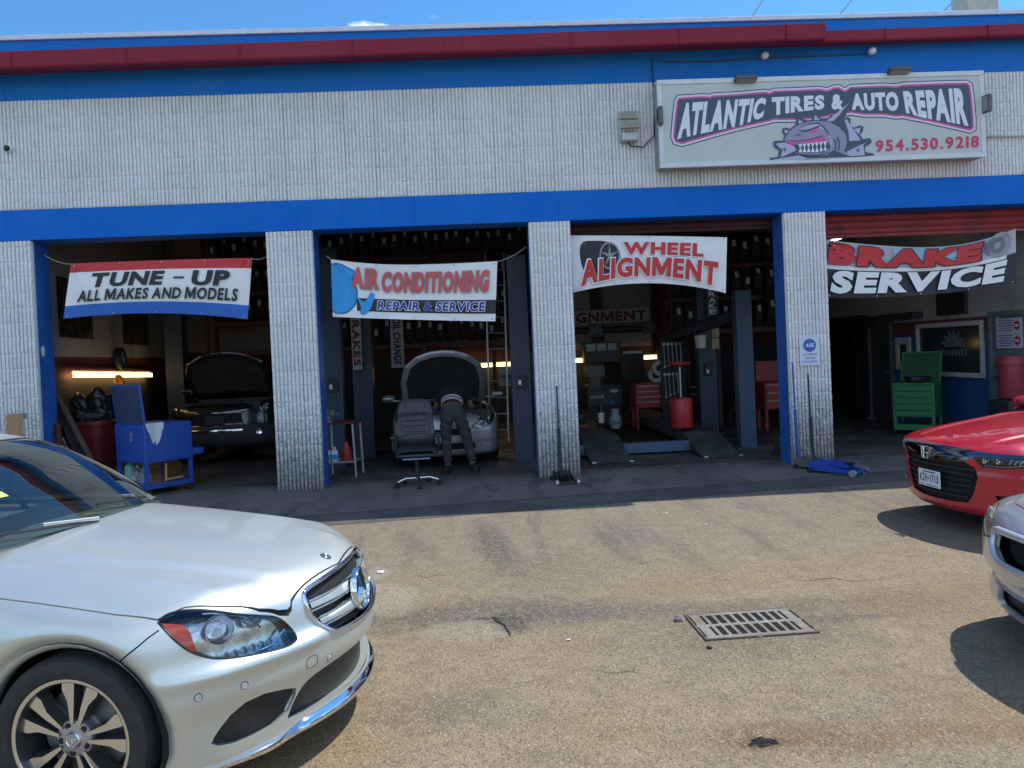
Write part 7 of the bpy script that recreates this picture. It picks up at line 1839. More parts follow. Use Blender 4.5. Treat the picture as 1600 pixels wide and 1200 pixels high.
def board(name, lab, word, px, Y, m, ink, rot=None, mar=.12, bold=.05):
    """sign board given by its four measured corners; rot='down' writes from top to bottom"""
    q = [on(x_, y_, Y) for x_, y_ in px]; c_ = sum(q, Vector())/4; t = thing(name, lab, 'sign', tuple(c_), 0, 'lettered boards inside the bays')
    b = MB(); vs = [p_-c_ for p_ in q]; f = [b.bm.verts.new(v) for v in vs]; g_ = [b.bm.verts.new(v+Vector((0, .02, 0))) for v in vs]
    b.bm.faces.new(f); b.bm.faces.new(g_[::-1]); [b.bm.faces.new((f[i], g_[i], g_[(i+1) % 4], f[(i+1) % 4])) for i in range(4)]; pl = b.build('board', m, t)
    V, Fc = text_fit(word, (0, 0, 1, 1), bold)
    TL, TR, BR, BL = vs; out = []
    for u, v in V:
        if rot == 'down': uu, vv = mar+(1-2*mar)*v, 1-(.06+.88*u)
        else: uu, vv = .03+.94*u, mar*1.6+(1-3.2*mar)*v
        out.append((BL*(1-uu)+BR*uu)*(1-vv)+(TL*(1-uu)+TR*uu)*vv+Vector((0, -.004, 0)))
    np_mesh('lettering', out, Fc, ink, pl); return t
BRD = mat('board_offwhite', (.42, .41, .40), .6, var=.1); INKR = mat('ink_maroon', (.16, .02, .03), .6, var=0)
board('bay_sign', 'long white board reading ALIGNMENT at the back of the third bay', 'ALIGNMENT', [(855, 488), (1014, 481), (1015, 501), (855, 511)], 6.9, BRD, INKR, None, .07)
board('bay_sign', 'vertical white board reading BRAKES in the second bay', 'BRAKES', [(546, 480), (562, 480), (566, 577), (552, 578)], 2.6, BRD, INKR, 'down', .1)
board('bay_sign', 'vertical white board reading OIL CHANGE in the second bay', 'OIL CHANGE', [(609, 492), (629, 492), (632, 574), (612, 575)], 4.2, BRD, M_INK, 'down', .18)
t = board('bay_sign', 'small white CUSTOMERS notice board right of the ladder', 'CUSTOMERS', [(780, 573), (806, 573), (806, 603), (780, 603)], 6.2, BRD, M_INK, None, .26, .02)
b = MB()
for k in range(4): b.box((-.13+.01*(k % 2), -.004, .0-.05*k), (.13-.02*(k % 3), -.0035, .022-.05*k))
b.build('text_lines', M_INK, t)
p = on(1113, 470, 4.1); t = thing('letter_strip', 'dark vertical strip lettered BRAKE behind the wheel alignment banner', 'sign', tuple(p)); b = MB(); b.box((-.12, 0, -.30), (.12, .012, .34)); pl = b.build('board', LIFT, t)
for k, ch in enumerate('BRAKE'): flat_text(pl, 'lettering', ch, (-.07, -.003, .20-.115*k), (1, 0, 0), (0, 0, 1), .14, .095, M_WHITE, .04)
# ---- small things at the back of the third bay
p = gr(962, 669, .30); t = thing('propane_tank', 'grey propane tank standing on the alignment rack', 'gas tank', tuple(p)); b = MB(); b.lathe([(0, .02), (.085, .02), (.108, .06), (.11, .19), (.085, .24), (.04, .26), (0, .26)], 24); b.build('tank', mat('tank_grey', (.27, .31, .33), .5, var=.1), t, smooth=50); b = MB(); b.lathe([(.09, 0), (.09, .03)], 24); b.build('foot_ring', mat('tank_grey', (0, 0, 0)), t, smooth=40); b = MB(); b.lathe([(.07, .245), (.075, .35), (.065, .35), (.063, .245)], 24); b.build('collar', mat('tank_grey', (0, 0, 0)), t, smooth=40); flat_text(t, 'lettering', 'TEXAS', (-.08, -.113, .09), (1, 0, 0), (0, 0, 1), .16, .05, M_INK, .04)
p = gr(940, 667, .30); t = thing('spray_bottle', 'small bottle with a white label beside the propane tank', 'bottle', tuple(p)); b = MB(); b.lathe([(0, 0), (.055, 0), (.058, .03), (.058, .30), (.025, .38), (.022, .44), (0, .44)], 16); b.build('bottle', M_BLKP, t, smooth=50); b = MB(); b.lathe([(.0595, .08), (.0595, .27)], 16); b.build('label', M_WHITE, t, smooth=60)
p = gr(909, 668, .3); t = thing('hose_reel', 'small wheel with a red base at the left of the third bay', 'wheel', tuple(p)); b = MB(); b.lathe([(.05, -.03), (.14, -.04), (.15, 0), (.14, .04), (.05, .03)], 20, Matrix.Translation((0, 0, .2)) @ RX(90)); b.build('wheel', M_BLK, t, smooth=40); b = MB(); b.box((-.12, -.08, 0), (.12, .08, .05), .01); b.build('base', CRED, t)
def chest(name, lab, px0, px1, py0, py1, Y, n, m, legs=True, lidup=0.):
    a, c_ = on(px0, py1, Y), on(px1, py0, Y); xm = (a.x+c_.x)/2; hw = (c_.x-a.x)/2; t = thing(name, lab, 'tool chest', (xm, Y, 0)); z1 = c_.z; z0 = on(px0, py1, Y).z
    b = MB(); b.box((-hw, 0, z0), (hw, .5, z1), .008); b.build('body', m, t); hh = (z1-z0-.06)/n
    for k in range(n): 
        b = MB(); b.box((-hw+.03, -.016, z0+.03+k*hh+.01), (hw-.03, -.001, z0+.03+(k+1)*hh-.006), .003); dr = b.build('drawer', m, t); b = MB(); b.box((-hw+.04, -.03, z0+.03+(k+1)*hh-.03), (hw-.04, -.017, z0+.03+(k+1)*hh-.014), .003); b.build('handle', M_STEEL, dr)
    for s_ in (-1, 1):
        for y in (.02, .44): b = MB(); b.box((s_*(hw-.03)-.03, y, .012), (s_*(hw-.03)+.03, y+.05, z0-.001)); b.build('leg', m, t)
    if lidup: b = MB(); b.box((-hw, .46, z1+.004), (hw, .5, z1+lidup), .006); b.build('lid', m, t)
    return t
chest('tool_chest', 'red tool chest with bright drawer handles at the back of the third bay', 994, 1046, 598, 638, 5.2, 4, CRED)
chest('tool_chest', 'dull red cabinet with raised lid behind the lift post of the third bay', 1196, 1236, 596, 640, 4.4, 3, CRED, lidup=.42)
chest('tool_chest', 'dark red low chest behind the stickered lift post', 1077, 1108, 600, 640, 6.6, 3, mat('dark_maroon', (.07, .02, .022), .6))
p = on(1030, 575, 6.6); t = thing('brake_disc', 'white round brake disc hung on a stud of the third bay', 'disc', tuple(p)); b = MB(); b.lathe([(.05, .02), (.17, .02), (.17, 0), (.05, 0)], 28, RX(90), close=True); b.build('disc', M_WHITE, t, smooth=40); b = MB(); b.lathe([(0, .05), (.07, .05), (.075, .0)], 20, RX(90)); b.build('hub', M_BLKP, t, smooth=40); b = MB(); b.lathe([(.10, -.03), (.19, -.03), (.19, -.06)], 24, Matrix.Translation((-.06, 0, -.14)) @ RX(90)); b.build('second_disc', M_STEEL, t, smooth=40)
x = fx(1061, 4.9); t = thing('wrench_board', 'tall dark tool board hung with long wrenches above the red oil drain', 'tool board', (x, 5.05, 0)); z0, z1 = on(1061, 640, 5.05).z, on(1061, 535, 5.05).z
b = MB(); b.box((-.28, 0, .02), (.24, .05, z1+.05), .006); b.build('board', mat('board_black', (.018, .018, .02), .6), t)
for k in range(9):
    zx = z1-.05-(k // 5)*.62; xx = -.2+.085*(k % 5); L_ = .42-.03*(k % 5); b = MB(); b.tube([(xx, -.02, zx), (xx+.01, -.02, zx-L_)], .011, 6); b.lathe([(.012, .008), (.032, .006), (.032, -.006), (.012, -.008)], 10, Matrix.Translation((xx, -.02, zx+.02)) @ RX(90), close=True); b.lathe([(.010, .007), (.026, .005), (.026, -.005), (.010, -.007)], 10, Matrix.Translation((xx+.01, -.02, zx-L_-.02)) @ RX(90), close=True); b.build('wrench', M_STEEL, t, smooth=40)
p = gr(1066, 673, .30); t = thing('oil_drain', 'red oil drain drum with a raised red funnel dish in the third bay', 'oil drain', (p.x, p.y, .302)); b = MB(); b.lathe([(0, .06), (.18, .06), (.19, .08), (.19, .52), (.17, .56), (.04, .58), (0, .58)], 28); b.build('drum', mat('drum_red', (.46, .03, .035), .4, var=.08), t, smooth=40); b = MB(); b.cyl((0, 0, .58), (0, 0, 1.12), .02, 10); b.build('pole', M_STEEL, t, smooth=40); b = MB(); b.lathe([(.02, 1.09), (.19, 1.13), (.20, 1.17), (.18, 1.16), (.02, 1.11)], 28); b.build('funnel_dish', mat('drum_red', (0, 0, 0)), t, smooth=40)
for a in (0, 120, 240): b = MB(); b.cyl((.15*math.cos(R(a))-.015, .15*math.sin(R(a)), .04), (.15*math.cos(R(a))+.015, .15*math.sin(R(a)), .04), .035, 12); b.build('caster', M_BLK, t, smooth=40)
p = on(1095, 544, 3.4); t = thing('bucket', 'white plastic bucket hung under the slanting lift beam', 'bucket', tuple(p)); b = MB(); b.lathe([(0, 0), (.085, 0), (.11, .21), (.118, .21), (.118, .235), (.10, .235), (.078, .01)], 24); b.build('pail', mat('pail_white', (.55, .55, .50), .5), t, smooth=40); b = MB(); b.tube([(-.11, 0, .22), (-.07, 0, .36), (0, 0, .40), (.07, 0, .36), (.11, 0, .22)], .005, 6); b.build('bail', M_STEEL, t, smooth=60)
for (px, py, s_, lab) in ((1118, 517, .12, 'pale yellow paper sticker on the stickered lift post, upper one'), (1118, 535, .12, 'pale yellow paper sticker on the stickered lift post, lower one')):
    p = on(px, py, 4.15); b = MB(); b.box(p+Vector((-.07, 0, -s_)), p+Vector((.07, .006, s_*.7))); tag(b.build('sticker', mat('sticker_cream', (.45, .40, .26), .6)), lab, 'sticker', 'stickers on the lift post')
p = gr(1182, 688); b = MB(); q = [Vector((p.x+.33*math.cos(a), p.y+.4, .36+.33*math.sin(a))) for a in np.linspace(0, 2*math.pi, 41)]; b.tube(q, .016, 6, cap=False); t = thing('bicycle_wheel', 'thin dark bicycle wheel leaning behind the free lift post', 'wheel', (p.x, p.y+.4, 0)); b.build('tyre', M_BLK, t, world=True, smooth=60); b = MB()
for k in range(12): b.tube([Vector((p.x, p.y+.4, .36)), Vector((p.x+.32*math.cos(k*math.pi/6), p.y+.4, .36+.32*math.sin(k*math.pi/6)))], .003, 4)
b.build('spokes', M_STEEL, t, world=True)
p = gr(1214, 712); t = thing('hydraulic_jack', 'small black bottle jack on the floor beside the blue jamb', 'jack', (p.x, p.y, 0)); b = MB(); b.box((-.08, -.07, .012), (.08, .07, .05), .01); b.build('base', M_BLKP, t); b = MB(); b.lathe([(.05, .05), (.05, .22), (.03, .24), (.025, .36), (0, .36)], 16); b.build('cylinder', M_BLK, t, smooth=40); b = MB(); b.cyl((.06, -.03, .05), (.06, -.03, .30), .018, 8); b.build('pump', M_STEEL, t, smooth=40)
p = on(1178, 640, 2.6); b = MB(); b.tube([on(1172, 600, 2.6), on(1175, 640, 2.6), on(1174, 672, 2.6)], .035, 10); tag(b.build('white_tube', M_GALV, smooth=60), 'pale plastic tube hanging behind the free lift post', 'tube')
# ---- second bay: ladder, vise stand
t = thing('ladder', 'tall aluminium ladder standing right of the silver car in the second bay', 'ladder', (fx(782, 3.6), 3.6, 0)); LA = mat('ladder_alu', (.45, .46, .47), .4, .7, var=.1)
rails = [(on(766, 690, 3.5), on(758, 395, 3.9)), (on(795, 690, 3.5), on(787, 395, 3.9))]
for a, e in rails: b = MB(); d = e-a; M = Matrix.Translation(a) @ d.to_track_quat('Z', 'Y').to_matrix().to_4x4(); b.box((-.014, -.035, 0), (.014, .035, d.length), .003, M); b.build('rail', LA, t, world=True)
for k in range(11): f = .06+.085*k; b = MB(); b.cyl(rails[0][0].lerp(rails[0][1], f), rails[1][0].lerp(rails[1][1], f), .014, 8); b.build('rung', LA, t, world=True, smooth=40)
p = gr(528, 747); t = thing('work_stand', 'small steel work stand with a bench vise just inside the second bay', 'work stand', (p.x, p.y, 0), R(-6))
b = MB(); b.box((-.22, -.02, .80), (.30, .45, .83), .004); b.build('top', RUST, t); b = MB(); b.box((-.2, 0, .22), (.28, .42, .24), .004); b.build('shelf', M_GALV, t)
for (x, y) in ((-.2, 0), (.28, 0), (-.2, .42), (.28, .42)): b = MB(); b.tube([(x*.92, y, .80), (x, y, .012)], .018, 8); b.build('leg', M_GALV, t, smooth=40)
p2 = (p.x-.12, p.y+.1, .832); v = thing('bench_vise', 'cast grey bench vise on top of the small work stand', 'vise', p2); VM = mat('vise_grey', (.22, .23, .24), .45, .6, var=.15)
b = MB(); b.lathe([(0, 0), (.09, 0), (.09, .025), (.05, .05), (.05, .09), (0, .09)], 16); b.build('base', VM, v, smooth=40); b = MB(); b.box((-.10, -.05, .09), (.02, .05, .20), .012); b.build('fixed_jaw', VM, v); b = MB(); b.box((.03, -.05, .09), (.10, .05, .19), .012); b.cyl((.10, 0, .12), (.17, 0, .12), .014, 8); b.build('moving_jaw', VM, v); b = MB(); b.cyl((.16, -.08, .12), (.16, .08, .12), .008, 6); b.build('handle', M_STEEL, v, smooth=40)
p3 = Vector((p.x, p.y, .242)); t = thing('spray_can', 'red bottle on the shelf of the small work stand', 'bottle', tuple(p3+Vector((.12, .16, 0)))); b = MB(); b.lathe([(0, 0), (.07, 0), (.075, .02), (.075, .14), (.05, .22), (.03, .24), (.03, .28), (0, .28)], 16); b.build('bottle', mat('bottle_red', (.40, .025, .03), .4), t, smooth=50)
for k, (dx_, lab) in enumerate(((-.15, 'blue labelled bottle on the work stand shelf, left one'), (-.04, 'blue labelled bottle on the work stand shelf, middle one'))):
    t = thing('oil_bottle', lab, 'bottle', tuple(p3+Vector((dx_, .06, 0))), 0, 'bottles on the work stand'); b = MB(); b.box((-.045, -.03, 0), (.045, .03, .17), .012); b.cyl((0, 0, .17), (0, 0, .22), .018, 10); b.build('bottle', M_WHITE, t, smooth=40); b = MB(); b.box((-.046, -.033, .03), (.046, -.0305, .11)); b.build('label', M_SKYB, t)
# ---- floor jacks
def floor_jack(lab, p, rz, m, hm, htop, s=1.):
    t = thing('floor_jack', lab, 'floor jack', (p.x, p.y, 0), rz, 'trolley jacks at the pillars'); M = Matrix.Scale(s, 4)
    for sg in (-1, 1):
        b = MB(); b.prism([(-.30, .035), (.28, .03), (.30, .06), (.05, .09), (-.22, .155), (-.30, .14)], .012, M @ Matrix.Translation((0, sg*.12+.006, 0)) @ RX(90)); b.build('side_plate', m, t)
        b = MB(); b.cyl(M @ Vector((.27, sg*.155-.02, .045)), M @ Vector((.27, sg*.155+.02, .045)), .045, 16); b.build('front_wheel', M_STEEL, t, smooth=40)
        b = MB(); b.cyl(M @ Vector((-.26, sg*.15-.015, .035)), M @ Vector((-.26, sg*.15+.015, .035)), .035, 14); b.build('caster', M_BLK, t, smooth=40)
    b = MB(); b.cyl(M @ Vector((.27, -.17, .045)), M @ Vector((.27, .17, .045)), .014, 8); b.box((-.28, -.105, .04), (-.05, .105, .13), .01, M); b.build('frame', m, t)
    b = MB(); b.prism([(-.2, .10), (.16, .085), (.19, .105), (.16, .125), (-.15, .17)], .14, M @ Matrix.Translation((0, .07, 0)) @ RX(90)); b.build('lift_arm', m, t)
    b = MB(); b.lathe([(0, .125), (.045, .125), (.055, .145), (.045, .15), (.04, .135), (0, .135)], 20, M @ Matrix.Translation((.17, 0, 0))); b.build('saddle', M_BLK, t, smooth=40)
    b = MB(); b.tube([M @ Vector((-.27, 0, .12)), Vector((-.30*s, 0, .32)), Vector((-.31*s, 0, htop*.55))], .02, 10); b.tube([Vector((-.31*s, 0, htop*.55)), Vector((-.32*s, 0, htop))], .012, 8); b.build('handle', hm, t, smooth=50)
p = gr(880, 748); floor_jack('black trolley jack with upright handle against the middle pillar', Vector((p.x-.02, -.46, 0)), R(-86), M_BLKP, M_BLKP, 1.28, .9)
p = gr(1283, 735); floor_jack('grey trolley jack behind the blue one at the right pillar', Vector((p.x+.02, p.y+.1, 0)), R(-48), mat('jack_grey', (.13, .12, .11), .5, .3, var=.2), CBLUE, 1.45)
p = gr(1318, 742); floor_jack('bright blue trolley jack on the apron at the right pillar', Vector((p.x-.03, p.y+.12, 0)), R(-52), mat('jack_blue', (.015, .06, .42), .35, var=.06, coat=.5), M_BLKP, 1.30, 1.08)
# ---- fourth bay
cc = on(1462, 680, 2.2); zt_ = on(1462, 598, 2.2).z
tool_cart('tool_cart', 'green steel tool cart with drawers and an open lid below the office window', Vector((cc.x, cc.y, 0)), R(44), .66, .54, (.10, .20, on(1462, 652, 2.2).z, zt_), CGREEN, (.56, -20, 'back'), mat('green_dark', (.02, .09, .04), .6), False, 5)
b = MB(); b.box((-.18, -.12, 0), (.18, .12, .09), .02, Matrix.Translation((cc.x-.05, cc.y+.40, zt_+.01))); tag(b.build('tool_tray', M_BLKP, smooth=40), 'black tray of tools on top of the green cart', 'tray')
x = on(1585, 600, 1.1).x; t = thing('red_barrel', 'faded red plastic drum on a black stand in front of the grey office door', 'drum', (x, 1.1, 0)); zb_ = on(1585, 622, 1.1).z; zt = on(1585, 556, 1.1).z
b = MB(); b.box((-.28, -.25, .012), (.28, .25, zb_-.02), .03); b.build('stand', M_CLAD, t, smooth=40); b = MB(); b.lathe([(0, zb_), (.20, zb_), (.22, zb_+.03), (.22, zt-.14), (.24, zt-.13), (.24, zt-.06), (.2, zt), (0, zt)], 24); b.build('drum', mat('faded_red', (.36, .05, .07), .5, var=.08), t, smooth=40)
def rwbox(name, lab, cat, px0, px1, py0, py1, dp, m, bars=0):
    a = onx(px0, (py0+py1)/2, XW); e = onx(px1, (py0+py1)/2, XW); z0 = onx((px0+px1)/2, py1, XW).z; z1 = onx((px0+px1)/2, py0, XW).z; y0, y1 = min(a.y, e.y), max(a.y, e.y)
    t = thing(name, lab, cat, (XW, (y0+y1)/2, z0)); b = MB(); ym = (y1-y0)/2; b.box((-dp, -ym, 0), (-.004, ym, z1-z0), .008); b.build('body', m, t)
    if bars:
        b = MB()
        for k in range(bars): b.box((-dp-.012, -ym+.03, .04+k*(z1-z0-.08)/bars), (-dp-.001, ym-.03, .06+k*(z1-z0-.08)/bars))
        b.build('louvres', M_BLKP, t)
    return t
rwbox('air_vent', 'dark square louvred vent on the white wall above the office window', 'vent', 1467, 1513, 455, 492, .06, mat('vent_dark', (.045, .05, .055), .6), 8)
rwbox('shelf', 'thin dark shelf on the white wall above the side door', 'shelf', 1388, 1443, 489, 500, .22, mat('vent_dark', (0, 0, 0)))
rwbox('wall_box', 'small black box on the white wall above the side door', 'box', 1359, 1379, 494, 511, .15, mat('vent_dark', (0, 0, 0)))
rwbox('door_plate', 'dark square plate hung on the side door', 'plate', 1380, 1393, 538, 562, .06, M_BLKP)
t = thing('engine_part', 'greasy engine parts heap on the floor before the green cart', 'engine part', (cc.x-.18, cc.y-.55, 0)); b = MB(); b.box((-.18, -.13, .012), (.18, .13, .22), .03); b.build('block', M_ENG, t, smooth=40); b = MB(); b.cyl((.05, -.14, .14), (.05, -.20, .14), .07, 16); b.box((-.02, -.05, .22), (.14, .06, .27), .01); b.build('pulley', M_ALU, t, smooth=40)
lump('floor_scrap', 'pale scrap pieces on the dark floor by the black back door', 'scrap', onx(1345, 690, 8.2)+Vector((-.4, 0, 0)) if False else gr(1362, 655), (.12, .08, .05), M_GALV, 9)
# ---- office chair
p = gr(651, 764); ch = thing('office_chair', 'black leather office chair with chrome base in front of the second bay', 'chair', (p.x, p.y+.22, 0), R(4))
LEA = mat('black_leather', (.03, .034, .042), .38, var=.15, scale=9, bump=.15, bscale=25)
for k in range(5):
    a = R(-90+72*k+6); d = Vector((math.cos(a), math.sin(a), 0)); b = MB(); b.tube([d*.04+Vector((0, 0, .115)), d*.18+Vector((0, 0, .125)), d*.29+Vector((0, 0, .085))], [.026, .024, .016], 8); b.build('base_leg', M_CHR, ch, smooth=60)
    b = MB(); b.cyl(d*.295+Vector((-d.y*.028, d.x*.028, .034)), d*.295-Vector((-d.y*.028, d.x*.028, -.034)), .032, 14); b.build('caster', M_BLK, ch, smooth=40)
b = MB(); b.cyl((0, 0, .10), (0, 0, .40), .028, 14); b.cyl((0, 0, .10), (0, 0, .22), .045, 14); b.build('gas_lift', M_BLKP, ch, smooth=40)
b = MB(); b.box((-.16, -.2, .38), (.16, .15, .42), .015); b.build('mechanism', M_BLKP, ch); b = MB(); b.cyl((-.18, -.27, .405), (.18, -.27, .405), .012, 8); b.build('footrest_bar', M_CHR, ch, smooth=40)
def pad(name, f, nu=24, nv=18, par=ch):
    b = MB(); b.grid([[f(i/nu, j/nv) for j in range(nv+1)] for i in range(nu+1)]); return b
def seatf(u, v):
    x = -.27+.54*u; y = -.30+.54*v; e = 1-(abs(2*u-1)**6*.5+abs(2*v-1)**6*.5); z = .46+.09*max(0, e)**.6+.02*(v-.5)-.03*math.exp(-((u-.5)/.25)**2)*(v > .2); return Vector((x*(1-.06*abs(2*v-1)**4), y, z))
b = pad('seat', seatf); b.box((-.265, -.29, .425), (.265, .23, .47), .02); b.build('seat', LEA, ch, smooth=60)
def backf(u, v, front=True):
    w = .27-.05*v**1.5; e = max(0, 1-abs(2*u-1)**5*.7-abs(2*v-1)**8*.6); x = (2*u-1)*w; z = .53+.62*v+.02*(1-(2*u-1)**2)*(v > .8)
    th = .065*e**.5+.018*math.exp(-((v-.86)/.10)**2)*math.exp(-((u-.5)/.3)**2)-.012*math.exp(-((v-.70)/.02)**2)+.015*math.exp(-((v-.15)/.12)**2)
    if abs(2*u-1) < .6 and .3 < v < .65: th += .006*math.cos((v-.3)/.35*math.pi*6)
    y = .20+.16*v-.06*math.sin(math.pi*min(1, v*1.4)); return Vector((x, y-(th if front else -.03*e**.5), z))
b = pad('back', backf, 36, 44); b.grid([[backf(i/36, j/44, False) for j in range(45)] for i in range(37)]); bk = b.build('backrest', LEA, ch, smooth=60)
b = MB()
for s_ in (-1, 1): b.tube([backf(.5+.5*s_*f_, v)+Vector((0, -.006, 0)) for f_, v in ((.60, .05), (.66, .25), (.72, .45), (.78, .60))], .005, 5); b.tube([backf(.5+.5*s_*f_, v)+Vector((0, -.006, 0)) for f_, v in ((.62, .98), (.58, .84), (.48, .73), (.25, .70), (0, .695))], .005, 5)
for v in (.33, .45, .57): b.tube([backf(.5+.5*f_, v)+Vector((0, -.006, 0)) for f_ in np.linspace(-.6, .6, 9)], .004, 5)
b.tube([backf(.5+.5*f_, .24+.05*(1-(f_/.7)**2))+Vector((0, -.006, 0)) for f_ in np.linspace(-.7, .7, 11)], .005, 5)
b.build('seams', M_BLKP, bk, smooth=60)
for s_ in (-1, 1):
    b = MB(); b.box((s_*.30-.04, -.16, .66), (s_*.30+.04, .16, .705), .02); a_ = b.build('armrest', LEA, ch, smooth=50); b = MB(); b.tube([(s_*.30, -.10, .66), (s_*.31, -.10, .52), (s_*.25, -.06, .44)], .018, 8); b.tube([(s_*.30, .12, .66), (s_*.31, .12, .52), (s_*.25, .08, .44)], .018, 8); b.build('support', M_BLKP, a_, smooth=50)

# hoses hanging in the third bay
for (x0, lab, sw) in ((1132, 'looped black air hose hanging above the stickered lift post', .10), (1200, 'thin black air hose hanging by the tyre rack of the third bay', -.06)):
    p0 = on(x0, 380, 3.2); b = MB(); b.tube([p0+Vector((sw*math.sin(i*.55), .03*math.cos(i*.8), -.09*i)) for i in range(14)], .012, 6); tag(b.build('air_hose', M_BLK, smooth=60), lab, 'hose', 'air hoses')
# ------------------------------------------------------------------ the mechanic leaning into the engine bay
def skin_mesh(name, V, E, Rr, m, parent=None, sub=2, smooth=True, warp=None):
    me = bpy.data.meshes.new(name); me.from_pydata([tuple(v) for v in V], E, []); o = bpy.data.objects.new(name, me); COL.objects.link(o)
    o.modifiers.new('skin', 'SKIN'); sl = me.skin_vertices[0].data
    for i, r in enumerate(Rr): sl[i].radius = r if isinstance(r, tuple) else (r, r)
    sl[0].use_root = True
    s = o.modifiers.new('sub', 'SUBSURF'); s.levels = sub; s.render_levels = sub
    dg = bpy.context.evaluated_depsgraph_get(); dg.update(); m2 = bpy.data.meshes.new_from_object(o.evaluated_get(dg)); bpy.data.objects.remove(o); bpy.data.meshes.remove(me)
    m2.name = name; m2.shade_smooth(); m2.materials.clear(); return link_mesh(name, m2, m, parent)
fl, fr_ = gr(699, 741), gr(741, 738); hx = on(706, 632, .95).x
pp = thing('person', 'mechanic in dark clothes bent under the raised hood of the silver car', 'person', (hx, .80, 0)); O = Vector((hx, .80, 0))
L1 = Vector((fl.x+.01, fl.y+.10, .085))-O; L2 = Vector((fr_.x-.01, fr_.y+.10, .085))-O
SKN = mat('skin_brown', (.22, .12, .075), .55, var=.1); JEAN = mat('charcoal_jeans', (.042, .044, .050), .85, var=.25, scale=7, bump=.3, bscale=18); SHIRT = mat('black_shirt', (.016, .017, .02), .85, var=.2, scale=6, bump=.2, bscale=14)
pel = Vector((0, .13, .93)); wai = Vector((0, .20, 1.03)); che = Vector((.0, .52, 1.17)); nec = Vector((0, .70, 1.19)); hea = Vector((0, .80, 1.10)); hd2 = Vector((0, .87, 1.02))
K1 = L1.lerp(pel+Vector((-.10, 0, -.05)), .52)+Vector((-.01, .04, 0)); K2 = L2.lerp(pel+Vector((.10, 0, -.05)), .52)+Vector((.02, .03, 0))
H1, H2 = pel+Vector((-.095, 0, -.06)), pel+Vector((.095, 0, -.06))
S1_, S2_ = che+Vector((-.19, .10, .0)), che+Vector((.19, .10, .0)); E1 = S1_+Vector((-.09, .10, -.24)); E2 = S2_+Vector((.10, .08, -.24)); W1 = E1+Vector((.06, .21, -.06)); W2 = E2+Vector((-.05, .20, -.07))
V = [pel, wai, che, nec, hea, hd2, H1, K1, L1, L1+Vector((-.04, -.16, -.045)), H2, K2, L2, L2+Vector((.06, -.15, -.045)), S1_, E1, W1, S2_, E2, W2]
E_ = [(0, 1), (1, 2), (2, 3), (3, 4), (4, 5), (0, 6), (6, 7), (7, 8), (8, 9), (0, 10), (10, 11), (11, 12), (12, 13), (2, 14), (14, 15), (15, 16), (2, 17), (17, 18), (18, 19)]
RR = [(.15, .11), (.135, .10), (.155, .115), .058, .085, .078, .085, .06, .043, .035, .085, .06, .043, .035, .06, .043, .032, .06, .043, .032]
# hands grow out of the wrists: palm and five separate fingers
for (wi, w, sg) in ((16, W1, -1), (19, W2, 1)):
    d = Vector((-.15*sg, .7, -.55)).normalized(); sx_ = Vector((1, 0, 0)); pm = w+d*.075; V.append(pm); RR.append((.036, .018)); E_.append((wi, len(V)-1)); pi_ = len(V)-1
    for k in range(4):
        b0 = pm+d*.035+sx_*(-.028+.019*k); ln = (.062, .075, .07, .055)[k]; V += [b0, b0+d*ln*.5+Vector((0, 0, -.008)), b0+d*ln*.8+Vector((0, 0, -.03))]; RR += [.0085, .008, .007]; n = len(V); E_ += [(pi_, n-3), (n-3, n-2), (n-2, n-1)]
    tb_ = w+d*.04-sx_*sg*.03; V += [tb_, tb_+d*.035-sx_*sg*.03]; RR += [.010, .008]; n = len(V); E_ += [(pi_, n-2), (n-2, n-1)]
skin_mesh('body', V, E_, RR, SKN, pp)
# head: hair cap with ears, nose side turned down to the engine
b = MB(); b.lathe([(0, .115), (.05, .105), (.085, .07), (.098, .02), (.094, -.03), (.08, -.06)], 24, Matrix.Translation(hea+Vector((0, .02, -.02))) @ Matrix.Rotation(R(-130), 4, 'X')); b.build('hair', mat('black_hair', (.012, .011, .011), .8, bump=.4, bscale=90), pp, smooth=60)
# jeans
hems = [L1+Vector((0, .0, .05)), L2+Vector((0, .0, .05))]
Vj = [pel+Vector((0, 0, .0)), pel.lerp(wai, .75), H1, K1.lerp(H1, .45), K1, K1.lerp(L1, .5), hems[0], H2, K2.lerp(H2, .45), K2, K2.lerp(L2, .5), hems[1]]
Ej = [(0, 1), (0, 2), (2, 3), (3, 4), (4, 5), (5, 6), (0, 7), (7, 8), (8, 9), (9, 10), (10, 11)]
Rj = [(.172, .135), (.160, .125), (.112, .115), (.10, .10), .083, .073, .068, (.112, .115), (.10, .10), .083, .073, .068]
jn = skin_mesh('jeans', Vj, Ej, Rj, JEAN, pp, 3)
rn = np.random.RandomState(5)
for v in jn.data.vertices:                       # creases behind the knees and at the hems
    z = v.co.z; v.co.x += .006*math.sin(z*55+v.co.y*30); v.co.y += .007*math.sin(z*47+v.co.x*22)
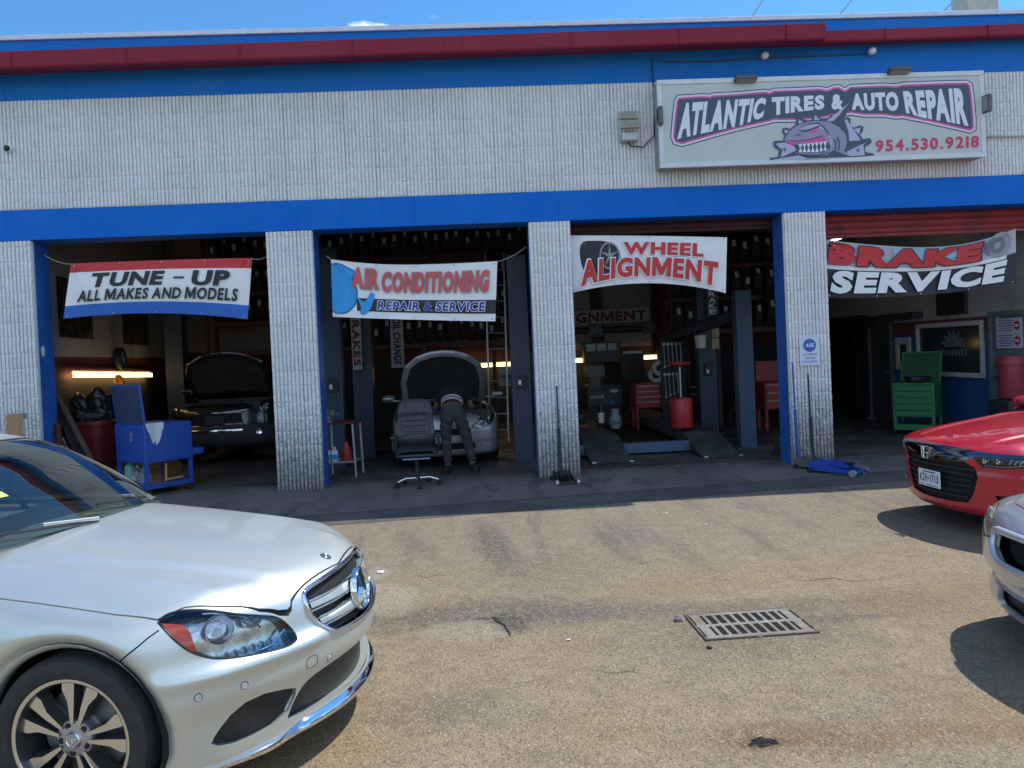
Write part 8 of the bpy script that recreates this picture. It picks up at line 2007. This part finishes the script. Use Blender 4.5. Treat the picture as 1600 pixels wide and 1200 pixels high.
# shirt, striped band at the waist
Vs = [wai.lerp(che, .12), wai.lerp(che, .5), che, che.lerp(nec, .7), S1_, S1_.lerp(E1, .6), S2_, S2_.lerp(E2, .6)]
sh = skin_mesh('shirt', Vs, [(0, 1), (1, 2), (2, 3), (2, 4), (4, 5), (2, 6), (6, 7)], [(.165, .13), (.165, .128), (.18, .135), .085, .078, .066, .078, .066], SHIRT, pp, 3)
for v in sh.data.vertices: v.co.z += .006*math.sin(v.co.x*40+v.co.y*26)
ax = (che-wai).normalized(); Mw = Matrix.Translation(wai-ax*.035) @ ax.to_track_quat('Z', 'Y').to_matrix().to_4x4()
for z0, z1, col, nm in ((-.035, -.012, (.62, .60, .60), 'white'), (-.011, .020, (.22, .26, .60), 'lavender'), (.021, .034, (.05, .05, .06), 'dark'), (.035, .068, (.60, .30, .22), 'peach'), (.069, .082, (.60, .58, .56), 'white')):
    b = MB(); b.lathe([(.150+z0*.1, z0), (.152, (z0+z1)/2), (.150+z1*.1, z1)], 36, Mw @ Matrix.Diagonal((1.06, .86, 1, 1))); b.build('waistband', mat('band_'+nm, col, .8, var=.08), pp, smooth=60)
b = MB(); Mb = Matrix.Translation(pel.lerp(wai, .82)) @ (wai-pel).normalized().to_track_quat('Z', 'Y').to_matrix().to_4x4(); b.lathe([(.163, -.018), (.168, 0), (.163, .018)], 36, Mb @ Matrix.Diagonal((1.04, .84, 1, 1))); b.build('belt', M_BLK, pp, smooth=60)
# shoes
for a, d in ((L1, Vector((-.25, -1, 0))), (L2, Vector((.35, -1, 0)))):
    d.normalize(); s = d.cross(Vector((0, 0, 1))); Ms = Matrix(((d.x, s.x, 0, a.x), (d.y, s.y, 0, a.y), (0, 0, 1, 0), (0, 0, 0, 1)))
    so = [(-.085, .03), (-.07, .045), (.05, .048), (.14, .052), (.19, .035), (.205, 0), (.19, -.035), (.14, -.05), (.05, -.042), (-.07, -.042), (-.085, -.03)]
    so = [tuple(q) for q in smooth_line(so, 3, True)]; b = MB(); b.prism(so, .028, Ms @ Matrix.Translation((0, 0, .013))); sole = b.build('shoe', M_BLK, pp)
    b = MB(); P = []
    for i in range(13):
        t_ = i/12; x = -.08+.275*t_; w = .043+.008*math.sin(math.pi*t_)-.03*max(0, t_-.85)/.15; h = .105-.02*t_ if t_ < .35 else .098-.055*(t_-.35)/.65; h = h*(1-.4*max(0, t_-.88)/.12)
        P.append([Ms @ Vector((x, w*math.cos(q), .042+h*max(0, math.sin(q))**.7)) for q in np.linspace(0, math.pi, 11)])
    b.grid(P); b.build('upper', mat('shoe_black', (.02, .02, .022), .6, var=.2), sole, smooth=60)
